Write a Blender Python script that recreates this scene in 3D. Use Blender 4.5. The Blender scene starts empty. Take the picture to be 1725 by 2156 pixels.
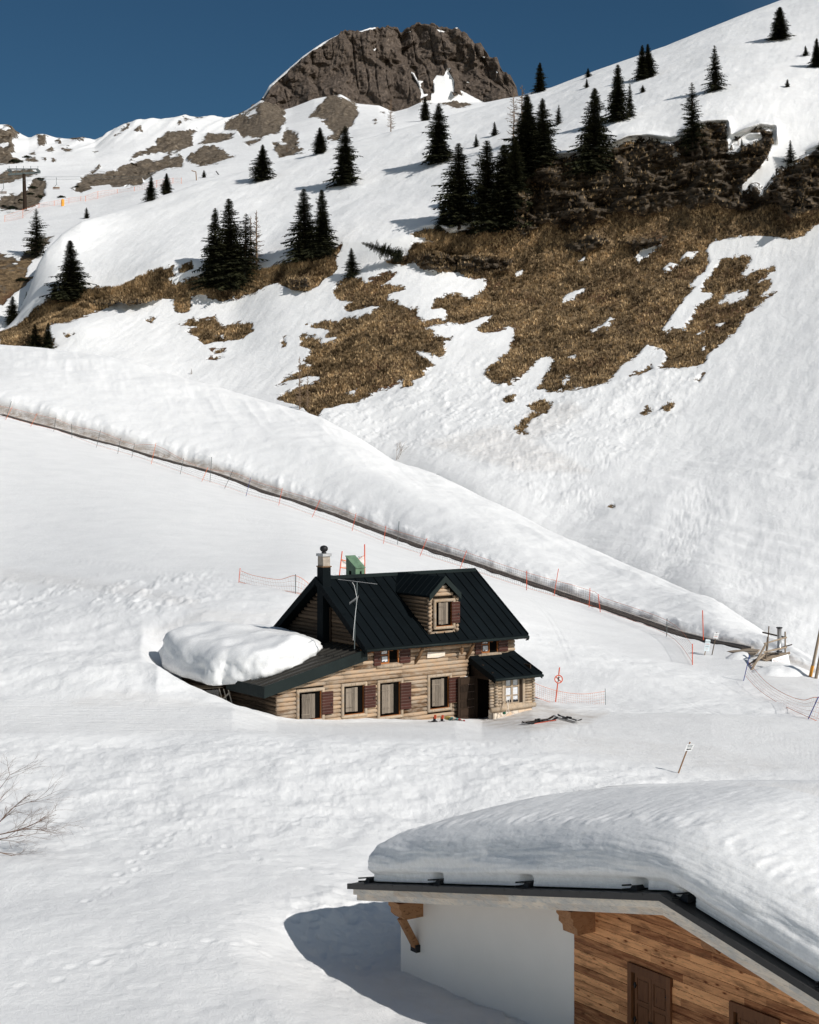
import bpy, math, random
import numpy as np
from mathutils import Vector, Matrix
R = math.radians
random.seed(7)
rng = np.random.default_rng(7)
scene = bpy.context.scene
COL = scene.collection
# ------------------------------------------------------------------ camera
FD, U0, V0, CH = 3316.3, 862.5, 963.3, 11.0       # focal length and centre on a 1725 px wide frame, eye height
cam = bpy.data.objects.new('camera', bpy.data.cameras.new('camera'))
COL.objects.link(cam); scene.camera = cam
cam.location = (0, 0, CH); cam.rotation_euler = (R(90), 0, 0)
cam.data.sensor_fit = 'HORIZONTAL'; cam.data.sensor_width = 36
cam.data.lens = 36*FD/1725; cam.data.shift_y = -(1078-V0)/1725
cam.data.clip_start = .5; cam.data.clip_end = 6000
def P(u, v, Y): return Vector(((u-U0)/FD*Y, Y, CH-(v-V0)/FD*Y))
# ------------------------------------------------------------------ light
SUN = Vector((.74, -.67, 0)).normalized(); EL = R(37)
sd = Vector((SUN.x*math.cos(EL), SUN.y*math.cos(EL), math.sin(EL)))
sl = bpy.data.lights.new('sun', 'SUN'); sl.energy = 3.95; sl.angle = R(.5); sl.color = (1, .965, .92)
so = bpy.data.objects.new('sun', sl); COL.objects.link(so)
so.rotation_euler = sd.to_track_quat('Z', 'Y').to_euler()
w = bpy.data.worlds.new('World'); scene.world = w; w.use_nodes = True
nt = w.node_tree; bg = nt.nodes['Background']
sk = nt.nodes.new('ShaderNodeTexSky'); sk.sky_type = 'NISHITA'; sk.sun_disc = False
sk.sun_elevation = EL; sk.sun_rotation = math.atan2(sd.x, sd.y)
sk.altitude = 2500; sk.air_density = 1.0; sk.dust_density = 0.0; sk.ozone_density = 3.0
hs = nt.nodes.new('ShaderNodeMix'); hs.data_type = 'RGBA'; hs.blend_type = 'MULTIPLY'; hs.inputs[0].default_value = 1
# polarised, deep blue part of the sky opposite the sun; pale everywhere else
geo = nt.nodes.new('ShaderNodeTexCoord'); dt = nt.nodes.new('ShaderNodeVectorMath'); dt.operation = 'DOT_PRODUCT'; dt.inputs[1].default_value = (.80, -.60, .62)
nt.links.new(geo.outputs['Generated'], dt.inputs[0]); mr = nt.nodes.new('ShaderNodeMapRange'); mr.inputs[1].default_value = -.25; mr.inputs[2].default_value = .45; nt.links.new(dt.outputs['Value'], mr.inputs[0])
tn = nt.nodes.new('ShaderNodeMix'); tn.data_type = 'RGBA'; nt.links.new(mr.outputs[0], tn.inputs[0]); tn.inputs[6].default_value = (.132, .215, .234, 1); tn.inputs[7].default_value = (1.30, .93, .61, 1)
nt.links.new(tn.outputs[2], hs.inputs[7]); nt.links.new(sk.outputs[0], hs.inputs[6]); nt.links.new(hs.outputs[2], bg.inputs[0])
bg.inputs[1].default_value = .15
scene.view_settings.view_transform = 'Standard'; scene.view_settings.look = 'None'
scene.view_settings.exposure = 0.07; scene.view_settings.gamma = 1
scene.render.engine = 'CYCLES'
scene.cycles.max_bounces = 7; scene.cycles.diffuse_bounces = 5
# ------------------------------------------------------------------ node helpers
class M:
    def __init__(s, name, rough=.8, spec=.2):
        s.m = bpy.data.materials.new(name); s.m.use_nodes = True; s.nt = s.m.node_tree
        s.b = s.nt.nodes['Principled BSDF']; s.b.inputs['Roughness'].default_value = rough
        s.b.inputs['Specular IOR Level'].default_value = spec
    def n(s, t, **k):
        x = s.nt.nodes.new('ShaderNode'+t)
        for a, b in k.items(): setattr(x, a, b)
        return x
    def l(s, a, b): s.nt.links.new(a, b)
    def coord(s, scale=(1, 1, 1), kind='Object', rot=(0, 0, 0)):
        tc = s.n('TexCoord'); mp = s.n('Mapping'); mp.inputs['Scale'].default_value = scale; mp.inputs['Rotation'].default_value = rot
        s.l(tc.outputs[kind], mp.inputs[0]); return mp.outputs[0]
    def noise(s, co, sc=1, det=4, ro=.6, dist=0):
        x = s.n('TexNoise'); x.inputs['Scale'].default_value = sc; x.inputs['Detail'].default_value = det
        x.inputs['Roughness'].default_value = ro; x.inputs['Distortion'].default_value = dist
        s.l(co, x.inputs['Vector']); return x.outputs['Fac']
    def ramp(s, fac, stops, interp='LINEAR'):
        x = s.n('ValToRGB'); e = x.color_ramp.elements; x.color_ramp.interpolation = interp
        while len(e) < len(stops): e.new(.5)
        for i, (p, c) in enumerate(stops):
            e[i].position = p; e[i].color = (c, c, c, 1) if isinstance(c, (int, float)) else (*c, 1)
        s.l(fac, x.inputs[0]); return x.outputs[0]
    def mix(s, f, a, b, mode='MIX'):
        x = s.n('Mix', data_type='RGBA', blend_type=mode)
        for i, q in ((0, f), (6, a), (7, b)):
            if isinstance(q, (int, float)): x.inputs[i].default_value = q
            elif isinstance(q, tuple): x.inputs[i].default_value = (*q, 1)
            else: s.l(q, x.inputs[i])
        return x.outputs[2]
    def math(s, op, a, b=0, c=0, clamp=False):
        x = s.n('Math', operation=op, use_clamp=clamp)
        for i, q in enumerate((a, b, c)):
            if isinstance(q, (int, float)): x.inputs[i].default_value = q
            else: s.l(q, x.inputs[i])
        return x.outputs[0]
    def attr(s, nm): x = s.n('Attribute', attribute_name=nm); return x.outputs['Fac']
    def bump(s, h, st=.5, d=.05, prev=None):
        x = s.n('Bump'); x.inputs['Strength'].default_value = st; x.inputs['Distance'].default_value = d
        s.l(h, x.inputs['Height'])
        if prev is not None: s.l(prev, x.inputs['Normal'])
        return x.outputs[0]
    def out(s, col=None, nrm=None):
        if col is not None:
            if isinstance(col, tuple): s.b.inputs['Base Color'].default_value = (*col, 1)
            else: s.l(col, s.b.inputs['Base Color'])
        if nrm is not None: s.l(nrm, s.b.inputs['Normal'])
        return s.m
def plain(name, c, rough=.7, spec=.3, metal=0, var=.25, sc=4):
    m = M(name, rough, spec); m.b.inputs['Metallic'].default_value = metal
    co = m.coord(); n = m.noise(co, sc, 5)
    lo = tuple(x*(1-var) for x in c); hi = tuple(min(1, x*(1+var)) for x in c)
    return m.out(m.ramp(n, [(.3, lo), (.7, hi)]), m.bump(m.noise(co, sc*6, 3), .15, .01))
def wood(name, dark, light, along=(1, 14, 14), rnd=.5, rough=.8, sc=1.6, knots=False, grey=None, sides=.35):
    m = M(name, rough, .15); co = m.coord(along); n = m.noise(co, sc, 6, .7, .6)
    at = m.attr('rnd')
    f = m.math('ADD', m.math('MULTIPLY', n, 1-rnd), m.math('MULTIPLY', at, rnd))
    c = m.ramp(f, [(.28, dark), (.62, light)])
    if grey:
        g = m.ramp(m.noise(m.coord((1, 2.5, 2.5)), 2.3, 5, .7), [(.42, 0), (.62, 1)])
        c = m.mix(m.math('MULTIPLY', g, .75), c, grey)
    # cracks and stains with their own shapes
    cr = m.ramp(m.noise(m.coord(tuple(a*2.2 for a in along)), 2.2, 4, .6), [(.30, .45), (.42, 1)])
    c = m.mix(1, c, cr, 'MULTIPLY')
    if knots:
        v = m.n('TexVoronoi'); v.inputs['Scale'].default_value = 1
        m.l(m.coord((2.6, 2.6, 7.1)), v.inputs['Vector'])
        k = m.ramp(v.outputs['Distance'], [(.05, (.16, .10, .07)), (.11, (.55, .42, .36)), (.2, (1, 1, 1))])
        c = m.mix(1, c, k, 'MULTIPLY')
        st = m.ramp(m.noise(m.coord((1.2, 3, 5)), 1.7, 5, .65), [(.5, 0), (.7, 1)])
        c = m.mix(m.math('MULTIPLY', st, .6), c, tuple(x*.35 for x in dark))
    return m.out(c, m.bump(n, .5, .012))
# ------------------------------------------------------------------ object helpers
def tag(o, label=None, cat=None, group=None, kind=None):
    if label: o['label'] = label
    if cat: o['category'] = cat
    if group: o['group'] = group
    if kind: o['kind'] = kind
    return o
def empty(name, loc=(0, 0, 0), rz=0, label=None, cat=None, group=None):
    o = bpy.data.objects.new(name, None); COL.objects.link(o); o.location = loc; o.rotation_euler = (0, 0, rz)
    o.empty_display_size = .3
    return tag(o, label, cat, group)
class MB:
    def __init__(s): s.v = []; s.f = []; s.r = []; s.mi = []
    def add(s, vs, fs, r=None, mi=0):
        b = len(s.v); s.v += [tuple(x) for x in vs]; r = random.random() if r is None else r
        for f in fs: s.f.append(tuple(i+b for i in f)); s.r.append(r); s.mi.append(mi)
        return s
    def box(s, x0, x1, y0, y1, z0, z1, r=None, mi=0):
        return s.add([(x, y, z) for z in (z0, z1) for y in (y0, y1) for x in (x0, x1)],
                     [(0, 2, 3, 1), (4, 5, 7, 6), (0, 1, 5, 4), (2, 6, 7, 3), (0, 4, 6, 2), (1, 3, 7, 5)], r, mi)
    def hexa(s, p, r=None, mi=0):     # 8 points: bottom 4 ring, top 4 ring
        return s.add(p, [(3, 2, 1, 0), (4, 5, 6, 7), (0, 1, 5, 4), (1, 2, 6, 5), (2, 3, 7, 6), (3, 0, 4, 7)], r, mi)
    def beam(s, a, b, wd, ht, up=(0, 0, 1), r=None, mi=0):
        a = Vector(a); b = Vector(b); d = (b-a).normalized(); up = Vector(up)
        sx = d.cross(up); sx = (sx if sx.length > 1e-4 else d.cross(Vector((1, 0, 0)))).normalized(); sy = sx.cross(d)
        q = [sx*i*wd/2+sy*j*ht/2 for i, j in ((-1, -1), (1, -1), (1, 1), (-1, 1))]
        return s.hexa([a+x for x in q]+[b+x for x in q], r, mi)
    def tube(s, pts, rad, n=6, r=None, cap=True, mi=0):
        pts = [Vector(p) for p in pts]; rad = [rad]*len(pts) if isinstance(rad, (int, float)) else rad
        vs = []; fs = []
        for i, p in enumerate(pts):
            d = (pts[min(i+1, len(pts)-1)]-pts[max(i-1, 0)])
            d = d.normalized() if d.length > 1e-6 else Vector((0, 0, 1))
            a = d.cross(Vector((0, 0, 1))); a = (a if a.length > .05 else d.cross(Vector((0, 1, 0)))).normalized(); b = a.cross(d)
            for k in range(n):
                t = 2*math.pi*k/n; vs.append(p+(a*math.cos(t)+b*math.sin(t))*rad[i])
        for i in range(len(pts)-1):
            for k in range(n): fs.append((i*n+k, i*n+(k+1) % n, (i+1)*n+(k+1) % n, (i+1)*n+k))
        if cap: fs += [tuple(range(n-1, -1, -1)), tuple((len(pts)-1)*n+k for k in range(n))]
        return s.add(vs, fs, r, mi)
    def lathe(s, c, prof, n=12, r=None):
        c = Vector(c); vs = [c+Vector((q*math.cos(2*math.pi*k/n), q*math.sin(2*math.pi*k/n), z)) for q, z in prof for k in range(n)]
        fs = [(i*n+k, i*n+(k+1) % n, (i+1)*n+(k+1) % n, (i+1)*n+k) for i in range(len(prof)-1) for k in range(n)]
        fs += [tuple(range(n-1, -1, -1)), tuple((len(prof)-1)*n+k for k in range(n))]
        return s.add(vs, fs, r)
    def build(s, name, mat, parent=None, smooth=False, label=None, bevel=0):
        me = bpy.data.meshes.new(name); me.from_pydata(s.v, [], s.f)
        a = me.attributes.new('rnd', 'FLOAT', 'FACE'); a.data.foreach_set('value', s.r)
        for m_ in (mat if isinstance(mat, (list, tuple)) else [mat]): me.materials.append(m_)
        if isinstance(mat, (list, tuple)): me.polygons.foreach_set('material_index', s.mi)
        if smooth: me.polygons.foreach_set('use_smooth', [True]*len(s.f))
        me.update(); o = bpy.data.objects.new(name, me); COL.objects.link(o)
        if parent is not None: o.parent = parent
        if bevel:
            b = o.modifiers.new('b', 'BEVEL'); b.width = bevel; b.segments = 1; b.limit_method = 'ANGLE'
        if label: o['label'] = label
        return o
def text_mesh(name, body, size, mat, parent, loc, rot, align='CENTER', extr=.002, shear=0):
    c = bpy.data.curves.new('t', 'FONT'); c.body = body; c.size = size; c.align_x = align; c.align_y = 'CENTER'; c.extrude = extr; c.shear = shear
    o = bpy.data.objects.new('t', c); COL.objects.link(o)
    dg = bpy.context.evaluated_depsgraph_get(); me = bpy.data.meshes.new_from_object(o.evaluated_get(dg)); bpy.data.objects.remove(o)
    me.name = name; me.materials.clear(); me.materials.append(mat)
    q = bpy.data.objects.new(name, me); COL.objects.link(q); q.parent = parent; q.location = loc; q.rotation_euler = rot
    return q
# ------------------------------------------------------------------ noise (numpy)
def _h(ix, iy, iz, s):
    h = (ix.astype(np.uint32)*np.uint32(374761393)+iy.astype(np.uint32)*np.uint32(668265263)+iz.astype(np.uint32)*np.uint32(2147483647)+np.uint32(s*7919+13))
    h = (h ^ (h >> np.uint32(13)))*np.uint32(1274126177); h = h ^ (h >> np.uint32(16))
    return (h & np.uint32(0xffff)).astype(np.float32)/32767.5-1
def vn(x, y, z, s=0):
    x = np.asarray(x, np.float64); y = np.asarray(y, np.float64)+x*0; z = np.asarray(z, np.float64)+x*0
    xi, yi, zi = np.floor(x), np.floor(y), np.floor(z)
    fx, fy, fz = (t*t*t*(t*(t*6-15)+10) for t in (x-xi, y-yi, z-zi))
    xi, yi, zi = (t.astype(np.int64) for t in (xi, yi, zi)); r = 0
    for a in (0, 1):
        for b in (0, 1):
            for c in (0, 1):
                r = r+_h(xi+a, yi+b, zi+c, s)*(fx if a else 1-fx)*(fy if b else 1-fy)*(fz if c else 1-fz)
    return r
def fbm(x, y, z, o=4, s=0, g=.5):
    r = 0; a = 1; t = 0
    for i in range(o): r = r+a*vn(x*2**i+17.3*i, y*2**i, z*2**i, s+i); t += a; a *= g
    return r/t
def ridge(x, y, z, o=4, s=0):
    r = 0; a = 1; t = 0
    for i in range(o): r = r+a*(1-2*np.abs(vn(x*2**i+9.1*i, y*2**i, z*2**i, s+i))); t += a; a *= .5
    return r/t
def sstep(a, b, x): t = np.clip((x-a)/(b-a), 0, 1); return t*t*(3-2*t)
def pchip(xk, yk, xq):           # yk (n, ...) monotone cubic along axis 0
    xk = np.asarray(xk, float); yk = np.asarray(yk, float); h = np.diff(xk); sh = (-1,)+(1,)*(yk.ndim-1)
    dl = np.diff(yk, axis=0)/h.reshape(sh); d = np.zeros_like(yk)
    if len(xk) > 2:
        w1 = (2*h[1:]+h[:-1]).reshape(sh); w2 = (h[1:]+2*h[:-1]).reshape(sh)
        a, b = dl[:-1], dl[1:]; ok = a*b > 0
        with np.errstate(all='ignore'): hm = (w1+w2)/(w1/a+w2/b)
        d[1:-1] = np.where(ok, hm, 0)
    d[0], d[-1] = dl[0], dl[-1]
    xq = np.clip(xq, xk[0], xk[-1]); i = np.clip(np.searchsorted(xk, xq, side='right')-1, 0, len(xk)-2)
    t = ((xq-xk[i])/h[i]).reshape(sh); H = h[i].reshape(sh)
    return (2*t**3-3*t**2+1)*yk[i]+(t**3-2*t**2+t)*H*d[i]+(-2*t**3+3*t**2)*yk[i+1]+(t**3-t**2)*H*d[i+1]
def polysd(px, py, poly, mg=14):        # signed distance, + inside
    poly = np.asarray(poly, float); n = len(poly); out = np.full(px.shape, -float(max(40, mg)))
    x0, y0 = poly.min(0)-mg; x1, y1 = poly.max(0)+mg
    m = (px > x0) & (px < x1) & (py > y0) & (py < y1)
    X, Y = px[m], py[m]; d = np.full(X.shape, 1e9); ins = np.zeros(X.shape, bool)
    for i in range(n):
        ax, ay = poly[i]; bx, by = poly[(i+1) % n]; ex, ey = bx-ax, by-ay; L = ex*ex+ey*ey+1e-9
        t = np.clip(((X-ax)*ex+(Y-ay)*ey)/L, 0, 1); d = np.minimum(d, (X-ax-t*ex)**2+(Y-ay-t*ey)**2)
        if ay != by:
            c = ((ay > Y) != (by > Y)) & (X < ex*(Y-ay)/(by-ay)+ax); ins ^= c
    out[m] = np.where(ins, 1, -1)*np.sqrt(d); return out
# ------------------------------------------------------------------ snow and terrain materials
def snow_mat(name, sc=1.0, grit=.5, tone=1.0, ripple=0):
    m = M(name, .55, .25); co = m.coord()
    c = m.ramp(m.noise(co, .35*sc, 5, .65), [(.3, tuple(x*tone for x in (.80, .80, .795))), (.7, tuple(x*tone for x in (.86, .858, .85)))])
    sp = m.ramp(m.noise(co, 3.1*sc, 4, .75), [(.58, 1.0), (.75, (.93, .92, .90))])
    c = m.mix(1, c, sp, 'MULTIPLY')
    c = m.mix(1, c, m.ramp(m.noise(co, 7*sc, 9, .85), [(.36, .86), (.62, 1.04)]), 'MULTIPLY')
    n1 = m.noise(co, 1.1*sc, 6, .62); n2 = m.noise(co, 6*sc, 4, .7)
    b = m.bump(n1, grit, .10/sc); b = m.bump(n2, grit*.55, .02/sc, b)
    if ripple:
        b = m.bump(m.noise(m.coord((1, 5, 9)), 1.6, 4, .7, .8), ripple, .05, b)
    m.b.inputs['Subsurface Weight'].default_value = 0
    return m.out(c, b)
def terrain_mat(name, sc=1.0, rock=((.022, .018, .014), (.30, .25, .19)), grass=True, strata=(.25, .25, 2.4), rocksc=1.0, bumpd=.25, edge=4.0):
    m = M(name, .75, .15); co = m.coord()
    # snow
    sc1 = m.ramp(m.noise(co, .25*sc, 5, .65), [(.3, (.775, .775, .77)), (.7, (.85, .848, .84))])
    n1 = m.noise(co, .8*sc, 6, .62); n2 = m.noise(co, 3.5*sc, 4, .7)
    dirt = m.attr('dirt')
    dn = m.ramp(m.noise(m.coord((1, 1, 2.2)), 1.3, 6, .75), [(.35, 0), (.6, 1)])
    df = m.math('MULTIPLY', dirt, m.math('ADD', m.math('MULTIPLY', dn, .75), .25), clamp=True)
    dcol = m.ramp(m.noise(co, .6, 4), [(.35, (.34, .27, .21)), (.65, (.48, .42, .36))])
    snow = m.mix(df, sc1, dcol)
    sc1 = m.mix(1, sc1, m.ramp(m.noise(co, 1.5*sc, 12, .88), [(.38, .84), (.60, 1.04)]), 'MULTIPLY')
    # bare ground
    g1 = m.noise(co, .9, 5, .75); g2 = m.noise(co, .11, 4, .6); g3 = m.noise(co, 4.5, 3, .8)
    gc = m.ramp(g1, [(.30, (.045, .028, .016)), (.44, (.17, .115, .062)), (.58, (.29, .20, .11)), (.75, (.40, .29, .17))])
    gs = m.noise(m.coord((.9, .9, .16), rot=(0, 0, 0)), .55, 5, .7)
    gc = m.mix(m.ramp(gs, [(.34, .9), (.50, 0)]), gc, (.040, .026, .016))
    gc = m.mix(m.ramp(g2, [(.52, 0), (.68, .85)]), gc, (.13, .062, .034))
    gc = m.mix(1, gc, m.ramp(g3, [(.36, .42), (.6, 1.15)]), 'MULTIPLY')
    r1 = m.noise(m.coord(strata), 1.0*rocksc, 7, .68, .5)
    rc = m.ramp(r1, [(.38, rock[0]), (.56, tuple(a*.7+b*.3 for a, b in zip(*rock))), (.78, rock[1])])
    r2 = m.noise(co, .35*rocksc, 5, .6)
    rc = m.mix(1, rc, m.ramp(r2, [(.3, (.55, .5, .45)), (.65, (1.15, 1.1, 1.05))]), 'MULTIPLY')
    rocky = m.math('ADD', m.attr('rocky'), m.math('MULTIPLY', m.math('SUBTRACT', m.noise(co, .30, 5, .7), .5), 2.2))
    rk = m.ramp(rocky, [(.48, 0), (.56, 1)])
    ground = m.mix(rk, gc, rc) if grass else rc
    e = m.math('ADD', m.attr('bare'), m.math('MULTIPLY', m.math('SUBTRACT', m.noise(co, .75*sc, 5, .75), .5), edge*2))
    mask = m.ramp(m.math('MULTIPLY_ADD', e, .5, .5), [(.45, 0), (.55, 1)])
    col = m.mix(mask, snow, ground)
    h = m.math('ADD', m.math('MULTIPLY', m.math('MULTIPLY', r1, mask), 2.0), m.math('MULTIPLY', n1, .35))
    gm = m.noise(m.coord((1.0, 26, 1), rot=(0, 0, R(44))), .5, 2, .5)
    h = m.math('ADD', h, m.math('MULTIPLY', m.math('MULTIPLY', gm, m.attr('groom')), .9))
    h = m.math('ADD', h, m.math('MULTIPLY', m.noise(co, 2.2*sc, 8, .8), .55))
    b = m.bump(h, .75, bumpd); b = m.bump(m.math('ADD', m.math('MULTIPLY', g3, m.math('MULTIPLY', mask, 1.5)), m.math('MULTIPLY', n2, .35)), .5, bumpd*.35, b)
    return m.out(col, b)
MT = {}
MT['near'] = terrain_mat('snow_near', 1.6, bumpd=.12)
MT['hill'] = terrain_mat('hill_snow_grass', 1.0, edge=6.5)
MT['far'] = terrain_mat('far_snow_rock', .45, rock=((.11, .09, .068), (.42, .365, .29)), strata=(.35, .35, .6), rocksc=1.2, bumpd=.8, edge=3.5)
MT['peak'] = terrain_mat('peak_rock', .3, rock=((.075, .062, .053), (.27, .222, .185)), grass=False, strata=(.7, .7, .12), rocksc=.9, bumpd=1.0, edge=2.0)
MT['snow'] = snow_mat('roof_snow', 1.0, .45, ripple=.25)
MT['slab'] = snow_mat('slab_snow', 1.2, .4)
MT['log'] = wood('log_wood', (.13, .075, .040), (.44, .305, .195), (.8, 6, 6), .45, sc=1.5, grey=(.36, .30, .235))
MT['logdark'] = wood('shaded_log_wood', (.045, .030, .020), (.15, .105, .07), (9, 1.0, 9), .35, sc=1.5)  # darker copy of the log wood, with the side walls' shade put into its colour
MT['frame'] = wood('frame_wood', (.22, .15, .09), (.47, .36, .25), (4, 4, 1.2), .3, sc=2, grey=(.33, .28, .23))
MT['grey'] = wood('grey_boards', (.10, .082, .065), (.25, .205, .16), (12, 12, 1), .3, sc=2)
MT['red'] = wood('red_brown_paint', (.036, .014, .010), (.066, .024, .018), (1, 9, 9), .3, .5, sc=2)
MT['redline'] = plain('pale_gap', (.20, .14, .12), .7)
MT['orange'] = wood('orange_wood', (.22, .075, .02), (.38, .14, .045), (6, 6, 1), .3, sc=2)
MT['darkwood'] = wood('dark_wood', (.014, .009, .006), (.045, .028, .018), (8, 8, 1), .3, sc=2)
MT['midwood'] = wood('bracket_wood', (.10, .055, .028), (.24, .145, .08), (6, 6, 2), .3, sc=2)
def roofmat(name, c, rough=.45, spec=.25):
    m = M(name, rough, spec); co = m.coord()
    n = m.noise(co, .5, 5, .6); n2 = m.noise(m.coord((1, 8, 1)), 3, 4, .6)
    k = m.ramp(n, [(.3, tuple(x*.75 for x in c)), (.7, tuple(x*1.35 for x in c))])
    k = m.mix(m.ramp(n2, [(.6, 0), (.8, .35)]), k, tuple(x*2.5+.01 for x in c))
    rr = m.ramp(n2, [(.3, rough*.85), (.7, min(1, rough*1.3))]); m.l(rr, m.b.inputs['Roughness'])
    return m.out(k, m.bump(n, .12, .03))
MT['roof'] = roofmat('dark_sheet_metal', (.0038, .0060, .0072), .65, .06)
MT['trim'] = roofmat('green_grey_trim', (.011, .016, .0155), .6, .12)
MT['wingroof'] = roofmat('worn_sheet_metal', (.028, .026, .022), .5, .30)
MT['black'] = plain('black_paint', (.012, .012, .013), .5, .3)
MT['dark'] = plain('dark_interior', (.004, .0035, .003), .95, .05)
MT['glass'] = plain('window_glass', (.010, .012, .015), .12, .5)
MT['curtain'] = plain('white_curtain', (.62, .63, .65), .9, .1, sc=14, var=.2)
MT['stone'] = plain('concrete_block', (.36, .31, .26), .9, .2, sc=9)
MT['cap'] = plain('grey_slab', (.42, .42, .42), .8, .2)
MT['white'] = plain('white_paint', (.78, .78, .77), .6, .3, var=.05)
MT['greycurt'] = MT['curtain']
MT['redp'] = plain('orange_red_paint', (.62, .09, .035), .5, .4, var=.12)
MT['orangep'] = plain('orange_plastic', (.75, .20, .07), .6, .3, var=.1)
MT['bluep'] = plain('blue_paint', (.03, .05, .22), .5, .3)
MT['greyp'] = plain('grey_green_pole', (.10, .12, .12), .5, .3)
MT['steel'] = plain('steel', (.35, .35, .35), .35, .5, metal=.6, var=.3)
MT['oldwood'] = wood('weathered_pole', (.13, .10, .075), (.34, .27, .20), (5, 5, 5), .5, sc=1.5)
MT['brownpole'] = wood('peeled_branch', (.20, .11, .06), (.40, .25, .14), (6, 6, 2), .3, sc=3)
MT['pole_yel'] = plain('yellow_orange_pad', (.75, .33, .04), .6)
MT['bark'] = plain('bark', (.055, .042, .032), .9, .1, sc=6)
MT['larch'] = plain('larch_twigs', (.20, .14, .095), .9, .1, sc=2)
MT['twig'] = plain('brown_twigs', (.17, .11, .08), .8, .1, sc=5)
def needles(name, a, b):
    m = M(name, .75, .12); at = m.attr('rnd')
    c = m.ramp(at, [(0, a), (.6, tuple((x+y)/2 for x, y in zip(a, b))), (1, b)])
    c = m.mix(1, c, m.ramp(m.noise(m.coord(), 9, 3), [(.3, .6), (.7, 1.3)]), 'MULTIPLY')
    return m.out(c)
MT['needle'] = needles('spruce_needles', (.005, .007, .004), (.062, .062, .028))
MT['dwarf'] = needles('dwarf_pine_needles', (.006, .008, .004), (.022, .028, .012))
MT['grassblade'] = needles('dry_grass', (.05, .032, .017), (.70, .50, .28))
def netmat(name, c, n=18, wdt=.10, alpha=.6):
    m = M(name, .6, .2); uv = m.n('UVMap'); sp = m.n('SeparateXYZ'); m.l(uv.outputs[0], sp.inputs[0])
    a = m.math('FRACT', sp.outputs[0]); b = m.math('FRACT', sp.outputs[1])
    k = m.math('MAXIMUM', m.math('LESS_THAN', a, wdt), m.math('LESS_THAN', b, wdt))
    m.l(m.math('MULTIPLY', k, alpha), m.b.inputs['Alpha']); return m.out(c)
MT['net'] = netmat('orange_net', (.62, .22, .12), wdt=.07)
MT['netgrey'] = netmat('faded_net', (.42, .30, .25), wdt=.085)
# plaster, planks, stone of the houses
m = M('white_plaster', .9, .1); co = m.coord()
MT['plaster'] = m.out(m.ramp(m.noise(co, .8, 6, .6), [(.3, (.84, .80, .74)), (.7, (.89, .85, .79))]), m.bump(m.noise(co, 40, 3), .2, .004))
MT['plank'] = wood('larch_planks', (.20, .066, .024), (.84, .42, .19), (1.0, 11, 11), .36, .65, 1.3, knots=True)
MT['rake'] = wood('pale_boards', (.58, .47, .37), (.88, .77, .64), (1.0, 12, 12), .3, .8, 1.6, grey=(.55, .53, .50))
MT['shut'] = wood('brown_shutter', (.105, .042, .018), (.165, .070, .030), (9, 9, 1), .2, .5, 1.5)
MT['purlin'] = wood('purlin_wood', (.20, .085, .035), (.38, .20, .10), (5, 2, 5), .3, .7, 1.5)
MT['metal2'] = plain('anthracite_metal', (.028, .026, .025), .5, .4, var=.15)
m = M('stone_plinth', .9, .15); v = m.n('TexVoronoi', feature='DISTANCE_TO_EDGE'); v.inputs['Scale'].default_value = 3.2; m.l(m.coord(), v.inputs['Vector'])
v2 = m.n('TexVoronoi'); v2.inputs['Scale'].default_value = 3.2; m.l(m.coord(), v2.inputs['Vector'])
c = m.ramp(v2.outputs['Color'], [(.1, (.62, .46, .32)), (.5, (.70, .60, .48)), (.9, (.55, .50, .44))])
MT['plinth'] = m.out(m.mix(m.ramp(v.outputs['Distance'], [(.02, 1), (.06, 0)]), c, (.40, .34, .28)), m.bump(v.outputs['Distance'], .5, .03))
m = M('oxidised_green', .55, .3); co = m.coord((1, 1, .5))
MT['vent'] = m.out(m.ramp(m.noise(co, 5, 5, .7), [(.3, (.075, .115, .07)), (.55, (.13, .22, .14)), (.75, (.19, .25, .15))]))
m = M('clear_plastic', .15, .5); m.b.inputs['Alpha'].default_value = .45
MT['plastic'] = m.out((.45, .42, .40), m.bump(m.noise(m.coord(), 8, 4), .8, .03))
# ------------------------------------------------------------------ terrain sheets
SH = {}
us_in = np.arange(-60, 1786, 2.6)
def uspan(a, b, st=2.6, grow=14, lim=None):
    core = np.arange(a, b, st); L = []; R_ = []; x = a; s = st
    for i in range(grow): s *= 1.45; x -= s; L.append(x)
    x = core[-1]; s = st
    for i in range(grow): s *= 1.45; x += s; R_.append(x)
    return np.array(L[::-1]+list(core)+R_)
def cv(pairs, us): 
    a = np.array(pairs, float); return np.interp(us, a[:, 0], a[:, 1])
def cvp(pairs, us):
    a = np.array(pairs, float)
    return np.full(us.shape, a[0, 1]) if len(a) < 2 else np.where(us < a[0, 0], a[0, 1], np.where(us > a[-1, 0], a[-1, 1], pchip(a[:, 0], a[:, 1], us)))
def sm(arr, us, wpx):         # light smoothing along u
    if wpx <= 0: return arr
    k = int(max(1, wpx/2.6)); ker = np.hanning(2*k+3)[1:-1]; ker /= ker.sum(); p = np.pad(arr, k, mode='edge')
    return np.convolve(p, ker, 'same')[k:-k]
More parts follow.
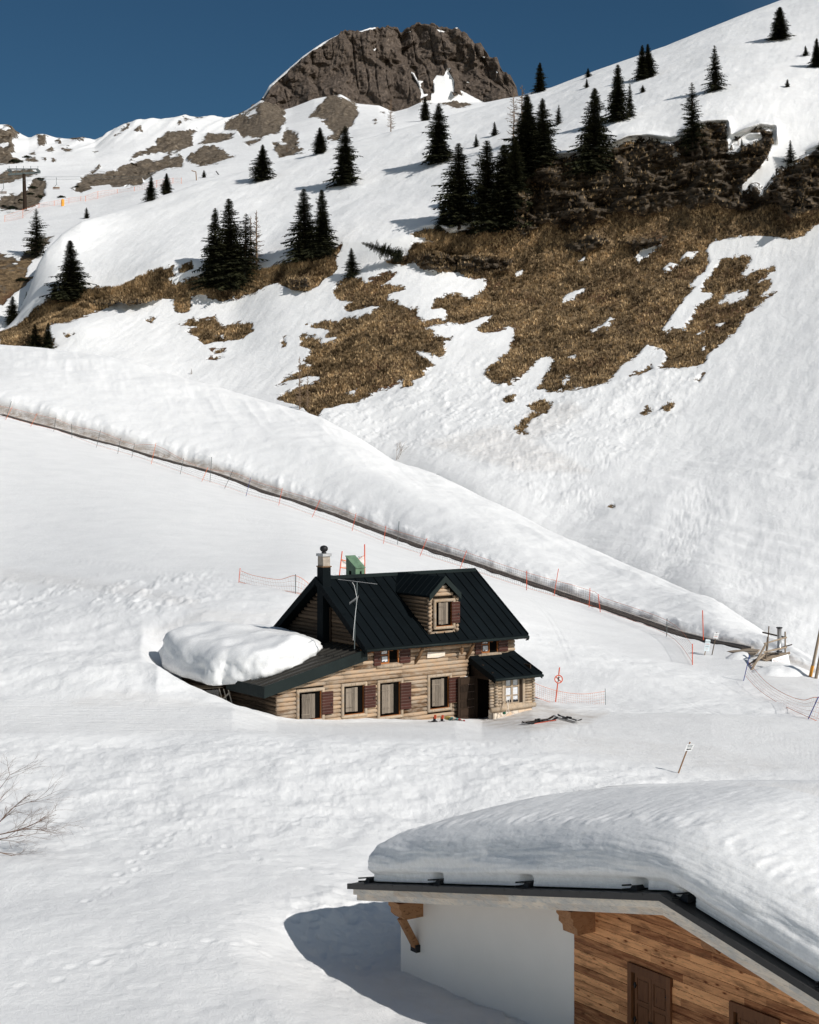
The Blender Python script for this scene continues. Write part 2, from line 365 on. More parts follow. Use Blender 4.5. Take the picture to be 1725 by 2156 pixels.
def sheet(name, us, knots, disp, mat, label_kind='structure', smooth_px=8, clip_u=(-1e4, 1e4), yw=110):
    # knots: list of (vcurve, Ycurve, rows, smooth?)
    V = []; W = []; rows = []
    us_real = us; us = np.clip(us, clip_u[0], clip_u[1])
    for kn in knots:
        vc = kn[0]; yc = kn[1]; s_ = kn[3] if len(kn) > 3 else smooth_px
        V.append(sm(cvp(vc, us) if s_ >= 8 else cv(vc, us), us, s_ if s_ < 8 else 36)); W.append(1/sm(cvp(yc, us), us, yw)); rows.append(kn[2])
    n = len(knots); tq = []
    for i in range(n-1): tq += list(i+np.arange(rows[i])/rows[i])
    tq.append(n-1); tq = np.array(tq)
    Vg = pchip(np.arange(n), np.array(V), tq); Wg = pchip(np.arange(n), np.array(W), tq)
    U = np.broadcast_to(us_real, Vg.shape).copy(); Y = 1/Wg; T = np.broadcast_to(tq[:, None], Vg.shape)
    X = (U-U0)/FD*Y; Z = CH-(Vg-V0)/FD*Y
    X, Y, Z, at = disp(U, Vg, T, X, Y, Z)
    nr, nc = Vg.shape
    co = np.stack([X, Y, Z], -1).reshape(-1, 3).astype(np.float32)
    me = bpy.data.meshes.new(name); me.vertices.add(nr*nc); me.vertices.foreach_set('co', co.ravel())
    i = np.arange(nr*nc).reshape(nr, nc); q = np.stack([i[:-1, :-1], i[:-1, 1:], i[1:, 1:], i[1:, :-1]], -1).reshape(-1, 4)
    me.loops.add(q.size); me.loops.foreach_set('vertex_index', q.ravel().astype(np.int32))
    me.polygons.add(len(q)); me.polygons.foreach_set('loop_start', (np.arange(len(q))*4).astype(np.int32))
    me.polygons.foreach_set('loop_total', np.full(len(q), 4, np.int32)); me.polygons.foreach_set('use_smooth', np.ones(len(q), bool))
    for k, a in at.items():
        A = me.attributes.new(k, 'FLOAT', 'POINT'); A.data.foreach_set('value', a.ravel().astype(np.float32))
    me.materials.append(mat); me.update(calc_edges=True); me.validate()
    o = bpy.data.objects.new(name, me); COL.objects.link(o); tag(o, kind=label_kind)
    Yr = Y; SH[name] = dict(u=U0+X/Yr*FD, v=V0-(Z-CH)/Yr*FD, p=np.stack([X, Y, Z], -1), T=T, at=at, o=o)
    return o
def gpt(u, v, sh, tmin=None, tmax=None):
    s = SH[sh]; d = (s['u']-u)**2+(s['v']-v)**2
    if tmin is not None: d = np.where((s['T'] >= tmin) & (s['T'] <= tmax), d, 1e9)
    i = np.unravel_index(np.argmin(d), d.shape); return Vector([float(x) for x in s['p'][i]])
# ---- A: the snowfield with the two houses, piste and bank ----
cY = [(-400, 215), (0, 192), (200, 182), (400, 172), (600, 160), (800, 145), (1000, 128), (1240, 112), (1500, 95), (1600, 90), (1725, 84), (2300, 70)]
cV = [(-400, 790), (0, 875), (200, 930), (400, 985), (600, 1050), (800, 1125), (1000, 1195), (1240, 1278), (1400, 1330), (1500, 1357), (1600, 1378), (1725, 1425), (2300, 1640)]
def addc(c, d): return [(a, b+d) for a, b in c]
crest = [(-400, 715), (0, 725), (100, 733), (200, 745), (300, 768), (400, 800), (560, 845), (680, 880), (760, 925), (830, 968), (920, 1000), (1050, 1060), (1200, 1140), (1300, 1180), (1400, 1220), (1500, 1262), (1560, 1300), (1640, 1347), (1725, 1400), (2300, 1640)]
crY = [(-400, 260), (0, 238), (400, 215), (680, 195), (1000, 162), (1240, 138), (1500, 112), (1640, 100), (1725, 93), (2300, 80)]
A_K = [
 ([(0, 6963)], [(0, 6.2)], 10),
 ([(0, 2837)], [(0, 20)], 60),
 ([(0, 2156), (1725, 2156)], [(-400, 28.1), (0, 28.1), (560, 28.3), (760, 29.4), (960, 31.0), (1072, 31.3), (1725, 31.3)], 110),
 ([(0, 1900)], [(0, 37.2), (500, 37.3), (700, 38.0), (900, 39.3), (1725, 39.6)], 70),
 ([(0, 1750)], [(0, 44.4), (500, 44.4), (900, 45.6), (1725, 45.8)], 80),
 ([(-400, 1562), (0, 1562), (600, 1560), (900, 1568), (1100, 1585), (1300, 1618), (1450, 1634), (1725, 1650)], [(0, 55.3), (900, 56.2), (1300, 54), (1725, 53)], 34),
 ([(-400, 1480), (0, 1482), (350, 1487), (490, 1493), (583, 1518), (700, 1524), (870, 1522), (960, 1518), (1015, 1524), (1060, 1516), (1120, 1503), (1230, 1503), (1500, 1503), (1725, 1515)],
  [(-400, 60), (0, 61), (490, 61), (583, 62.3), (700, 63.7), (870, 65.4), (1015, 67.2), (1120, 68), (1230, 69), (1725, 68)], 30, 5),
 ([(-400, 1400), (0, 1402), (200, 1398), (330, 1406), (360, 1424), (400, 1447), (450, 1470), (490, 1487), (583, 1513), (700, 1517), (870, 1517), (1015, 1516), (1120, 1490), (1230, 1490), (1725, 1500)],
  [(-400, 66), (330, 66), (490, 63.5), (583, 63.4), (700, 65), (870, 67), (1015, 69.5), (1120, 70), (1725, 71)], 26, 4),
 ([(-400, 1368), (0, 1370), (300, 1372), (345, 1420), (400, 1492), (583, 1510), (1015, 1505), (1120, 1470), (1230, 1470), (1725, 1480)],
  [(-400, 70), (330, 70), (400, 67.5), (583, 67), (870, 70), (1120, 74), (1725, 74)], 26, 7),
 ([(-400, 1312), (0, 1308), (300, 1300), (560, 1300), (700, 1305), (900, 1327), (1120, 1368), (1200, 1384), (1400, 1420), (1725, 1482)],
  [(0, 80), (300, 77), (560, 75), (800, 80), (1120, 88), (1400, 84), (1725, 77)], 60),
 ([(-400, 1180), (0, 1180), (300, 1170), (600, 1162), (900, 1216), (1120, 1282), (1240, 1330), (1400, 1378), (1500, 1400), (1600, 1420), (1725, 1458)],
  [(0, 108), (300, 104), (600, 108), (900, 106), (1120, 102), (1400, 91), (1725, 80.5)], 90),
 (cV, cY, 6, 4),
 (addc(cV, -5), addc(cY, 1.8), 16, 4),
 ([(-400, 752), (0, 838), (200, 893), (400, 952), (600, 1020), (800, 1098), (1000, 1172), (1240, 1254), (1400, 1305), (1500, 1328), (1600, 1352), (1725, 1411), (2300, 1636)], addc(cY, 3.4), 34, 4),
 ([(-400, 775), (0, 780), (200, 815), (400, 868), (680, 945), (1000, 1092), (1240, 1207), (1400, 1262), (1500, 1295), (1560, 1322), (1640, 1351), (1725, 1405), (2300, 1638)], [(-400, 240), (0, 214), (400, 192), (680, 172), (1000, 143), (1240, 124), (1500, 103), (1640, 93), (1725, 88), (2300, 75)], 40),
 (crest, crY, 14, 4),
 (addc(crest, 45), addc(crY, 14), 8),
 (addc(crest, 300), addc(crY, 60), 0)]
dirty_px = [[(1040, 1480), (1100, 1462), (1180, 1490), (1280, 1500), (1240, 1525), (1120, 1540), (1030, 1532), (1000, 1520)],
            [(300, 1330), (420, 1290), (560, 1290), (600, 1280), (560, 1320), (400, 1345), (330, 1360)],
            [(140, 1470), (260, 1455), (420, 1478), (480, 1492), (300, 1492), (150, 1490)],
            [(1180, 1545), (1500, 1570), (1700, 1620), (1560, 1640), (1350, 1605), (1200, 1580)],
            [(1600, 1395), (1660, 1410), (1725, 1440), (1725, 1500), (1640, 1470), (1580, 1430)],
            [(0, 1195), (180, 1215), (420, 1265), (420, 1285), (180, 1240), (0, 1225)]]
def dispA(U, V, T, X, Y, Z):
    # wind scoop round the chalet: the ground drops towards its walls
    sc = polysd(U, V, [(780, 1862), (660, 1885), (610, 1915), (640, 1975), (700, 2040), (840, 2110), (1060, 2156), (1400, 2300), (1400, 1700), (900, 1700)], 240)
    zt = .50-.92*sstep(-160, 75, sc); m_ = sstep(1.3, 2.0, T)*(1-sstep(3.0, 3.9, T)); zn = Z+(zt-Z)*m_*sstep(1500, 1250, U)*sstep(1880, 2030, V)
    k = (CH-zn)/(CH-Z); X = X*k; Y = Y*k; Z = zn; hollow = sstep(-60, 40, sc)*m_
    nr_ = 1-sstep(2.6, 4.0, T); n = fbm(X/9, Y/9, 0, 4, 1)*(.22-.08*nr_)+fbm(X/1.9, Y/1.9, 0, 4, 11, .6)*(.10-.055*nr_)
    piste = sstep(9.3, 9.8, T)*(1-sstep(10.8, 11.0, T)); groom = sstep(5.0, 5.3, T)*(1-sstep(6.0, 6.3, T))
    amp = 1-.85*piste-.75*groom
    near = 1-sstep(2.6, 3.6, T)
    lump = np.maximum(0, fbm(X/.55, Y/.55, 0, 4, 31, .65))
    # footprints and clods: trampled zones
    foot = np.maximum(hollow, .12)
    pits = vn(X/.34, Y/.34, 0, 77); pits = -np.maximum(0, pits-.15)*.17*foot*near*sstep(-.4, .2, fbm(X/2.5, Y/2.5, 0, 2, 78)); pits = pits+hollow*fbm(X/.5, Y/.5, 0, 3, 79)*.07
    z = n*amp+lump*.05*near*foot+pits
    def w2(u_, v_):
        i_ = np.unravel_index(np.argmin((U-u_)**2+(V-v_)**2), U.shape); return np.array([X[i_], Y[i_]])
    def dent(cx_, cy_, r_, dp, ln=1.0, an=0):
        m_ = (np.abs(X-cx_) < 4*r_*ln) & (np.abs(Y-cy_) < 4*r_*ln); dx_ = X[m_]-cx_; dy_ = Y[m_]-cy_; c_, s_ = math.cos(an), math.sin(an); a_ = (dx_*c_+dy_*s_)/(r_*ln); b_ = (-dx_*s_+dy_*c_)/r_
        q_ = a_*a_+b_*b_; z[m_] += dp*(-np.exp(-q_)+.35*np.exp(-(np.sqrt(q_)-1.6)**2/.25))
    rt = np.random.default_rng(5)
    for tr_ in [[(60, 2080), (260, 2000), (520, 1990), (700, 2060)], [(330, 1700), (480, 1790), (640, 1830), (760, 1850)], [(200, 1900), (330, 1780), (420, 1720)], [(1240, 1545), (1120, 1560), (900, 1580), (700, 1680), (560, 1760)], [(640, 1900), (720, 1960), (800, 2010), (700, 1980), (650, 1930), (760, 1920), (820, 1970)]]:
        pt = [w2(*q_) for q_ in tr_]; k_ = 0
        for a_, b_ in zip(pt[:-1], pt[1:]):
            L_ = np.linalg.norm(b_-a_); e_ = (b_-a_)/max(L_, .01); n_ = np.array([-e_[1], e_[0]])
            for s_ in np.arange(0, L_, .62):
                k_ += 1; c_ = a_+e_*s_+n_*(.14 if k_ % 2 else -.14)+rt.normal(0, .05, 2); dent(c_[0], c_[1], .085*rt.uniform(.9, 1.3), .032*rt.uniform(.5, 1.3), 1.7, math.atan2(e_[1], e_[0]))
    for tr_ in [[(0, 1130), (500, 1230), (700, 1250)], [(1725, 1600), (1400, 1470), (1200, 1400), (1090, 1240)], [(1700, 1560), (1500, 1540), (1250, 1530), (1100, 1545), (500, 1545), (0, 1530)], [(300, 1010), (800, 1180)], [(0, 990), (520, 1120)]]:
        pt = [w2(*q_) for q_ in tr_]
        for a_, b_ in zip(pt[:-1], pt[1:]):
            L_ = np.linalg.norm(b_-a_); e_ = (b_-a_)/L_; s_ = (X-a_[0])*e_[0]+(Y-a_[1])*e_[1]; t_ = -(X-a_[0])*e_[1]+(Y-a_[1])*e_[0]+np.sin(s_/9)*.6
            z = z-.016*((s_ > 0) & (s_ < L_))*(np.exp(-((t_-.17)/.07)**2)+np.exp(-((t_+.17)/.07)**2))
    bank = sstep(3.6, 4.2, T)*(1-sstep(4.85, 5.02, T))
    z = z+bank*(fbm(X/.9, Y/.9, 0, 5, 40, .65)*.075+fbm(X/3.4, Y/4, 0, 3, 44)*.12)
    hill = sstep(6.1, 6.5, T)*(1-sstep(8.8, 9.6, T))
    z = z+hill*fbm(X/1.6, Y/2.8, 0, 5, 50, .66)*.10*sstep(560, 300, U)
    rough = sstep(9.0, 9.2, T)*(1-sstep(9.6, 9.9, T))*sstep(560, 350, U)
    z = z+rough*np.maximum(0, fbm(X/1.1, Y/3, 0, 4, 60, .65)-.12)*.30
    # gentle swirl in the lower left, as wind and a shovelled edge left it
    berm = sstep(12.1, 12.8, T)*(1-sstep(13.0, 13.45, T))
    z = z+berm*(ridge(X/1.3, Y/4, Z/2, 4, 71)*.17+fbm(X/3.6, Y/4, 0, 3, 73)*.30)
    top = sstep(13.6, 14.5, T)
    z = z+top*(ridge(X/2.2+Y/9, Y/14, 0, 3, 81)*.10+fbm(X/14, Y/10, 0, 2, 83)*.35)
    z = z*(1-.6*sstep(14.8, 15, T))
    d = np.zeros_like(Z)
    for p in dirty_px: d = np.maximum(d, sstep(-9, 10, polysd(U, V, p))*(.16 if p is not dirty_px[0] else .62))
    face = sstep(11.7, 12.05, T)*(1-sstep(12.45, 12.95, T))
    d = np.maximum(d, face*(.95-.35*sstep(700, 1000, U)))
    d = np.maximum(d, .06*sstep(5.0, 5.2, T)*(1-sstep(6, 6.2, T)))
    return X, Y, Z+z, dict(bare=np.full(Z.shape, -6.), rocky=np.zeros(Z.shape), dirt=d, groom=piste+.7*groom)
sheet('snow_ground', uspan(-60, 1786, 2.6, 27), A_K, dispA, MT['near'], clip_u=(-300, 1900), yw=60)
m_ = MB(); m_.add([(-260, -160, -.45), (260, -160, -.45), (260, 6.4, -.35), (-260, 6.4, -.35)], [(0, 1, 2, 3)])
tag(m_.build('bounce_snow_field', MT['near']), kind='structure')  # unseen flat snow behind the camera, added to bounce light onto the chalet wall
# ---- B: hillside with grass, cliff and trees ----
skyB = [(-400, 900), (0, 692), (40, 655), (60, 615), (78, 562), (98, 526), (130, 493), (171, 467), (260, 440), (415, 387), (622, 332), (830, 275), (1000, 228), (1090, 203), (1160, 185), (1250, 150), (1400, 97), (1520, 48), (1640, 2), (1800, -60), (2300, -230)]
B_K = [
 (addc(crest, 120), addc(crY, 4), 10),
 (addc(crest, 8), [(-400, 290), (0, 262), (400, 238), (680, 210), (1000, 172), (1240, 150), (1500, 124), (1725, 106), (2300, 90)], 60),
 ([(-400, 740), (0, 712), (150, 690), (250, 715), (400, 745), (680, 812), (1000, 900), (1240, 950), (1500, 1000), (1725, 1020), (2300, 1060)], [(-400, 290), (0, 268), (400, 250), (680, 224), (1000, 197), (1240, 183), (1500, 168), (1725, 158), (2300, 130)], 190),
 ([(-400, 730), (0, 704), (60, 688), (110, 652), (200, 642), (300, 632), (400, 628), (480, 632), (560, 606), (640, 590), (700, 578), (800, 552), (880, 548), (1000, 562), (1120, 556), (1240, 535), (1500, 508), (1725, 492), (2300, 440)], [(-400, 300), (0, 283), (400, 270), (680, 260), (1000, 250), (1240, 246), (1500, 238), (1725, 230), (2300, 190)], 100, 12),
 ([(-400, 720), (0, 699), (40, 670), (62, 648), (85, 628), (105, 614), (150, 612), (200, 608), (300, 578), (360, 562), (480, 560), (560, 556), (640, 532), (715, 520), (790, 512), (870, 500), (920, 488), (960, 470), (1020, 432), (1080, 392), (1150, 347), (1220, 322), (1300, 296), (1400, 286), (1455, 272), (1530, 268), (1600, 276), (1650, 290), (1725, 300), (2300, 260)],
  [(-400, 303), (0, 286), (400, 274), (680, 264), (850, 256), (1000, 257), (1240, 257), (1500, 250), (1725, 242), (2300, 200)], 70, 18),
 ([(-400, 800), (0, 696), (40, 662), (60, 630), (78, 592), (98, 568), (130, 550), (171, 535), (260, 510), (415, 472), (622, 432), (830, 372), (1000, 320), (1090, 290), (1160, 262), (1250, 230), (1400, 185), (1520, 150), (1640, 130), (1725, 120), (2300, 30)], [(-400, 306), (0, 289), (100, 291), (260, 298), (622, 298), (1000, 295), (1240, 288), (1500, 284), (1725, 280), (2300, 240)], 70),
 (skyB, [(-400, 310), (0, 292), (100, 300), (260, 325), (622, 345), (1000, 345), (1400, 350), (1725, 370), (2300, 330)], 8, 4),
 (addc(skyB, 30), [(-400, 330), (0, 308), (100, 318), (260, 350), (622, 372), (1000, 372), (1400, 380), (1725, 400), (2300, 360)], 6, 4),
 (addc(skyB, 320), [(-400, 380), (0, 360), (622, 450), (1725, 480)], 0, 4)]
T2 = lambda p: [(526.4+.3662*x, 368.5+.3662*y) for x, y in p]
T3 = lambda p: [(1105.4+.3592*x, 210.6+.3592*y) for x, y in p]
T1 = lambda p: [(.3357*x, 368.5+.3357*y) for x, y in p]
T5 = lambda p: [(.2746*x, 252.7+.2746*y) for x, y in p]
T6 = lambda p: [(473.8+.3814*x, 31.6+.3814*y) for x, y in p]
bareB = [
 T2([(480,680),(500,640),(560,600),(640,600),(660,630),(700,600),(790,565),(850,570),(810,605),(760,635),(850,640),(895,660),(840,680),(780,715),(850,740),(890,770),(960,770),(960,820),(1010,840),(1090,830),(1140,850),(1135,860),(1050,870),(1010,880),(1060,900),(1060,925),(1120,940),(1160,935),(1120,960),(1120,1000),(1120,1035),(1050,1040),(1000,1010),(950,1020),(1000,1050),(1060,1090),(1000,1125),(1000,1160),(920,1190),(940,1215),(870,1225),(880,1180),(800,1215),(720,1245),(620,1310),(540,1330),(420,1360),(390,1400),(340,1385),(300,1350),(220,1320),(150,1300),(190,1260),(260,1240),(340,1205),(410,1190),(400,1165),(330,1165),(240,1190),(150,1225),(210,1170),(290,1130),(270,1100),(350,1100),(310,1080),(360,1020),(290,990),(290,935),(340,930),(400,940),(410,985),(500,945),(440,940),(460,900),(330,875),(420,840),(500,850),(560,820),(620,830),(700,790),(760,760),(700,755),(620,780),(560,790),(540,760),(580,735),(510,720)]),
 T2([(930,345),(1000,305),(1080,300),(1160,340),(1400,250),(1725,340),(1800,500),(1800,1040),(1660,1060),(1600,1130),(1520,1190),(1450,1210),(1400,1190),(1345,1140),(1400,1095),(1490,1020),(1500,970),(1540,920),(1620,890),(1540,890),(1490,880),(1430,900),(1340,920),(1305,885),(1400,810),(1320,830),(1200,865),(1130,850),(1130,820),(1140,790),(1100,770),(1050,775),(1060,720),(1150,690),(1200,690),(1270,715),(1310,700),(1350,660),(1370,610),(1290,600),(1230,590),(1200,555),(1100,570),(1010,545),(940,505),(880,520),(800,515),(780,500),(900,480),(940,400),(1050,385),(980,370)]),
 T3([(-60,480),(50,400),(120,340),(290,340),(500,300),(600,250),(720,235),(850,250),(905,240),(1000,150),(1180,140),(1190,250),(1200,310),(1230,230),(1380,170),(1460,175),(1460,260),(1420,340),(1380,410),(1260,520),(1270,555),(1310,560),(1330,510),(1360,510),(1390,555),(1460,470),(1480,420),(1550,380),(1650,330),(1725,290),(2300,200),(2300,500),(1800,690),(1725,730),(1650,790),(1560,820),(1400,805),(1250,810),(1120,830),(1075,850),(1060,890),(1085,950),(1050,1010),(960,1090),(990,1110),(940,1170),(880,1250),(800,1360),(850,1365),(940,1340),(980,1280),(1010,1220),(1060,1180),(1110,1150),(1040,1120),(1060,1060),(1150,950),(1230,925),(1315,920),(1330,950),(1260,1045),(1340,1010),(1470,975),(1450,1020),(1340,1070),(1440,1060),(1440,1100),(1380,1150),(1460,1140),(1400,1190),(1300,1260),(1230,1370),(1080,1490),(1050,1560),(980,1580),(840,1580),(780,1585),(830,1530),(820,1480),(720,1440),(660,1500),(580,1550),(520,1620),(490,1660),(380,1690),(270,1700),(180,1715),(75,1690),(120,1620),(170,1520),(150,1490),(60,1540),(0,1590),(-60,1560)]),
 T3([(620,1630),(690,1600),(740,1560),(750,1590),(680,1620)]), T3([(1000,1650),(1050,1620),(1020,1665)]), T3([(800,1800),(860,1770),(880,1790),(840,1835)]),
 T3([(20,1790),(90,1760),(160,1780),(130,1850),(60,1840)]), T3([(680,1830),(720,1790),(745,1810),(700,1840)]),
 T1([(0,1055),(0,985),(80,960),(180,890),(210,850),(290,790),(300,770),(540,720),(700,705),(760,690),(880,635),(970,600),(1085,580),(1095,640),(1060,660),(1100,700),(1200,650),(1280,600),(1300,560),(1600,560),(1620,600),(1725,580),(1725,680),(1600,740),(1400,800),(1330,780),(1270,750),(1200,770),(1190,850),(1140,875),(1105,870),(1095,790),(1000,790),(820,820),(740,800),(640,850),(560,880),(440,920),(320,935),(300,960),(290,1000),(360,1085),(200,1095),(0,1080)]),
 T1([(1120,620),(1150,570),(1200,550),(1210,590),(1160,620)]),
 T2([(0,600),(40,560),(190,505),(250,500),(480,440),(530,410),(520,450),(490,480),(500,540),(470,590),(410,620),(390,650),(310,680),(220,660),(160,630),(60,650),(0,690)]),
 T1([(1110,945),(1200,915),(1290,910),(1350,900),(1400,960),(1500,930),(1580,930),(1585,990),(1500,1040),(1400,1050),(1280,1075),(1240,1030),(1170,990),(1240,965)]),
 T1([(1320,1110),(1410,1095),(1410,1115),(1340,1130)]), T1([(1300,1165),(1400,1140),(1350,1170)]), T1([(910,920),(980,905),(950,935)]), T1([(400,1010),(460,1010),(420,1030)]),
 T2([(180,960),(200,940),(205,990),(190,1000)]), [(1085, 905), (1120, 870), (1150, 862), (1150, 872), (1120, 885), (1095, 918)], [(1060, 838), (1085, 832), (1080, 848), (1066, 850)],
 [(1196, 889), (1204, 886), (1200, 894)], [(1283, 1069), (1292, 1067), (1290, 1073)], [(1092, 905), (1100, 903), (1112, 916), (1104, 920)]]
holeB = [T3(p) for p in ([(650,935),(680,890),(790,860),(740,910),(660,955)], [(915,940),(950,900),(1040,885),(990,920),(930,945)], [(810,1000),(850,965),(895,975),(830,1010)], [(210,1200),(240,1150),(350,1115),(290,1170)], [(380,1350),(450,1330),(500,1280),(530,1290),(480,1340),(400,1370)], [(1140,1190),(1180,1140),(1320,1110),(1290,1170),(1200,1190)], [(310,960),(350,930),(340,955)], [(220,1650),(250,1620),(265,1640),(230,1670)], [(1115,1320),(1180,1305),(1150,1335)], [(970,1390),(1050,1360),(1020,1390)], [(1200,310),(1220,250),(1320,200),(1390,195),(1390,225),(1300,270),(1240,310)], [(860,325),(890,310),(910,325),(880,345)], [(1030,1460),(1060,1445),(1050,1470)],[(250,1510),(295,1495),(280,1515)])]
holeB += [T2([(1530,570),(1570,550),(1560,575)]), T2([(555,1255),(620,1235),(600,1260)]), T1([(1350,1010),(1410,1000),(1400,1025)]), T1([(1060,655),(1100,640),(1180,620),(1240,560),(1300,560),(1280,640),(1180,660),(1110,695)])]
rockB = [T3([(-900,640),(-300,430),(0,420),(100,350),(500,290),(720,225),(905,230),(1000,140),(1190,130),(1460,165),(1725,280),(2300,200),(2300,480),(1725,640),(1560,690),(1480,600),(1250,650),(1100,600),(1000,640),(900,610),(700,680),(560,640),(420,720),(240,780),(150,700),(0,790),(-120,700),(-300,800)]),
         T3([(240,860),(420,790),(480,830),(340,900)]), T3([(600,830),(830,800),(800,850),(640,880)]), T2([(930,470),(1080,450),(1300,470),(1500,500),(1480,545),(1200,550),(1010,540)]), T2([(230,600),(330,590),(340,650),(240,655)]), T1([(520,790),(700,780),(1000,790),(820,815),(600,830)])]
def maxsd(U, V, polys):
    r = np.full(U.shape, -40.)
    for p in polys: r = np.maximum(r, polysd(U, V, p))
    return r
def along(X, Y, Z, dY):          # move along the sight line from the terrace: keeps proportions of relief
    k = (Y+dY)/Y; return X*k, Y*k, CH+(Z-CH)*k
def dispB(U, V, T, X, Y, Z):
    jit = fbm(X/2.2, Y/2.2, Z/2.2, 4, 5, .6)*6
    bare = maxsd(U, V, bareB); hole = maxsd(U, V, holeB); bare = np.minimum(bare, -hole)
    rock = maxsd(U, V, rockB)
    rk = sstep(-14, 10, rock)
    b = sstep(-3, 4, bare+jit*.6)
    led = ridge(X/14, Y/14, Z/1.5, 4, 21); big = fbm(X/7, Y/7, Z/9, 4, 22, .55); fin = ridge(X/2.2, Y/2.2, Z/.9, 3, 26)
    rib = ridge(X/7.5+vn(X/13, 0, Z/9, 27), Y/30, Z/16, 3, 28); wx = X+fbm(X/11, 0, Z/5, 5, 61, .65)*11+Z*.25; s1 = wx/11-np.floor(wx/11); wy = X+fbm(X/4, 0, Z/2.6, 4, 62, .6)*4.5-Z*.1; s2 = wy/3.7-np.floor(wy/3.7)
    q1_ = (Z+fbm(X/9, 0, Z/4, 4, 64)*3-X*.10)/4.3; tz1 = q1_-np.floor(q1_); q2_ = (Z+fbm(X/5, 0, Z/2, 3, 65)*1.0-X*.10)/1.35; tz2 = q2_-np.floor(q2_)
    saw = lambda s: np.where(s < .68, s/.68, (1-s)/.32)-.5
    dY = rk*b*(-(big*2.6+fin*.5+rib*1.2+saw(s1)*6.5*(.6+.8*vn(X/14, 0, Z/7, 63))+saw(s2)*2.0+tz1*2.6+tz2*.9))
    lip = np.exp(-((bare+7)/5)**2)*sstep(-40, -12, rock)*sstep(3.85, 4.0, T)*sstep(850, 950, U); dY = dY-lip*3.2
    gr = b*(1-rk)
    dY = dY-gr*(fbm(X/3.2, Y/3.2, Z/2, 4, 30, .6)*.9)
    X, Y, Z = along(X, Y, Z, dY)
    z = gr*np.maximum(0, vn(X/.8, Y/.8, Z/.8, 33))*.22+b*fbm(X/1.2, Y/1.2, Z/1.2, 3, 35)*.15
    sn = 1-b
    ava = maxsd(U, V, [[(680, 880), (900, 790), (1010, 760), (1050, 800), (1180, 830), (1330, 810), (1480, 770), (1420, 880), (1250, 1000), (1240, 1080), (1150, 1060), (1000, 960), (800, 940)]])
    av = sstep(-30, 10, ava)
    dwn = (X*.35+Y*.94); acr = (X*.94-Y*.35)
    z = z+sn*(fbm(X/16, Y/16, 0, 3, 36)*.55+fbm(X/3.5, Y/3.5, 0, 5, 37, .6)*(.13+.10*av)+fbm(acr/1.1, dwn/5, 0, 3, 51, .6)*.05+av*np.maximum(0, fbm(X/1.1, Y/1.1, 0, 4, 38, .7))*.30)
    fl = sstep(1050, 1500, U)*sstep(900, 1060, V)*(1-sstep(3.1, 3.4, T))
    z = z+sn*fl*(ridge((X*.85+Y*.5)/2.6, (Y*.85-X*.5)/13, 0, 4, 39)*.22)
    g1 = polysd(U, V, [(1440, 1080), (1480, 1040), (1500, 1060), (1450, 1150), (1400, 1200), (1410, 1150)], 60); z = z+sstep(-55, 8, g1)*(fbm(X/1.1, Y/1.1, 0, 4, 47, .7)*.16-.22)
    z = z+sn*.16*sstep(3, -6, bare)*0+sn*.22
    # overhanging snow lip above the cliff
    z = z*(1-.75*sstep(5.8, 6, T))
    d = av*.0+np.zeros_like(Z)
    for p in [[(1085, 930), (1110, 870), (1200, 850), (1230, 870), (1180, 900), (1110, 940)], [(900, 940), (1050, 900), (1250, 1000), (1100, 1000)]]: d = np.maximum(d, sstep(-12, 8, polysd(U, V, p))*.28)
    return X, Y, Z+z, dict(bare=np.clip(bare*.35+jit*.22, -6, 6), rocky=rk, dirt=d)
sheet('hillside', uspan(-60, 1786, 2.4), B_K, dispB, MT['hill'], clip_u=(-80, 1775))
# ---- C: far snowfield ----
rocksC = [T5(p) for p in ([(-200,60),(0,60),(30,40),(100,30),(140,60),(135,110),(100,120),(105,200),(90,260),(100,290),(170,320),(60,340),(0,350),(-200,350)], [(-200,430),(0,430),(40,390),(170,385),(330,415),(250,440),(180,450),(120,470),(60,510),(0,510),(-200,500)], [(255,460),(355,450),(330,480),(360,510),(340,560),(350,590),(290,640),(200,690),(150,685),(60,690),(0,690),(-200,700),(-100,640),(0,640),(90,590),(200,590),(220,540),(240,500)],
 [(190,290),(270,285),(285,320),(220,330)], [(255,90),(300,110),(290,130),(260,115)], [(290,140),(350,130),(355,180),(300,190)], [(355,230),(400,210),(410,235)], [(480,215),(540,210),(550,240),(500,235)], [(315,290),(355,288),(350,305)], [(390,290),(430,295),(410,315)], [(430,160),(455,145),(465,170)], [(540,130),(600,120),(640,140),(640,158),(560,158)], [(720,245),(750,242),(735,255)], [(1040,80),(1075,55),(1080,75),(1045,92)], [(885,120),(950,70),(990,45),(985,70),(900,110)], [(1345,65),(1380,38),(1380,50)], [(1400,0),(1550,0),(1500,15),(1420,22)], [(240,255),(265,240),(262,262)], [(470,185),(530,185),(530,192)], [(520,545),(565,530),(560,545)],
 [(1205,155),(1290,100),(1380,88),(1470,90),(1515,88),(1470,120),(1480,200),(1400,225),(1200,260),(1130,270),(1000,310),(1020,270),(1120,240),(1195,190)],
 [(560,560),(590,510),(630,490),(640,450),(700,430),(680,400),(770,345),(765,385),(720,430),(860,420),(880,395),(1000,340),(1080,305),(1160,290),(1300,260),(1380,255),(1415,300),(1400,380),(1290,390),(1220,420),(1120,460),(1090,500),(1000,520),(870,520),(840,500),(700,520),(680,550),(620,580)],
 [(1420,300),(1560,210),(1620,200),(1725,240),(1800,300),(1725,320),(1640,350),(1560,370),(1470,350)], [(1520,190),(1600,115),(1725,115),(1800,120),(1725,170),(1600,190)])]
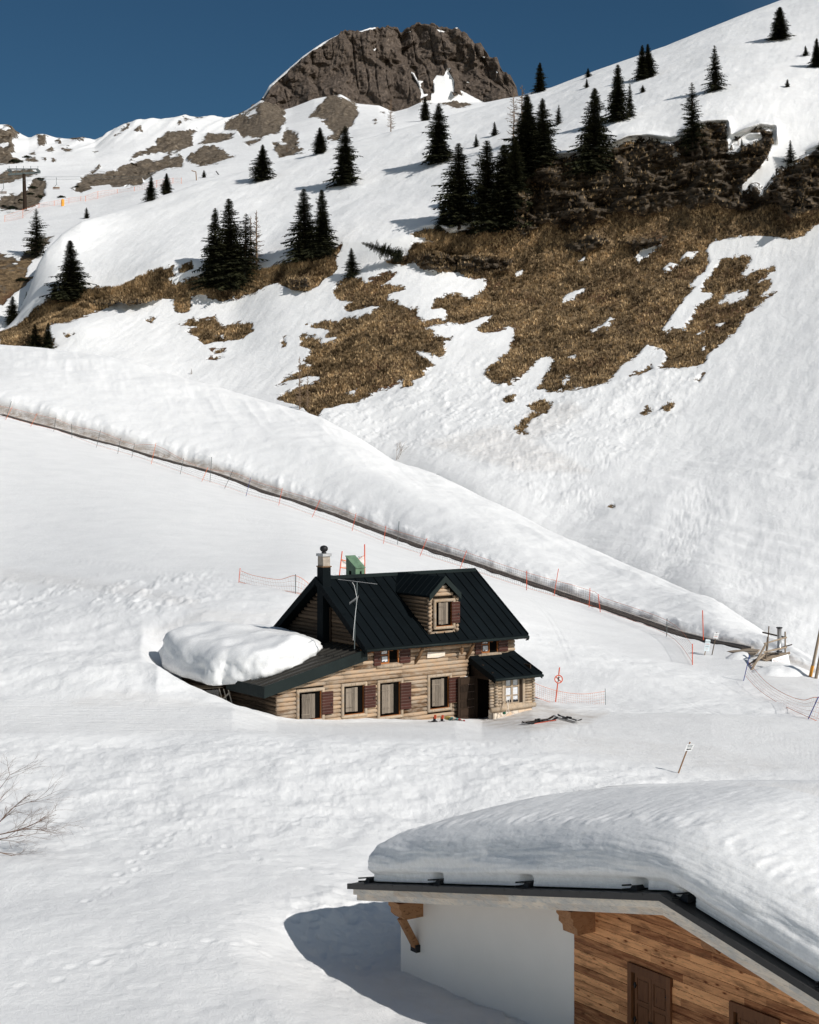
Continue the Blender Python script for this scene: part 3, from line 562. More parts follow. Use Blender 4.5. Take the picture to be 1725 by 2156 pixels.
rocksC += [T6(p) for p in ([(0,600),(130,530),(240,460),(330,500),(335,590),(300,650),(200,690),(100,680),(60,640),(0,630)], [(460,570),(540,480),(580,430),(720,480),(740,550),(700,620),(620,700),(560,700),(600,650),(540,600),(580,590)], [(310,700),(340,640),(400,660),(405,720),(370,740)], [(265,715),(330,720),(440,760),(300,800)], [(1190,480),(1330,475),(1360,505),(1280,525),(1200,500)], [(860,545),(880,540),(880,560)], [(815,590),(850,585),(830,608)], [(110,710),(200,700),(130,745)], [(1085,425),(1145,450),(1140,490),(1110,470)])]
rocksC += [T1([(0,495),(60,510),(120,545),(150,490),(190,470),(130,440),(250,400),(345,408),(290,450),(230,520),(180,570),(160,640),(210,640),(160,690),(100,740),(20,810),(-200,850),(-200,480)])]
holeC = [T5(p) for p in ([(1140,285),(1200,265),(1280,260),(1240,290),(1180,305)], [(1310,285),(1340,265),(1360,280)], [(0,50),(80,55),(110,75),(40,80)], [(0,190),(60,175),(70,200),(20,200)])]+[T6([(100,560),(170,520),(180,545),(130,570)])]+[T1([(80,560),(110,555),(110,570)])]
c7 = [(-400, 300), (0, 263), (22, 262), (35, 275), (60, 287), (80, 284), (120, 291), (170, 288), (200, 294), (240, 272), (285, 258), (340, 256), (390, 246), (420, 250), (480, 250), (510, 238), (550, 211), (600, 230), (615, 226), (661, 208), (693, 202), (718, 199), (752, 218), (798, 222), (829, 236), (860, 228), (886, 216), (960, 217), (1023, 216), (1089, 203), (1200, 200), (1500, 230)]
fence_far = [(-400, 470), (0, 448), (82, 438), (206, 420), (302, 400), (406, 381), (500, 370), (700, 340), (1100, 300), (1500, 290)]
C_K = [
 ([(0, 790)], [(0, 272)], 20),
 ([(-400, 700), (0, 692), (1100, 640)], [(0, 288)], 40),
 ([(-400, 600), (0, 596), (1100, 560)], [(0, 304)], 34),
 ([(-400, 540), (0, 535), (300, 520), (1100, 460)], [(0, 325)], 44),
 (fence_far, [(0, 430), (400, 470), (1100, 500)], 44, 8),
 ([(-400, 380), (0, 352), (300, 340), (560, 305), (800, 266), (1100, 245), (1500, 260)], [(0, 600), (1100, 660)], 46),
 (c7, [(0, 720), (300, 760), (560, 900), (1100, 900)], 5, 3),
 (addc(c7, 14), [(0, 760), (300, 800), (560, 930), (1100, 930)], 5),
 (addc(c7, 200), [(0, 900), (1100, 1050)], 0)]
def dispC(U, V, T, X, Y, Z):
    jit = fbm(X/9, Y/9, Z/9, 5, 105, .7)*9
    bare = np.minimum(maxsd(U, V, rocksC), -maxsd(U, V, holeC)); b = sstep(-2, 3, bare+jit*.6)
    dY = -b*(fbm(X/14, Y/14, Z/12, 5, 101, .6)*7+ridge(X/6, Y/6, Z/5, 4, 103)*3.4+fbm(X/2, Y/2, Z/1.6, 3, 104, .6)*2.0)*sstep(300, 500, Y)
    dY = dY-b*(fbm(X/4, Y/4, Z/3, 4, 111, .6)*1.6)*(1-sstep(300, 500, Y))
    X, Y, Z = along(X, Y, Z, dY)
    z = (1-b)*(fbm(X/60, Y/60, 0, 3, 106)*1.6+fbm(X/12, Y/12, 0, 3, 108)*.35+.5)*sstep(280, 420, Y)
    z = z+b*np.maximum(0, fbm(X/5, Y/5, Z/5, 4, 112))*3*sstep(300, 500, Y)+sstep(5.2, 5.95, T)*(vn(X/7, 0, 0, 109)*1.3+vn(X/2.5, 0, 0, 110)*.6)*sstep(560, 430, U)
    z = z*(1-.5*sstep(5.9, 6, T))
    near = 1-sstep(300, 360, Y)
    return X, Y, Z+z, dict(bare=np.clip(bare*.4+jit*.38, -6, 6), rocky=1-.75*near, dirt=np.zeros(Z.shape))
sheet('far_snowfield', uspan(-60, 1180, 2.4), C_K, dispC, MT['far'], clip_u=(-120, 1300))
# ---- D: rock peak ----
sky = [(440, 262), (500, 250), (540, 222), (552, 207), (567, 180), (600, 151), (638, 118), (680, 89), (718, 70), (747, 59), (756, 66), (790, 56), (806, 58), (819, 50), (833, 56), (840, 61), (844, 68), (874, 54), (905, 50), (939, 49), (962, 58), (981, 75), (1000, 91), (1012, 89), (1032, 119), (1046, 121), (1063, 152), (1074, 156), (1088, 184), (1094, 208), (1115, 240), (1200, 262)]
D_K = [
 ([(0, 300)], [(0, 903)], 12),
 (addc(c7, 6), [(0, 909)], 70, 2),
 ([(440, 262), (540, 226), (560, 205), (600, 190), (638, 170), (700, 140), (760, 130), (844, 136), (939, 130), (1000, 150), (1050, 170), (1085, 195), (1110, 240), (1200, 262)], [(440, 915), (600, 925), (760, 938), (844, 945), (940, 940), (1088, 920), (1200, 915)], 90, 2),
 (sky, [(440, 920), (600, 938), (760, 954), (844, 960), (940, 955), (1088, 930), (1200, 920)], 5, 0),
 (addc(sky, 4), [(440, 935), (600, 960), (1088, 950), (1200, 940)], 6, 0),
 (addc(sky, 200), [(0, 1100)], 0, 0)]
snowD = [T6(p) for p in ([(1250,290),(1235,310),(1265,360),(1270,390),(1300,415),(1440,485),(1440,520),(1130,520),(1080,480),(1085,470),(1140,470),(1135,380),(1170,330),(1210,335),(1225,295)], [(1020,305),(1045,320),(1065,360),(1095,365),(1080,400),(1125,440),(1080,460),(1085,430),(1060,370)], [(1165,75),(1215,85),(1190,90)], [(820,190),(835,182),(828,198)], [(975,110),(1040,88),(1010,98)], [(1325,365),(1355,372),(1340,375)], [(740,88),(830,64),(835,72),(745,95)])]
snowD += [[(548, 207), (564, 180), (598, 149), (636, 116), (678, 88), (716, 68), (716, 72), (700, 80), (660, 106), (636, 122), (610, 146), (600, 158), (570, 184), (556, 206)], [(1013, 119), (1022, 118), (1020, 122)], [(1045, 150), (1052, 152), (1046, 154)], [(958, 57), (966, 60), (962, 62)]]
rockhole = [T6(p) for p in ([(1265,380),(1285,365),(1310,445),(1265,425)], [(1080,380),(1130,340),(1150,360),(1155,430),(1100,435)], [(1250,420),(1290,440),(1265,450)])]
def dispD(U, V, T, X, Y, Z):
    s = np.minimum(maxsd(U, V, snowD), -maxsd(U, V, rockhole)); b = sstep(2, -2, s+fbm(X/6, Y/6, Z/6, 3, 205)*2)
    rib = ridge(X/9+fbm(X/16, 0, Z/14, 3, 207)*1.2+Z/70, Y/60, Z/19, 5, 201); big = fbm(X/20, Y/60, Z/30, 3, 202, .55); led = fbm(X/9, 0, Z/3.2, 3, 203)
    cracks = -np.maximum(0, .16-np.abs(vn(X/6.0+Z/50, 0, Z/26, 209)))/.16
    fine = ridge(X/2.6+fbm(X/5, 0, Z/4, 2, 216), 0, Z/4.5, 4, 215); q1 = (X+fbm(X/18, 0, Z/15, 3, 217)*12+Z*.15)/21; q1 = q1-np.floor(q1); q1 = np.where(q1 < .82, q1/.82, (1-q1)/.18)-.5
    dY = -b*(rib*4.0+big*7+led*1.5+cracks*3.0+fine*1.6+q1*9-np.exp(-((U-846)/16)**2)*sstep(150, 60, V)*12)-(1-b)*fbm(X/30, 0, Z/30, 2, 210)*2
    dY = dY*sstep(.6, 1.4, T)*(1-.65*sstep(2.5, 3, T))
    X, Y, Z = along(X, Y, Z, dY)
    Z = Z+sstep(2.4, 3, T)*(vn(X/4.2, 0, 0, 211)*1.8+vn(X/1.5, 0, 0, 212)*.9)*b
    return X, Y, Z, dict(bare=np.clip(-s*.8, -6, 6), rocky=np.ones(Z.shape), dirt=np.zeros(Z.shape))
sheet('rock_peak', uspan(450, 1150, 1.5, 4), D_K, dispD, MT['peak'])
# ------------------------------------------------------------------ log cabin
HA = R(36.35)
hut = empty('log_cabin', (-2.116, 65.443, 0), HA, 'two storey log cabin with black sheet metal roof and red brown shutters in the snow', 'cabin')
HM = Matrix.Translation((-2.116, 65.443, 0)) @ Matrix.Rotation(HA, 4, 'Z')
LR, LS = .092, .170
def logrun(mb, a, b, z, holes, fix, axis, n0, joints=True, seed=0, r=LR):
    """one course of logs from a to b at height z, leaving out the holes; fix = plane position; axis x or y"""
    segs = [(a, b)]
    for (h0, z0, h1, z1) in holes:
        if z0 < z < z1:
            ns = []
            for p, q in segs:
                if h0 > p: ns.append((p, min(q, h0)))
                if h1 < q: ns.append((max(p, h1), q))
            segs = [x for x in ns if x[1]-x[0] > .05]
    for p, q in segs:
        cuts = [p]
        if joints and q-p > 3.2:
            x = p+random.uniform(1.2, 3)
            while x < q-1: cuts.append(x); x += random.uniform(2, 4)
        cuts.append(q)
        for i in range(len(cuts)-1):
            c, d = cuts[i], cuts[i+1]-(.012 if i < len(cuts)-2 else 0); m_ = max(2, int((d-c)/.7)+1); pts = []; rr = []
            k = random.uniform(.93, 1.06)
            for j in range(m_+1):
                s = c+(d-c)*j/m_; wob = random.uniform(-.006, .006)
                pts.append((s, fix+wob, z+random.uniform(-.005, .005)) if axis == 'x' else (fix+wob, s, z+random.uniform(-.005, .005))); rr.append(r*k*random.uniform(.96, 1.04))
            rr[0] *= .9; rr[-1] *= .9
            mb.tube(pts, rr, 10)
Lroof = lambda y: 3.50+.71*y      # main roof underside at depth y (front slope)
wins = dict(a=(-3.1, .23, -1.75, 1.62), b=(-.92, .24, .37, 1.67), c=(.89, 0, 2.23, 1.66), d=(3.52, .06, 4.84, 1.67))
Hl = [wins[k] for k in 'abcd']+[(1.02, 2.33, 2.02, 3.3), (6.47, 2.39, 7.45, 3.3)]
mb = MB(); z = -1.3
while z < 3.35:
    a = -4.0 if z < 1.84 else (z-2.76)/.23; b = 5.78 if z < 2.2 else 8.43
    if z < .3: b = 5.25
    if a < b: logrun(mb, a, b, z, Hl, 0, 'x', 0)
    if z < .3: logrun(mb, 5.3, 5.85, z, [], .0, 'x', 0)
    z += LS
mb.build('front_wall', MT['log'], hut, True)
mb = MB(); mb.box(-3.95, 5.9, .05, .3, -1.4, 1.9); mb.box(.5, 8.38, .06, .3, 1.9, 3.3); mb.box(8.2, 8.38, .3, 6.9, -1.4, 3.3); mb.box(5.9, 8.3, .3, .5, -1.4, 1.9); mb.box(-3.9, 8.2, 6.8, 6.95, -1.4, 2.0); mb.box(.6, 8.2, 6.8, 6.95, 2, 3.0)
mb.build('inner_wall', MT['darkwood'], hut)
# right gable and rear log ends
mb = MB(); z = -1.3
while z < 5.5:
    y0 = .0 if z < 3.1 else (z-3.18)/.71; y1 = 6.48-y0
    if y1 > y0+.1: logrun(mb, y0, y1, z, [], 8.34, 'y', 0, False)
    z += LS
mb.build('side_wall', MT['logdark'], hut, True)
# left gable wall above the wing roof, and wing end wall
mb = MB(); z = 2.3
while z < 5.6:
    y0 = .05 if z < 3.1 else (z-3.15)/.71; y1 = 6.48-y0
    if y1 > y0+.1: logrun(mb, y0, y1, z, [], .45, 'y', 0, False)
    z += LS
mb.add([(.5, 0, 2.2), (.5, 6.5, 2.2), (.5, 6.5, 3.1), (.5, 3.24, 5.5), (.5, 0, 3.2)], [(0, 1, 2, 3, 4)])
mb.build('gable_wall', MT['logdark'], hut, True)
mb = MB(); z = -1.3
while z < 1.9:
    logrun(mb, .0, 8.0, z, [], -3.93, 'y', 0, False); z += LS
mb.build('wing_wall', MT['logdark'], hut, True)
# ---- main roof
X0, X1 = 0.0, 8.76
ye, yr, yb = -.55, 3.24, 7.03; ze, zr = 3.11, 5.80
def slopez(y): return ze+(y-ye)*(zr-ze)/(yr-ye) if y <= yr else zr-(y-yr)*(zr-3.11)/(yb-yr)
mb = MB(); th = .10
for (ya, yb_) in ((ye, yr), (yr, yb)):
    mb.hexa([(X0, ya, slopez(ya)-th), (X1, ya, slopez(ya)-th), (X1, yb_, slopez(yb_)-th), (X0, yb_, slopez(yb_)-th), (X0, ya, slopez(ya)), (X1, ya, slopez(ya)), (X1, yb_, slopez(yb_)), (X0, yb_, slopez(yb_))])
x = X0+.42
while x < X1-.1:                      # standing seams
    for (ya, yb_) in ((ye+.01, yr-.1), (yr+.1, yb)):
        if 3.5 < x < 5.25 and ya < 1:
            ya = 3.0 if abs(x-4.36) < .25 else (2.2 if abs(x-4.36) < .6 else 1.9)
            mb.beam((x, -.5, slopez(-.5)+.02), (x, -.03, slopez(-.03)+.02), .025, .045)
        mb.beam((x, ya, slopez(ya)+.02), (x, yb_, slopez(yb_)+.02), .025, .05)
    x += .50
roof = mb.build('roof', MT['roof'], hut)
mb = MB(); mb.hexa([(X0-.02, yr-.16, zr-.085), (X1+.02, yr-.16, zr-.085), (X1+.02, yr, zr+.035), (X0-.02, yr, zr+.035), (X0-.02, yr-.16, zr-.055), (X1+.02, yr-.16, zr-.055), (X1+.02, yr, zr+.065), (X0-.02, yr, zr+.065)])
mb.hexa([(X0-.02, yr, zr+.035), (X1+.02, yr, zr+.035), (X1+.02, yr+.16, zr-.085), (X0-.02, yr+.16, zr-.085), (X0-.02, yr, zr+.065), (X1+.02, yr, zr+.065), (X1+.02, yr+.16, zr-.055), (X0-.02, yr+.16, zr-.055)])
mb.build('ridge_cap', MT['trim'], roof)
for xx in (X0-.03, X1+.03):
    for (ya, yb_) in ((ye, yr), (yr, yb)):
        mb = MB(); mb.hexa([(xx-.03, ya, slopez(ya)-.26), (xx+.03, ya, slopez(ya)-.26), (xx+.03, yb_, slopez(yb_)-.26), (xx-.03, yb_, slopez(yb_)-.26), (xx-.03, ya, slopez(ya)+.06), (xx+.03, ya, slopez(ya)+.06), (xx+.03, yb_, slopez(yb_)+.06), (xx-.03, yb_, slopez(yb_)+.06)])
        mb.build('verge_board', MT['roof'], roof)
mb = MB(); mb.tube([(X0-.02, ye-.05, ze-.09), (X1+.02, ye-.05, ze-.10)], .065, 8); mb.tube([(X1+.02, ye-.05, ze-.1), (X1+.06, ye-.02, ze-.18), (X1-.02, ye+.1, ze-.26)], .03, 6)
mb.build('gutter', MT['trim'], roof, True)
mb = MB(); mb.box(X0+.05, X1-.05, ye+.08, -.02, ze-.15, ze-.10); 
for k in range(18): mb.box(.3+k*.49, .42+k*.49, ye+.05, .1, ze-.19, ze-.10)
mb.build('soffit', MT['orange'], roof)
# ---- dormer
DX, dw, dz0, dz1 = 4.36, .80, 3.45, 4.92
dorm = MB(); z = dz0
while z < 5.75:
    hw = .72 if z < dz1 else .72-(z-dz1)/1.02
    if hw > .06: logrun(dorm, DX-hw, DX+hw, z, [(3.8, 3.6, 4.95, 4.95)], 0.03, 'x', 0, False)
    z += .165
for sx in (-.72, .72):
    z = dz0
    while z < dz1+.05: dorm.tube([(DX+sx, -.10, z), (DX+sx, 2.2, z)], .085, 9); z += .165
dorm.box(DX-.68, DX+.68, .1, 2.0, 3.4, 5.0)
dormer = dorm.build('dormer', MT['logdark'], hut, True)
mb = MB(); z = dz0                    # sunlit front and the corner log ends
while z < 5.75:
    hw = .72 if z < dz1 else .72-(z-dz1)/1.02
    if hw > .06: logrun(mb, DX-hw, DX+hw, z, [(3.8, 3.6, 4.95, 4.95)], -.02, 'x', 0, False, r=.088)
    z += .165
for sx in (-.74, .74):
    z = dz0+.1
    while z < dz1: mb.tube([(DX+sx, -.17, z), (DX+sx, -.02, z)], [.07, .085], 9); z += .165
mb.build('dormer_front', MT['log'], dormer, True)
mb = MB(); yd = -.24; zt, rw, zl = 5.86, .86, 5.08
for s in (-1, 1):
    back = lambda zz: (zz-3.5)/.71+.3
    a = (DX, yd, zt); b = (DX+s*rw, yd, zl); c_ = (DX+s*rw, back(zl)-.1, zl); d_ = (DX, 3.25, zt)
    vs = [a, b, c_, d_]; lo = [(x, y, z_-.07) for x, y, z_ in vs]
    mb.add(lo+vs, [(0, 1, 2, 3), (7, 6, 5, 4), (0, 4, 5, 1), (1, 5, 6, 2), (2, 6, 7, 3), (3, 7, 4, 0)])
    for k in range(7):
        yy = yd+.25+k*.42; e = min(rw, (back(zt)-yy)*.0+rw)
        z2 = zt-(zt-zl)
        if yy > back(zl)-.1: f_ = min(1, (yy-back(zl)+.1)/(3.25-back(zl)+.1)); e = rw*(1-f_); z2 = zt-(zt-zl)*(1-f_)
        if e > .15: mb.beam((DX, yy, zt+.02), (DX+s*e, yy, z2+.02), .025, .045)
droof = mb.build('dormer_roof', MT['roof'], dormer)
mb = MB()
for s in (-1, 1):
    mb.hexa([(DX, yd-.04, zt-.23), (DX+s*rw, yd-.04, zl-.23), (DX+s*rw, yd, zl-.23), (DX, yd, zt-.23), (DX, yd-.04, zt+.05), (DX+s*rw, yd-.04, zl+.05), (DX+s*rw, yd, zl+.05), (DX, yd, zt+.05)])
mb.build('dormer_verge', MT['trim'], dormer)
# ---- windows of half logs with one closed grey shutter and one open red shutter
def halflog_frame(mb, x0, z0, x1, z1, y, w_=.13):
    for a, b in (((x0, z0), (x0, z1)), ((x1, z1), (x1, z0)), ((x0, z1), (x1, z1)), ((x1, z0), (x0, z0))):
        p = Vector((a[0]+(w_/2 if a[0] == x0 else -w_/2)*1, y, a[1]+(w_/2 if a[1] == z0 else -w_/2)))
        q = Vector((b[0]+(w_/2 if b[0] == x0 else -w_/2)*1, y, b[1]+(w_/2 if b[1] == z0 else -w_/2)))
        d = (q-p).normalized(); mb.tube([p-d*w_/2, p-d*.1*w_, q+d*.1*w_, q+d*w_/2], [w_*.45, w_*.58, w_*.58, w_*.45], 8)
def red_shutter(x0, z0, x1, z1, y, parent, n=8, name='open_shutter'):
    mb = MB(); h = (z1-z0)/n
    for i in range(n): mb.box(x0, x1, y-.035, y, z0+i*h+.012, z0+(i+1)*h-.006)
    o = mb.build(name, MT['red'], parent)
    mb = MB(); mb.box(x0+.005, x1-.005, y-.022, y-.008, z0+.01, z1-.01); mb.build('pale_batten', MT['redline'], o)
    mb = MB(); mb.box(x1-.12, x1-.08, y-.06, y-.03, z0+.38*(z1-z0), z0+.46*(z1-z0)); mb.build('hook', MT['black'], o)
    return o
def grey_shutter(x0, z0, x1, z1, y, parent, n=4):
    mb = MB(); w_ = (x1-x0)/n
    for i in range(n): mb.box(x0+i*w_+.004, x0+(i+1)*w_-.004, y-.035+random.uniform(-.004, .004), y, z0+random.uniform(-.012, .012), z1+random.uniform(-.01, .01))
    o = mb.build('grey_shutter', MT['grey'], parent)
    for t in (.16, .80): mb = MB(); mb.box(x0-.02, x0+.62*(x1-x0), y-.05, y-.034, z0+t*(z1-z0), z0+t*(z1-z0)+.035); mb.build('strap_hinge', MT['grey'], o)
    return o
def log_window(fr, gs, rs, y=0, parent=hut, n=8):
    mb = MB(); halflog_frame(mb, *fr, y-.07); o = mb.build('window', MT['frame'], parent, True)
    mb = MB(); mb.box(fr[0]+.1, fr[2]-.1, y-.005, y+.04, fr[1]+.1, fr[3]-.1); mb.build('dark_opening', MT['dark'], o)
    mb = MB(); xi = fr[2]-.16
    mb.box(xi-.022, xi, y-.08, y-.01, fr[1]+.13, fr[3]-.13); mb.box(fr[0]+.13, xi, y-.10, y-.01, fr[1]+.12, fr[1]+.145)
    mb.build('inner_frame', MT['orange'], o)
    if parent is hut: g_ = grey_shutter(*gs, y-.1, o); r_ = red_shutter(*rs, y-.12, o, n)
    return o
log_window(wins['a'], (-2.87, .42, -2.24, 1.41), (-1.90, .5, -1.36, 1.44), n=8)
log_window(wins['b'], (-.73, .5, -.14, 1.48), (.20, .57, .77, 1.51), n=8)
log_window(wins['c'], (1.10, .26, 1.69, 1.46), (2.06, .33, 2.61, 1.47), n=9)
log_window(wins['d'], (3.74, .31, 4.38, 1.46), (4.65, .37, 5.24, 1.48), n=9)
log_window((3.79, 3.60, 4.96, 4.90), (4.03, 3.82, 4.53, 4.75), (4.74, 3.83, 5.18, 4.76), y=-.08, n=7)
def eave_window(x0, z0, x1, z1, shL, shR):
    mb = MB(); mb.tube([(x0-.18, -.05, z0-.10), (x1+.15, -.05, z0-.10)], .10, 9); o = mb.build('window', MT['frame'], hut, True)
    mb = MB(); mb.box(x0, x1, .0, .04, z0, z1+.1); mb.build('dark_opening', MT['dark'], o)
    mb = MB(); w_ = .045
    for a, b, c_, d_ in ((x0, x0+w_, z0, z1+.1), (x0+.42, x0+.42+w_, z0, z1+.1), (x0, x0+.42, z0, z0+w_*1.3), (x0, x0+.42, z0+.36, z0+.39)): mb.box(a, b, -.07, .0, c_, d_)
    mb.build('casement', MT['orange'], o)
    mb = MB(); mb.box(x1-w_, x1, -.07, 0, z0, z1+.1); mb.build('jamb', MT['orange'], o)
    mb = MB(); mb.box(x0+.05, x0+.41, -.02, -.005, z0+.06, z1+.05); mb.build('pane', MT['glass'], o)
    mb = MB(); 
    for k in range(4): mb.box(x0+.12+k*.07, x0+.1901+k*.07, -.035, -.025, z0+.10+.03*math.sin(k*2), z0+.30)
    mb.build('curtain', MT['curtain'], o); mb = MB(); mb.box(x0+.10, x0+.38, -.035, -.028, z0+.42, z0+.62); mb.build('curtain', MT['curtain'], o)
    red_shutter(*shL, -.11, o, 5); red_shutter(*shR, -.11, o, 5)
eave_window(1.05, 2.33, 2.02, 3.0, (.70, 2.28, 1.03, 2.98), (2.04, 2.29, 2.58, 2.98))
eave_window(6.50, 2.39, 7.45, 3.0, (6.12, 2.36, 6.46, 3.0), (7.45, 2.39, 7.97, 3.0))
# ---- struts under the eave, plaque, lantern, number plate
for x in (2.86, 5.64):
    mb = MB(); mb.tube([(x, -.06, 2.24), (x+.10, -.22, 2.5), (x+.14, -.46, 2.95)], [.065, .075, .07], 8); mb.build('eave_strut', MT['midwood'], hut, True)
mb = MB(); mb.add([(3.46, -.14, 2.42), (4.05, -.14, 2.40), (4.42, -.14, 2.45), (4.44, -.14, 2.62), (4.1, -.14, 2.63), (3.5, -.14, 2.67), (3.46, -.10, 2.42), (4.05, -.10, 2.40), (4.42, -.10, 2.45), (4.44, -.10, 2.62), (4.1, -.10, 2.63), (3.5, -.10, 2.67)], [(5, 4, 3, 2, 1, 0), (6, 7, 8, 9, 10, 11), (0, 1, 7, 6), (1, 2, 8, 7), (2, 3, 9, 8), (3, 4, 10, 9), (4, 5, 11, 10), (5, 0, 6, 11)])
plq = mb.build('wooden_plaque', MT['rake'], hut)
mb = MB()
for x in (3.62, 4.28): mb.tube([(x, -.12, 2.64), (x, -.14, 3.0)], .008, 4)
mb.build('chain', MT['black'], plq)
mb = MB(); lx = 5.22; mb.lathe((lx, -.30, 2.48), [(.03, 0), (.065, .02), (.085, .20), (.11, .21), (.02, .31), (.012, .36)], 6); mb.tube([(lx, -.30, 2.84), (lx, -.3, 2.9), (lx, -.05, 2.92)], .012, 4); mb.tube([(lx, -.3, 2.48), (lx, -.3, 2.38)], .015, 4)
lan = mb.build('lantern', MT['midwood'], hut)
mb = MB(); mb.lathe((lx, -.30, 2.51), [(.055, 0), (.075, .16)], 6); mb.build('lantern_glass', MT['redline'], lan)
mb = MB(); mb.box(5.50, 5.68, -.15, -.12, 1.28, 1.46); mb.build('number_plate', MT['white'], hut)
# ---- chimney on the gable
mb = MB(); mb.box(0.0, .40, 2.70, 3.16, 2.95, 6.30); chim = mb.build('chimney', MT['roof'], hut)
mb = MB(); mb.tube([(.33, 2.62, 2.9), (.33, 2.62, 4.55)], .055, 8); mb.build('downpipe', MT['darkwood'], chim)
mb = MB(); mb.box(-.03, .43, 2.67, 3.19, 6.28, 6.33); mb.build('flashing', MT['midwood'], chim)
mb = MB(); mb.box(.02, .38, 2.72, 3.14, 6.33, 6.55, .8); mb.box(.02, .38, 2.72, 3.14, 6.552, 6.75, .2); mb.build('chimney_stack', MT['stone'], chim)
mb = MB(); mb.box(-.03, .43, 2.66, 3.20, 6.75, 6.86); mb.build('chimney_cap', MT['cap'], chim)
mb = MB(); mb.lathe((.2, 2.93, 6.86), [(.10, 0), (.11, .05), (.07, .07), (.13, .10), (.175, .17), (.175, .25), (.12, .32), (.03, .35)], 14); mb.build('rotating_cowl', MT['black'], chim, True)
# ---- green vent housing behind the ridge
mb = MB(); gx0, gx1, gy0, gy1 = 2.6, 3.1, 4.02, 4.78
mb.hexa([(gx0, gy0, 4.9), (gx1, gy0, 4.9), (gx1, gy1, 4.4), (gx0, gy1, 4.4), (gx0, gy0, 6.06), (gx1, gy0, 6.06), (gx1, gy1, 6.52), (gx0, gy1, 6.52)])
vent = mb.build('green_vent_housing', MT['vent'], hut)
mb = MB(); mb.hexa([(gx0-.02, gy0-.03, 6.06), (gx1+.02, gy0-.03, 6.06), (gx1+.02, gy1+.03, 6.56), (gx0-.02, gy1+.03, 6.56), (gx0-.02, gy0-.03, 6.09), (gx1+.02, gy0-.03, 6.09), (gx1+.02, gy1+.03, 6.59), (gx0-.02, gy1+.03, 6.59)])
mb.build('vent_lid', MT['vent'], vent)
mb = MB(); mb.box(gx0+.23, gx0+.32, gy0-.012, gy0+.05, 5.75, 5.92); mb.box(gx0-.012, gx0+.05, gy0+.35, gy0+.5, 5.75, 5.92); mb.build('vent_slot', MT['dark'], vent)
# ---- wing roof (lean-to)
wz = lambda x: 2.97+.23*x
WX0, WX1, WY0, WY1 = -4.72, .42, -.30, 8.3
mb = MB(); mb.hexa([(WX0, WY0, wz(WX0)-.1), (WX1, WY0, wz(WX1)-.1), (WX1, WY1, wz(WX1)-.1), (WX0, WY1, wz(WX0)-.1), (WX0, WY0, wz(WX0)), (WX1, WY0, wz(WX1)), (WX1, WY1, wz(WX1)), (WX0, WY1, wz(WX0))])
y = WY0+.35
while y < WY1: mb.beam((WX0, y, wz(WX0)+.025), (WX1, y, wz(WX1)+.025), .03, .055); y += .42
wr = mb.build('wing_roof', MT['wingroof'], hut)
mb = MB(); mb.hexa([(WX0-.04, WY0-.04, wz(WX0)-.43), (WX1-.2, WY0-.04, wz(WX1-.2)-.43), (WX1-.2, WY0, wz(WX1-.2)-.43), (WX0-.04, WY0, wz(WX0)-.43), (WX0-.04, WY0-.04, wz(WX0)+.04), (WX1-.2, WY0-.04, wz(WX1-.2)+.04), (WX1-.2, WY0, wz(WX1-.2)+.04), (WX0-.04, WY0, wz(WX0)+.04)])
mb.box(WX0-.04, WX0, WY0, 2.7, wz(WX0)-.43, wz(WX0)+.03)
mb.build('fascia', MT['trim'], wr)
mb = MB(); mb.box(WX0+.02, -4.0, WY0+.02, 2.7, wz(WX0)-.4, wz(WX0)-.36); mb.build('soffit', MT['darkwood'], wr)
# ---- porch with its own roof
PX0, PX1, PY = 5.83, 8.46, -1.85
pz = lambda y: 2.27+.39*y
mb = MB(); mb.hexa([(PX0, PY, pz(PY)-.08), (PX1, PY, pz(PY)-.08), (PX1, .0, pz(0)-.08), (PX0, .0, pz(0)-.08), (PX0, PY, pz(PY)), (PX1, PY, pz(PY)), (PX1, .0, pz(0)), (PX0, .0, pz(0))])
for k in range(6): x = PX0+.02+k*.52; mb.beam((x, PY, pz(PY)+.02), (x, -.25, pz(-.25)+.02), .025, .05)
mb.hexa([(PX0, -.28, pz(-.28)+.005), (PX1, -.28, pz(-.28)+.005), (PX1, -.02, pz(0)+.02), (PX0, -.02, pz(0)+.02), (PX0, -.28, pz(-.28)+.035), (PX1, -.28, pz(-.28)+.035), (PX1, -.02, pz(0)+.09), (PX0, -.02, pz(0)+.09)])
pr = mb.build('porch_roof', MT['roof'], hut)
mb = MB(); mb.tube([(PX0-.02, PY-.04, pz(PY)-.08), (PX1+.04, PY-.04, pz(PY)-.09)], .06, 8); mb.build('gutter', MT['trim'], pr, True)
mb = MB(); mb.hexa([(PX0-.04, PY, pz(PY)-.22), (PX0, PY, pz(PY)-.22), (PX0, 0, pz(0)-.22), (PX0-.04, 0, pz(0)-.22), (PX0-.04, PY, pz(PY)+.05), (PX0, PY, pz(PY)+.05), (PX0, 0, pz(0)+.05), (PX0-.04, 0, pz(0)+.05)])
mb.build('verge_board', MT['roof'], pr); mb = MB(); mb.hexa([(PX1, PY, pz(PY)-.22), (PX1+.04, PY, pz(PY)-.22), (PX1+.04, 0, pz(0)-.22), (PX1, 0, pz(0)-.22), (PX1, PY, pz(PY)+.05), (PX1+.04, PY, pz(PY)+.05), (PX1+.04, 0, pz(0)+.05), (PX1, 0, pz(0)+.05)])
mb.build('verge_board', MT['roof'], pr)
QX0, QX1, QY = 5.98, 8.24, -1.5
mb = MB(); z = .30
while z < 1.55: mb.tube([(7.74, QY+.02, z), (QX1, QY+.02, z)], .062, 8); mb.tube([(QX1, QY-.10, z+.06), (QX1, 0, z+.06)], .062, 8); z += .125
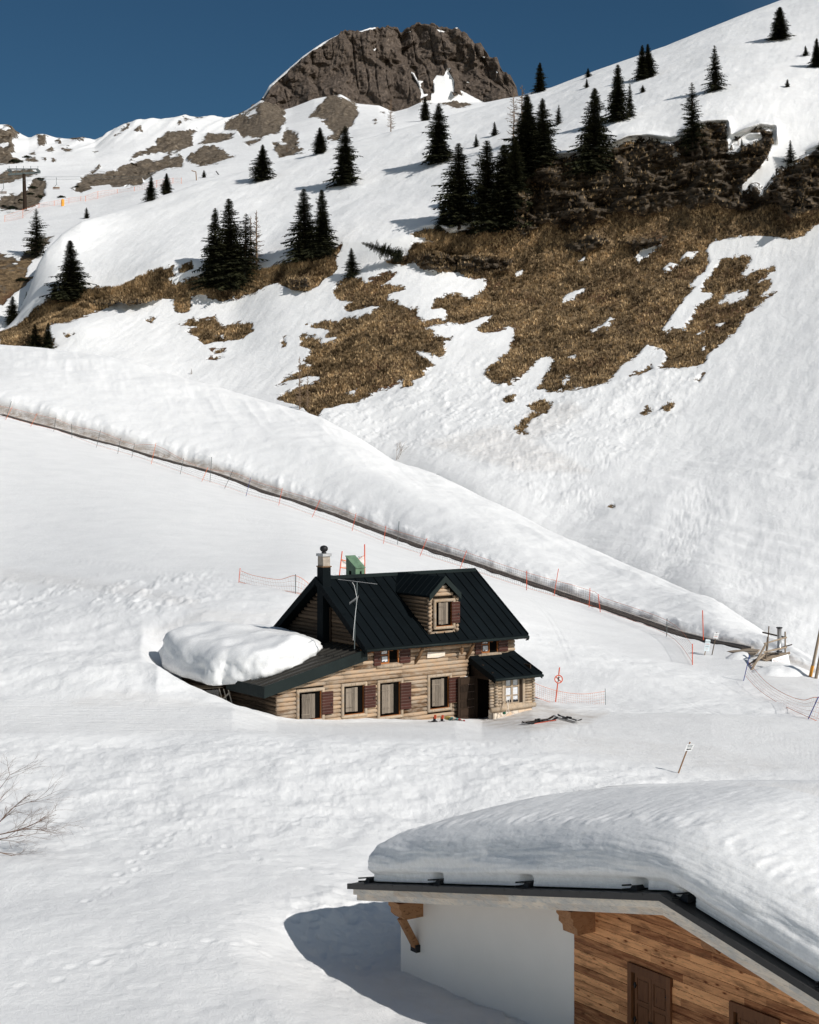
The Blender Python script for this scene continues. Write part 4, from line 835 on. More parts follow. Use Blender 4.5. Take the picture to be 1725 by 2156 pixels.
mb.build('porch_wall', MT['frame'], hut, True)
mb = MB(); z = .30
while z < 1.55:
    mb.tube([(QX0+.02, QY+.02, z), (6.46, QY+.02, z)], .062, 8)
    mb.tube([(QX0+.12, QY-.14, z+.06), (QX0+.12, QY+.25, z+.06)], .062, 8)
    mb.tube([(QX0-.16, QY+.02, z), (QX0+.05, QY+.02, z)], .062, 8)
    z += .125
pw = mb.build('porch_wall', MT['frame'], hut, True)
mb = MB(); mb.box(QX0+.1, QX1-.05, QY+.05, QY+.1, .1, 1.6); mb.box(QX1-.06, QX1-.01, QY+.1, 0, .1, 1.9); mb.build('inner_lining', MT['darkwood'], pw)
mb = MB(); mb.tube([(QX0-.12, QY-.03, .13), (6.8, QY-.03, .15), (QX1+.10, QY-.03, .16)], [.11, .125, .11], 10); mb.build('sill_log', MT['frame'], pw, True)
mb = MB(); mb.box(QX0, QX1-.03, QY, QY+.3, -1.4, .10); mb.box(QX1-.33, QX1-.03, QY+.3, 0, -1.4, .10); mb.build('stone_plinth', MT['plinth'], hut)
mb = MB()
for a, b, c_, d_ in ((6.46, 6.60, .22, 1.5), (7.62, 7.76, .22, 1.5), (6.60, 7.62, .24, .32)): mb.box(a, b, QY-.07, QY+.05, c_, d_)
win = mb.build('porch_window', MT['frame'], hut, bevel=.02)
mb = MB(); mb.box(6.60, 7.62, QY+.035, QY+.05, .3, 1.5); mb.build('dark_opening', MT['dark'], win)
mb = MB(); xs0, xs1 = 6.62, 7.42; zs0, zs1 = .33, 1.48
for a, b in ((xs0, xs0+.05), ((xs0+xs1)/2-.05, (xs0+xs1)/2-.005), ((xs0+xs1)/2+.005, (xs0+xs1)/2+.05), (xs1-.05, xs1)): mb.box(a, b, QY-.05, QY-.01, zs0, zs1)
for zz in (zs0, .66, 1.04, zs1-.05):
    mb.box(xs0+.05, (xs0+xs1)/2-.05, QY-.048, QY-.012, zz, zz+.045); mb.box((xs0+xs1)/2+.05, xs1-.05, QY-.048, QY-.012, zz, zz+.045)
mb.build('sash', MT['frame'], win)
mb = MB(); mb.box(xs0+.03, xs1-.03, QY-.006, QY+.002, zs0+.03, zs1); mb.build('pane', MT['glass'], win)
mb = MB()
for i, (a, b) in enumerate(((xs0+.06, (xs0+xs1)/2-.06), ((xs0+xs1)/2+.06, xs1-.06))):
    n = 7; w_ = (b-a)/n
    for k in range(n):
        zb = .45+.05*abs(math.sin(k*1.35+i)); mb.box(a+k*w_, a+(k+1)*w_-.002, QY-.010-.003*(k % 2), QY-.007, zb, 1.01); mb.box(a+k*w_, a+(k+1)*w_-.002, QY-.010-.003*(k % 2), QY-.007, 1.10, 1.42)
mb.build('lace_curtain', MT['curtain'], win)
mb = MB(); mb.box(7.45, 7.60, QY+.0, QY+.03, .32, 1.5); mb.build('folded_casement', MT['darkwood'], win)
# ---- doorway on the left side of the porch, dark inside, with door leaf folded back along the wall
mb = MB(); mb.box(QX0, QX0+.10, QY, QY+.13, -.9, 1.45); mb.box(QX0, QX0+.10, -.34, -.22, -.9, 1.6); mb.box(QX0, QX0+.10, QY+.13, -.34, 1.38, 1.5)
df = mb.build('door_frame', MT['darkwood'], hut)
mb = MB(); mb.box(QX0, QX0+.08, QY+.05, 0, 1.5, 1.75); mb.box(QX0, QX0+.08, -.8, 0, 1.75, 2.0); mb.box(QX0, QX0+.08, -.22, 0, -.9, 1.5); mb.build('gable_boards', MT['darkwood'], df)
mb = MB(); mb.box(QX0+.1, QX1-.1, QY+.35, -.02, -1.0, -.55); mb.build('threshold', MT['darkwood'], df)
mb = MB(); mb.box(5.06, 5.97, -.30, -.25, -.62, 1.46)
door = mb.build('door', MT['darkwood'], hut)
mb = MB(); mb.box(5.03, 5.06, -.31, -.245, -.62, 1.46)
for i, zz in enumerate((-.55, -.2, .15, .5, .82, 1.14)): mb.box(5.14, 5.90, -.318, -.302, zz, zz+.27); 
mb.build('door_panel', MT['darkwood'], door)
mb = MB()
for zz in (.14, .49, .81, 1.13): mb.box(5.55, 5.9, -.325, -.319, zz-.012, zz)
mb.build('door_rail', MT['redline'], door)
# bench seen through the doorway
mb = MB(); mb.box(6.5, 6.55, -1.05, -.6, .1, .42); mb.box(6.5, 6.55, -1.05, -.6, -.3, .05); mb.box(6.5, 6.9, -1.05, -.6, -.34, -.3); mb.build('inner_bench', MT['orange'], hut)
# ---- aerial
ant = empty('tv_aerial', (0, 0, 0), 0, 'thin television aerial on a bent mast in front of the black cabin roof', 'aerial')
ant.matrix_world = HM
def hp(u, v, y):    # cabin coordinates of a photo position on the plane at depth y
    C_ = HM.inverted() @ Vector((0, 0, CH)); d = (HM.to_3x3().inverted() @ Vector(((u-U0)/FD, 1, -(v-V0)/FD))); t = (y-C_.y)/d.y; return C_+d*t
def c1d(x, y_): return ((600+x*.6377)/1.89971, (2150+y_*.6377)/1.89971)
mb = MB(); q = [hp(*c1d(a, b), -.75) for a, b in ((1283, 700), (1286, 560), (1294, 430), (1298, 350), (1300, 278))]
q[0] = Vector((q[0].x, q[0].y, q[0].z)); mb.tube(q, .018, 6); mb.build('mast', MT['greyp'], ant)
mb = MB(); b0, b1 = hp(*c1d(1180, 262), -.95), hp(*c1d(1425, 292), -.55); 
mb.tube([b0, b1], .010, 5)
for i in range(9):
    t = .04+i*.115; c_ = b0.lerp(b1, t); l = .28-.10*t*0; mb.tube([c_+Vector((-.10, -l*.6, .03)), c_+Vector((.10, l*.6, -.03))], .007, 4)
mb.build('boom', MT['steel'], ant)
mb = MB(); b0, b1 = hp(*c1d(1252, 412), -.9), hp(*c1d(1306, 372), -.72); mb.tube([b0, b1], .010, 5)
for i in range(10): c_ = b0.lerp(b1, i/9); mb.tube([c_+Vector((0, -.02, .06)), c_+Vector((.02, .02, -.06))], .005, 4)
mb.build('small_boom', MT['steel'], ant)
mb = MB(); q = [hp(*c1d(a, b), -.78) for a, b in ((1275, 645), (1281, 560), (1290, 470), (1300, 385), (1282, 300), (1270, 282))]; mb.tube(q, .009, 4); mb.build('cable', MT['white'], ant)
# ---- snow slab lying on the wing roof
def slab(name, outline, zf, T_, we, mat, label, cat, parent_mat, rings=26, sub=10, nz=.06, power=.45, seed=3, centre=None, lean=0):
    o2 = []; n = len(outline)
    for i in range(n):
        for k in range(sub):
            t = k/sub; p0, p1, p2, p3 = (Vector(outline[(i+j) % n]) for j in (-1, 0, 1, 2))
            o2.append(.5*((2*p1)+(-p0+p2)*t+(2*p0-5*p1+4*p2-p3)*t*t+(-p0+3*p1-3*p2+p3)*t**3))
    o2 = np.array([(p.x, p.y) for p in o2]); c_ = np.array(centre) if centre else o2.mean(0)
    L = np.linalg.norm(o2-c_, axis=1); VS = []; 
    prof = [(-.0, -.02), (-.05, .05), (-.10, .16), (-.11, .30)]
    for e, h in prof: VS.append((o2+(c_-o2)/L[:, None]*(e*we*1.1), np.full(len(o2), h)))
    for k in range(rings):
        ph = (k+1)/rings; e = ph**1.9*np.maximum(L, .01); ee = np.minimum(e/we, 1); h = .30+.70*(1-(1-ee)**2.4)**power
        VS.append((o2+(c_-o2)/L[:, None]*e[:, None], h))
    X = np.stack([a[:, 0] for a, b in VS]); Y = np.stack([a[:, 1] for a, b in VS]); Hh = np.stack([b for a, b in VS])
    Tt = T_(X, Y) if callable(T_) else T_
    Z = zf(X, Y)+Hh*Tt
    m_ = sstep(0, .3, Hh); nn = fbm(X/.9, Y/.9, Z/.9, 4, seed, .55)
    cx_, cy_ = c_; dx = X-cx_; dy = Y-cy_; dl = np.hypot(dx, dy)+1e-6
    side = sstep(1.0, .6, Hh)
    bulge = (fbm(X/.8, Y/.8, Z/.45, 4, seed+5, .6)*.30+vn(X*0, 0, Z/.11+X*.1, seed+7)*.02)*side
    X = X+dx/dl*bulge; Y = Y+dy/dl*bulge; Z = Z+m_*nn*nz
    co = np.stack([X, Y, Z], -1); nr, nc = X.shape; i = np.arange(nr*nc).reshape(nr, nc); j = np.roll(i, -1, 1)
    fs = np.stack([i[:-1], j[:-1], j[1:], i[1:]], -1).reshape(-1, 4).tolist(); fs.append(i[0][::-1].tolist())
    me = bpy.data.meshes.new(name); me.from_pydata(co.reshape(-1, 3).tolist(), [], fs); me.polygons.foreach_set('use_smooth', [True]*len(fs)); me.materials.append(mat); me.update()
    o = bpy.data.objects.new(name, me); COL.objects.link(o); o.matrix_world = parent_mat; return tag(o, label, cat)
slab('roof_snow_slab', [(-.85, 1.75), (-1.95, 1.22), (-3.25, .78), (-4.1, .95), (-4.6, 1.6), (-4.95, 2.4), (-5.2, 3.0), (-5.15, 5.0), (-4.9, 7.4), (-4.1, 9.4), (-2, 9.8), (-.1, 8.8), (.25, 6.6), (-.1, 4.2), (-.5, 2.6)],
     lambda x, y: wz(x)+.03-.14*sstep(-4.2, -5.0, x), lambda x, y: (.88+.38*sstep(.5, -5.5, x)-.42*sstep(-2.2, -.2, x))*(1+.16*fbm(x/1.8, y/1.8, 0, 3, 88)), .75, MT['slab'], 'thick rounded slab of snow sliding off the low wing roof of the log cabin', 'snow slab', HM, seed=3, centre=(-2.6, 4.6))
# ------------------------------------------------------------------ foreground chalet
ca = math.atan2(-.824, .566)      # direction of local x (towards the lower right)
cha = empty('chalet', (4.2487, 26.7, 0), ca, 'white plaster and brown plank chalet under deep snow in the lower right', 'chalet')
CM = Matrix.Translation((4.2487, 26.7, 0)) @ Matrix.Rotation(ca, 4, 'Z')
cz = lambda x: 3.60-.2055*abs(x)
CY1 = 8.7
# walls: facade plane y=.9
mb = MB(); f_ = lambda x: cz(x)-.40
def wallpoly(mb, x0, x1, y0, y1, zb):
    xs = sorted({x0, x1} | ({0} if x0 < 0 < x1 else set()))
    for a, b in zip(xs[:-1], xs[1:]): mb.hexa([(a, y0, zb), (b, y0, zb), (b, y1, zb), (a, y1, zb), (a, y0, f_(a)), (b, y0, f_(b)), (b, y1, f_(b)), (a, y1, f_(a))])
wallpoly(mb, -9.2, -3.28, .93, 1.25, -2.5); mb.box(-9.2, -8.9, 1.25, 8.2, -2.5, f_(-9.2)); mb.box(-9.2, 9.2, 8.0, 8.2, -2.5, 1.2)
mb.build('plaster_wall', MT['plaster'], cha)
mb = MB(); wallpoly(mb, -3.28, 9.2, .98, 1.2, -2.5); mb.box(8.9, 9.2, 1.2, 8.0, -2.5, f_(9.2)); mb.build('backing_wall', MT['darkwood'], cha)
mb = MB(); z = -2.3; pw_ = .142
while z < 3.3:
    xr = min(9.2, (3.2-(z+pw_))/.2055) if z > 1.2 else 9.2; xl = max(-3.29, -xr)
    if z+pw_ > 3.19: break
    holes = [(-1.75, -.64), (.77, 1.88), (4.6, 5.7)] if z+pw_ < 1.86 and z > -.2 else []
    x = xl
    while x < xr:
        L = random.uniform(1.2, 3.6); e = min(x+L, xr)
        segs = [(x, e)]
        for h0, h1 in holes:
            ns = []
            for p, q in segs:
                if h0 > p: ns.append((p, min(q, h0)))
                if h1 < q: ns.append((max(p, h1), q))
                if h0 <= p and q <= h1: pass
            segs = [s for s in ns if s[1]-s[0] > .02]
        r_ = random.random()
        for p, q in segs: mb.box(p, q-.003, .90+random.uniform(-.003, .003), .96, z+.004, z+pw_-.004, r_)
        x = e
    z += pw_
# close the gable tip with boards cut to the slope
for k in range(3):
    zz = z+k*pw_
planks = mb.build('plank_cladding', MT['plank'], cha)
mb = MB()
for s in (-1, 1):
    for k in range(24):
        xa, xb = s*k*.4, s*(k+1)*.4
        if s < 0 and abs(xb) > 3.3: break
        if abs(xb) > 9.2: break
        hi = f_(0)
        mb.hexa([(xa, .915, f_(xa)-.36), (xb, .915, f_(xb)-.36), (xb, .965, f_(xb)-.36), (xa, .965, f_(xa)-.36), (xa, .915, f_(xa)+.1), (xb, .915, f_(xb)+.1), (xb, .965, f_(xb)+.1), (xa, .965, f_(xa)+.1)][::1], .5)
mb.build('gable_board', MT['plank'], cha)
# windows
def chalet_window(x0, x1, zt, zb=.55):
    mb = MB(); y = .90
    mb.box(x0, x0+.10, y-.05, y+.04, zb, zt); mb.box(x1-.10, x1, y-.05, y+.04, zb, zt); mb.box(x0+.1, x1-.1, y-.05, y+.04, zt-.15, zt); mb.box(x0+.1, x1-.1, y-.05, y+.04, zb, zb+.08)
    o = mb.build('window', MT['shut'], cha)
    mb = MB(); mb.box(x0+.09, x1-.09, y+.05, y+.07, zb+.05, zt-.08); mb.build('recess', MT['dark'], o)
    a0, a1 = x0+.15, x1-.10; mid = (a0+a1)/2
    for a, b in ((a0, mid-.004), (mid+.004, a1)):
        mb = MB(); t = zt-.16; bt = zb+.1
        mb.box(a, a+.06, y-.005, y+.03, bt, t); mb.box(b-.06, b, y-.005, y+.03, bt, t)
        for c_, d_ in ((bt, bt+.07), ((bt+t)/2-.03, (bt+t)/2+.04), (t-.07, t)): mb.box(a+.06, b-.06, y-.005, y+.03, c_, d_)
        mb.box(a+.06, b-.06, y+.008, y+.028, bt+.07, t-.07); mb.box(a+.085, b-.085, y+.0, y+.01, bt+.10, (bt+t)/2-.06); mb.box(a+.085, b-.085, y+.0, y+.01, (bt+t)/2+.07, t-.10)
        s_ = mb.build('shutter', MT['shut'], o)
        mb = MB(); hx = a+.02 if a == a0 else b-.02
        for c_ in (bt+.18, t-.22):
            mb.box(hx-.012, hx+.012, y-.03, y-.006, c_-.05, c_+.05); mb.tube([(hx-.04, y-.02, c_), (hx+.04, y-.02, c_)], .012, 5)
        mb.lathe(((mid-.03 if a == a0 else mid+.03), y-.03, zb+.33), [(.01, -.02), (.02, 0), (.01, .02)], 6)
        mb.build('hinge', MT['black'], s_)
chalet_window(-1.75, -.64, 1.83); chalet_window(.77, 1.88, 1.84)
# roof slabs
mb = MB()
for s in (-1, 1):
    a = (0, 0); b = (s*9.9, 0)
    mb.hexa([(0, .03, cz(0)-.12), (s*9.87, .03, cz(9.87)-.12), (s*9.87, CY1, cz(9.87)-.12), (0, CY1, cz(0)-.12), (0, .03, cz(0)), (s*9.87, .03, cz(9.87)), (s*9.87, CY1, cz(9.87)), (0, CY1, cz(0))])
roofc = mb.build('roof', MT['metal2'], cha)
mb = MB()
for s in (-1, 1):
    mb.hexa([(0, -.03, cz(0)-.115), (s*9.9, -.03, cz(9.9)-.115), (s*9.9, .02, cz(9.9)-.115), (0, .02, cz(0)-.115), (0, -.03, cz(0)+.005), (s*9.9, -.03, cz(9.9)+.005), (s*9.9, .02, cz(9.9)+.005), (0, .02, cz(0)+.005)])
    k = .4
    while k < 9.8: mb.box(s*k-.006, s*k+.006, -.036, -.03, cz(k)-.03, cz(k)+.012); k += .55
mb.build('verge_flashing', MT['metal2'], roofc)
for j, (t0, t1, yy) in enumerate(((.12, .245, .035), (.245, .375, .07))):
    for s in (-1, 1):
        mb = MB(); k = 0
        while k < 9.75:
            e = min(9.75-.10*j, k+random.uniform(2.2, 4.5)); e = 9.75-.10*j if 9.6-e < .4 else e
            mb.hexa([(s*k, yy, cz(k)-t1), (s*e, yy, cz(e)-t1), (s*e, yy+.05, cz(e)-t1), (s*k, yy+.05, cz(k)-t1), (s*k, yy, cz(k)-t0-.003), (s*e, yy, cz(e)-t0-.003), (s*e, yy+.05, cz(e)-t0-.003), (s*k, yy+.05, cz(k)-t0-.003)])
            k = e+.004 if e < 9.6 else 99
        mb.build('barge_board', MT['rake'], roofc)
mb = MB()
for s in (-1, 1): mb.hexa([(0, .12, cz(0)-.36), (s*9.7, .12, cz(9.7)-.36), (s*9.7, .98, cz(9.7)-.36), (0, .98, cz(0)-.36), (0, .12, cz(0)-.125), (s*9.7, .12, cz(9.7)-.125), (s*9.7, .98, cz(9.7)-.125), (0, .98, cz(0)-.125)])
mb.box(-9.7, -9.2, .98, 8.2, cz(9.7)-.36, cz(9.7)-.14)
mb.build('eave_lining', MT['purlin'], roofc)
# carved purlin heads
def purlin(x0, x1, zt, h, name='purlin_head'):
    mb = MB(); 
    pr_ = [(.95, 0), (.30, 0), (.30, .10), (.36, .16), (.36, .26), (.45, .34), (.47, h), (.95, h)]
    vs = [(x0, y, zt-q) for y, q in pr_]+[(x1, y, zt-q) for y, q in pr_]; n = len(pr_)
    mb.add(vs, [tuple(range(n)), tuple(range(2*n-1, n-1, -1))]+[(i, i+n, (i+1) % n+n, (i+1) % n) for i in range(n)])
    return mb.build(name, MT['purlin'], cha)
purlin(-8.75, -8.33, 1.42, .36); purlin(-3.10, -2.68, 2.60, .46); purlin(.60, .95, 3.08, .32)
mb = MB(); mb.beam((-8.55, .50, 1.05), (-8.55, .90, .35), .14, .14); st = mb.build('strut', MT['purlin'], cha)
mb = MB(); mb.box(-8.66, -8.44, .82, .93, .26, .42); mb.build('strut_shoe', MT['black'], st)
# snow stops: pairs of short tubes on brackets along the verge
for x in (-9.5, -6.85, -3.95, -.95, .30, 3.4, 6.6):
    mb = MB(); z0 = cz(x)
    for dz in (.04, .11): mb.tube([(x-.05, .04, z0+dz), (x+.12, .45, z0+dz)], .016, 7)
    mb.add([(x-.02, .16, z0), (x+.2, .16, z0), (x+.15, .20, z0+.12), (x+.04, .20, z0+.11), (x-.02, .5, z0), (x+.2, .5, z0), (x+.15, .5, z0+.13), (x+.04, .5, z0+.12)], [(0, 1, 2, 3), (7, 6, 5, 4), (0, 3, 7, 4), (1, 5, 6, 2), (3, 2, 6, 7)])
    mb.build('snow_stop', MT['black'], roofc)
# ---- the roof's load of snow
hx, y0s, y1s, n = 9.72, .16, 8.55, 0
def roof_snow():
    # outline of a rounded rectangle sampled finely along the verge facing the camera
    us_ = []; 
    x = -9.0
    pts = []
    for t in np.linspace(-8.95, 9.0, 420): pts.append((t, y0s, 0, -1))
    def corner(cx_, cy_, r, a0, a1, m):
        for t in np.linspace(a0, a1, m, endpoint=False)[0:]: pts.append((cx_+r*math.cos(t), cy_+r*math.sin(t), math.cos(t), math.sin(t)))
    corner(9.0, y0s+.7, .7, -math.pi/2, 0, 10)
    for t in np.linspace(y0s+.7, y1s-.8, 60): pts.append((9.7, t, 1, 0))
    corner(8.9, y1s-.8, .8, 0, math.pi/2, 10)
    for t in np.linspace(8.9, -8.4, 120): pts.append((t, y1s, 0, 1))
    corner(-8.8, y1s-1.0, 1.0, math.pi/2, math.pi, 14)
    for t in np.linspace(y1s-1.0, y0s+.85, 160): pts.append((-9.8, t, -1, 0))
    corner(-8.95, y0s+.85, .85, math.pi, 1.5*math.pi, 26)
    A_ = np.array(pts); ox, oy, nx, ny = A_.T
    tcx = np.clip(ox, -7.0, 7.0); tcy = np.clip(oy, 3.9, 4.8)
    L = np.hypot(ox-tcx, oy-tcy); dx = (tcx-ox)/L; dy = (tcy-oy)/L
    # ring profile: (inset distance m, height fraction)
    prof = [(.03, 0), (.03, .03), (.035, .07), (.035, .11), (.02, .135), (-.03, .17), (-.055, .22), (-.06, .29), (-.04, .37), (-.005, .45), (.04, .52), (.11, .59), (.20, .65), (.31, .70), (.44, .745), (.60, .785), (.80, .82), (1.05, .85), (1.35, .88), (1.7, .91), (2.1, .94), (2.5, .96), (2.9, .98), (3.3, .99), (3.7, 1.0)]
    pe = np.array(prof); qs = np.linspace(0, len(pe)-1, 150); pe = np.stack([np.interp(qs, np.arange(len(pe)), pe[:, 0]), np.interp(qs, np.arange(len(pe)), pe[:, 1])], 1)
    ker = np.hanning(9); ker /= ker.sum(); sm_ = lambda a: np.convolve(np.pad(a, 4, mode='edge'), ker, 'valid'); pe = np.stack([sm_(pe[:, 0]), sm_(pe[:, 1])], 1)
    E_ = pe[:, 0][:, None]; Hf = pe[:, 1][:, None]
    frac = E_/3.7; 
    X = ox+dx*np.where(E_ > 0, frac*L, E_); Y = oy+dy*np.where(E_ > 0, frac*L, E_)
    # the load is thinner near the left eave, thickest beyond the ridge
    Th = 1.50*(.80+.20*sstep(-10.0, -6.5, X))*(1-.14*sstep(-4, 4, X))*(1-.10*sstep(3, 8, Y))
    base = 3.63-.2055*np.sqrt(X*X+1.1*Hf)
    base = 3.63-.2055*np.sqrt(X*X+.9*Hf*Hf)+.0
    Z = base+Hf*Th
    low = sstep(.0, .02, Hf)*(1-sstep(.12, .15, Hf)); side = sstep(.14, .24, Hf)*(1-sstep(.66, .84, Hf)); top = sstep(.70, .85, Hf)
    zr_ = Z-base
    # folded layers in the cut face
    wav = .16*np.exp(-((X+2.8)/2.2)**2)+fbm(X/2.5, 0, 0, 3, 301)*.12
    lay = fbm(X/5, 0, (zr_-wav)/.055, 2, 302)
    push = side*(lay*.010+fbm(X/2.2, 0, (zr_-wav)/.30, 4, 303, .45)*.085+fbm(X/.6, Y/.6, Z/.35, 3, 306)*.018)+low*lay*.014
    rid = np.exp(-((Hf-.78)/.03)**2)*.6
    push = push+rid*(fbm(X/.35, Y/.35, 0, 3, 305)*.10)
    X = X+nx*push; Y = Y+ny*push
    cr = np.exp(-((Hf-.81)/.05)**2)*.8
    Z = Z+cr*(ridge(X/.28, Y/.5, 0, 3, 307)*.035+fbm(X/.8, Y/.8, 0, 3, 308)*.05)
    rip = ridge(X/.15+Y/.5, Y/.5-X/1.4, 0, 2, 309)*.009+fbm(X/1.3, Y/1.3, 0, 3, 310)*.035
    Z = Z+top*rip
    # bites over the snow stops
    for bx in (-9.45, -6.75, -3.85, -.7, .45, 3.55, 6.7):
        k = np.exp(-((X-bx)/.15)**4)*(1-sstep(.10, .17, Hf))*(Y < 1.5); Y = Y+k*.20
    nr, nc = X.shape; i = np.arange(nr*nc).reshape(nr, nc); j = np.roll(i, -1, 1)
    co = np.stack([X, Y, Z], -1).reshape(-1, 3).tolist(); fs = np.stack([i[:-1], j[:-1], j[1:], i[1:]], -1).reshape(-1, 4).tolist()
    me = bpy.data.meshes.new('roof_snow'); 
    # close the top by strips across the flat middle
    fs.append(i[-1].tolist()); me.from_pydata(co, [], fs); me.polygons.foreach_set('use_smooth', [True]*len(fs)); me.materials.append(MT['snow']); me.update()
    o = bpy.data.objects.new('roof_snow', me); COL.objects.link(o); o.matrix_world = CM
    return tag(o, 'huge domed load of layered snow on the chalet roof in the foreground', 'snow load')
roof_snow()
# ------------------------------------------------------------------ conifers
def conifer(seed, wr=.21, dens=1.0, bare0=.04, spike=.86, gap=.0, droop=.35):
    rd = random.Random(seed); cr = MB(); tr = MB()
    tr.tube([(0, 0, -.06), (0, 0, .3), (.004, 0, .7), (0, 0, .985)], [.020, .014, .007, .002], 6)
    lob = [rd.uniform(0, 6.28) for _ in range(4)]
    z = bare0; i = 0
    while z < .985:
        t = (z-bare0)/(1-bare0); env = wr*(1-t)**spike*(1.0 if t > .10 else .72+2.8*t)+.004
        lev = rd.uniform(.72, 1.12); nb = int((13 if t < .6 else 9)*dens)+1; a0 = rd.random()*6.28
        for k in range(nb):
            if rd.random() < gap: continue
            a = a0+6.283*k/nb+rd.uniform(-.25, .25)
            dirv = 1+.20*math.sin(a*2+lob[0]+t*5)+.14*math.sin(a*3+lob[1]-t*9)
            L = env*lev*dirv*rd.choice([rd.uniform(.55, .85), rd.uniform(.8, 1.05), rd.uniform(.9, 1.3)])
            ca_, sa = math.cos(a), math.sin(a); up = (.05+.30*t)*L; dr = droop*L*(1.25-1.0*t)
            shade = rd.random(); ns = 5; pts = []
            for j in range(ns+1):
                s = j/ns; pts.append(Vector((ca_*L*s, sa*L*s, z+up*s-dr*s*s+.55*dr*max(0, s-.6)**1.3)))
            side = Vector((-sa, ca_, 0)); wd = .020+.20*L
            for j in range(1, ns+1):
                p, q = pts[j-1], pts[j]; f_ = (1-(j-1)/ns)**.6
                for sg in (-1, 1):
                    # side twigs pointing outwards and hanging a little
                    for m_ in range(3):
                        b = p.lerp(q, rd.random()); l_ = wd*f_*rd.uniform(.7, 1.5); tip = b+side*sg*l_+(q-p).normalized()*l_*.7+Vector((0, 0, -l_*rd.uniform(.15, .65)))
                        cr.add([b-(q-p)*.18, tip, b+(q-p)*.22], [(0, 1, 2)], shade*.7+rd.random()*.3)
                hang = Vector((0, 0, -wd*f_*rd.uniform(.35, .95))); cr.add([p, q, p.lerp(q, .6)+hang], [(0, 1, 2)], shade*.45)
            cr.add([pts[-2]+side*.004, pts[-2]-side*.004, pts[-1]+(pts[-1]-pts[-2])*.4+Vector((0, 0, .006))], [(0, 1, 2)], .9)
        z += (.030-.014*t)/dens**.5*rd.uniform(.8, 1.25); i += 1
    for i in range(int(420*dens)):
        t = rd.random()**1.1; z = bare0+.02+(.90-bare0)*t; r_ = wr*(1-t)**spike*.62; a = rd.random()*6.28; c = Vector((math.cos(a)*r_*rd.random(), math.sin(a)*r_*rd.random(), z)); s_ = .040*(1.2-t)
        cr.add([c+Vector((rd.uniform(-1, 1), rd.uniform(-1, 1), rd.uniform(-1, .4)))*s_ for _ in range(3)], [(0, 1, 2)], rd.random()*.25)
    return tr, cr
kinds = {'spruce': [dict(seed=11, wr=.255), dict(seed=12, wr=.24, dens=1.15), dict(seed=13, wr=.25, spike=.78), dict(seed=14, wr=.25, spike=.95), dict(seed=15, wr=.24, dens=.9, spike=.7)],
         'open': [dict(seed=21, wr=.255, dens=.7, gap=.25, droop=.25), dict(seed=22, wr=.25, dens=.75, gap=.22)],
         'small': [dict(seed=31, wr=.33, dens=.62, droop=.1, spike=.8), dict(seed=32, wr=.30, dens=.62, droop=.05)]}
protos = {}
for k, L in kinds.items():
    protos[k] = []
    for kw in L:
        tr, cr = conifer(**kw); protos[k].append((tr, cr, []))
bt = [0]
def tree_from(tr, cr, lst, name, loc, H, wx, rot, label, cat, group, cm, tm, lean=(0, 0)):
    root = empty(name, loc, rot, label, cat, group); root.scale = (H*wx, H*wx, H); root.rotation_euler = (lean[0], lean[1], rot)
    if not lst:
        a = tr.build('trunk', tm, root); b = cr.build('crown', cm, root); lst += [a, b]
    else:
        for o in lst: c = o.copy(); COL.objects.link(c); c.parent = root
    return root
TG = 'spruces scattered over the snowy hillside'
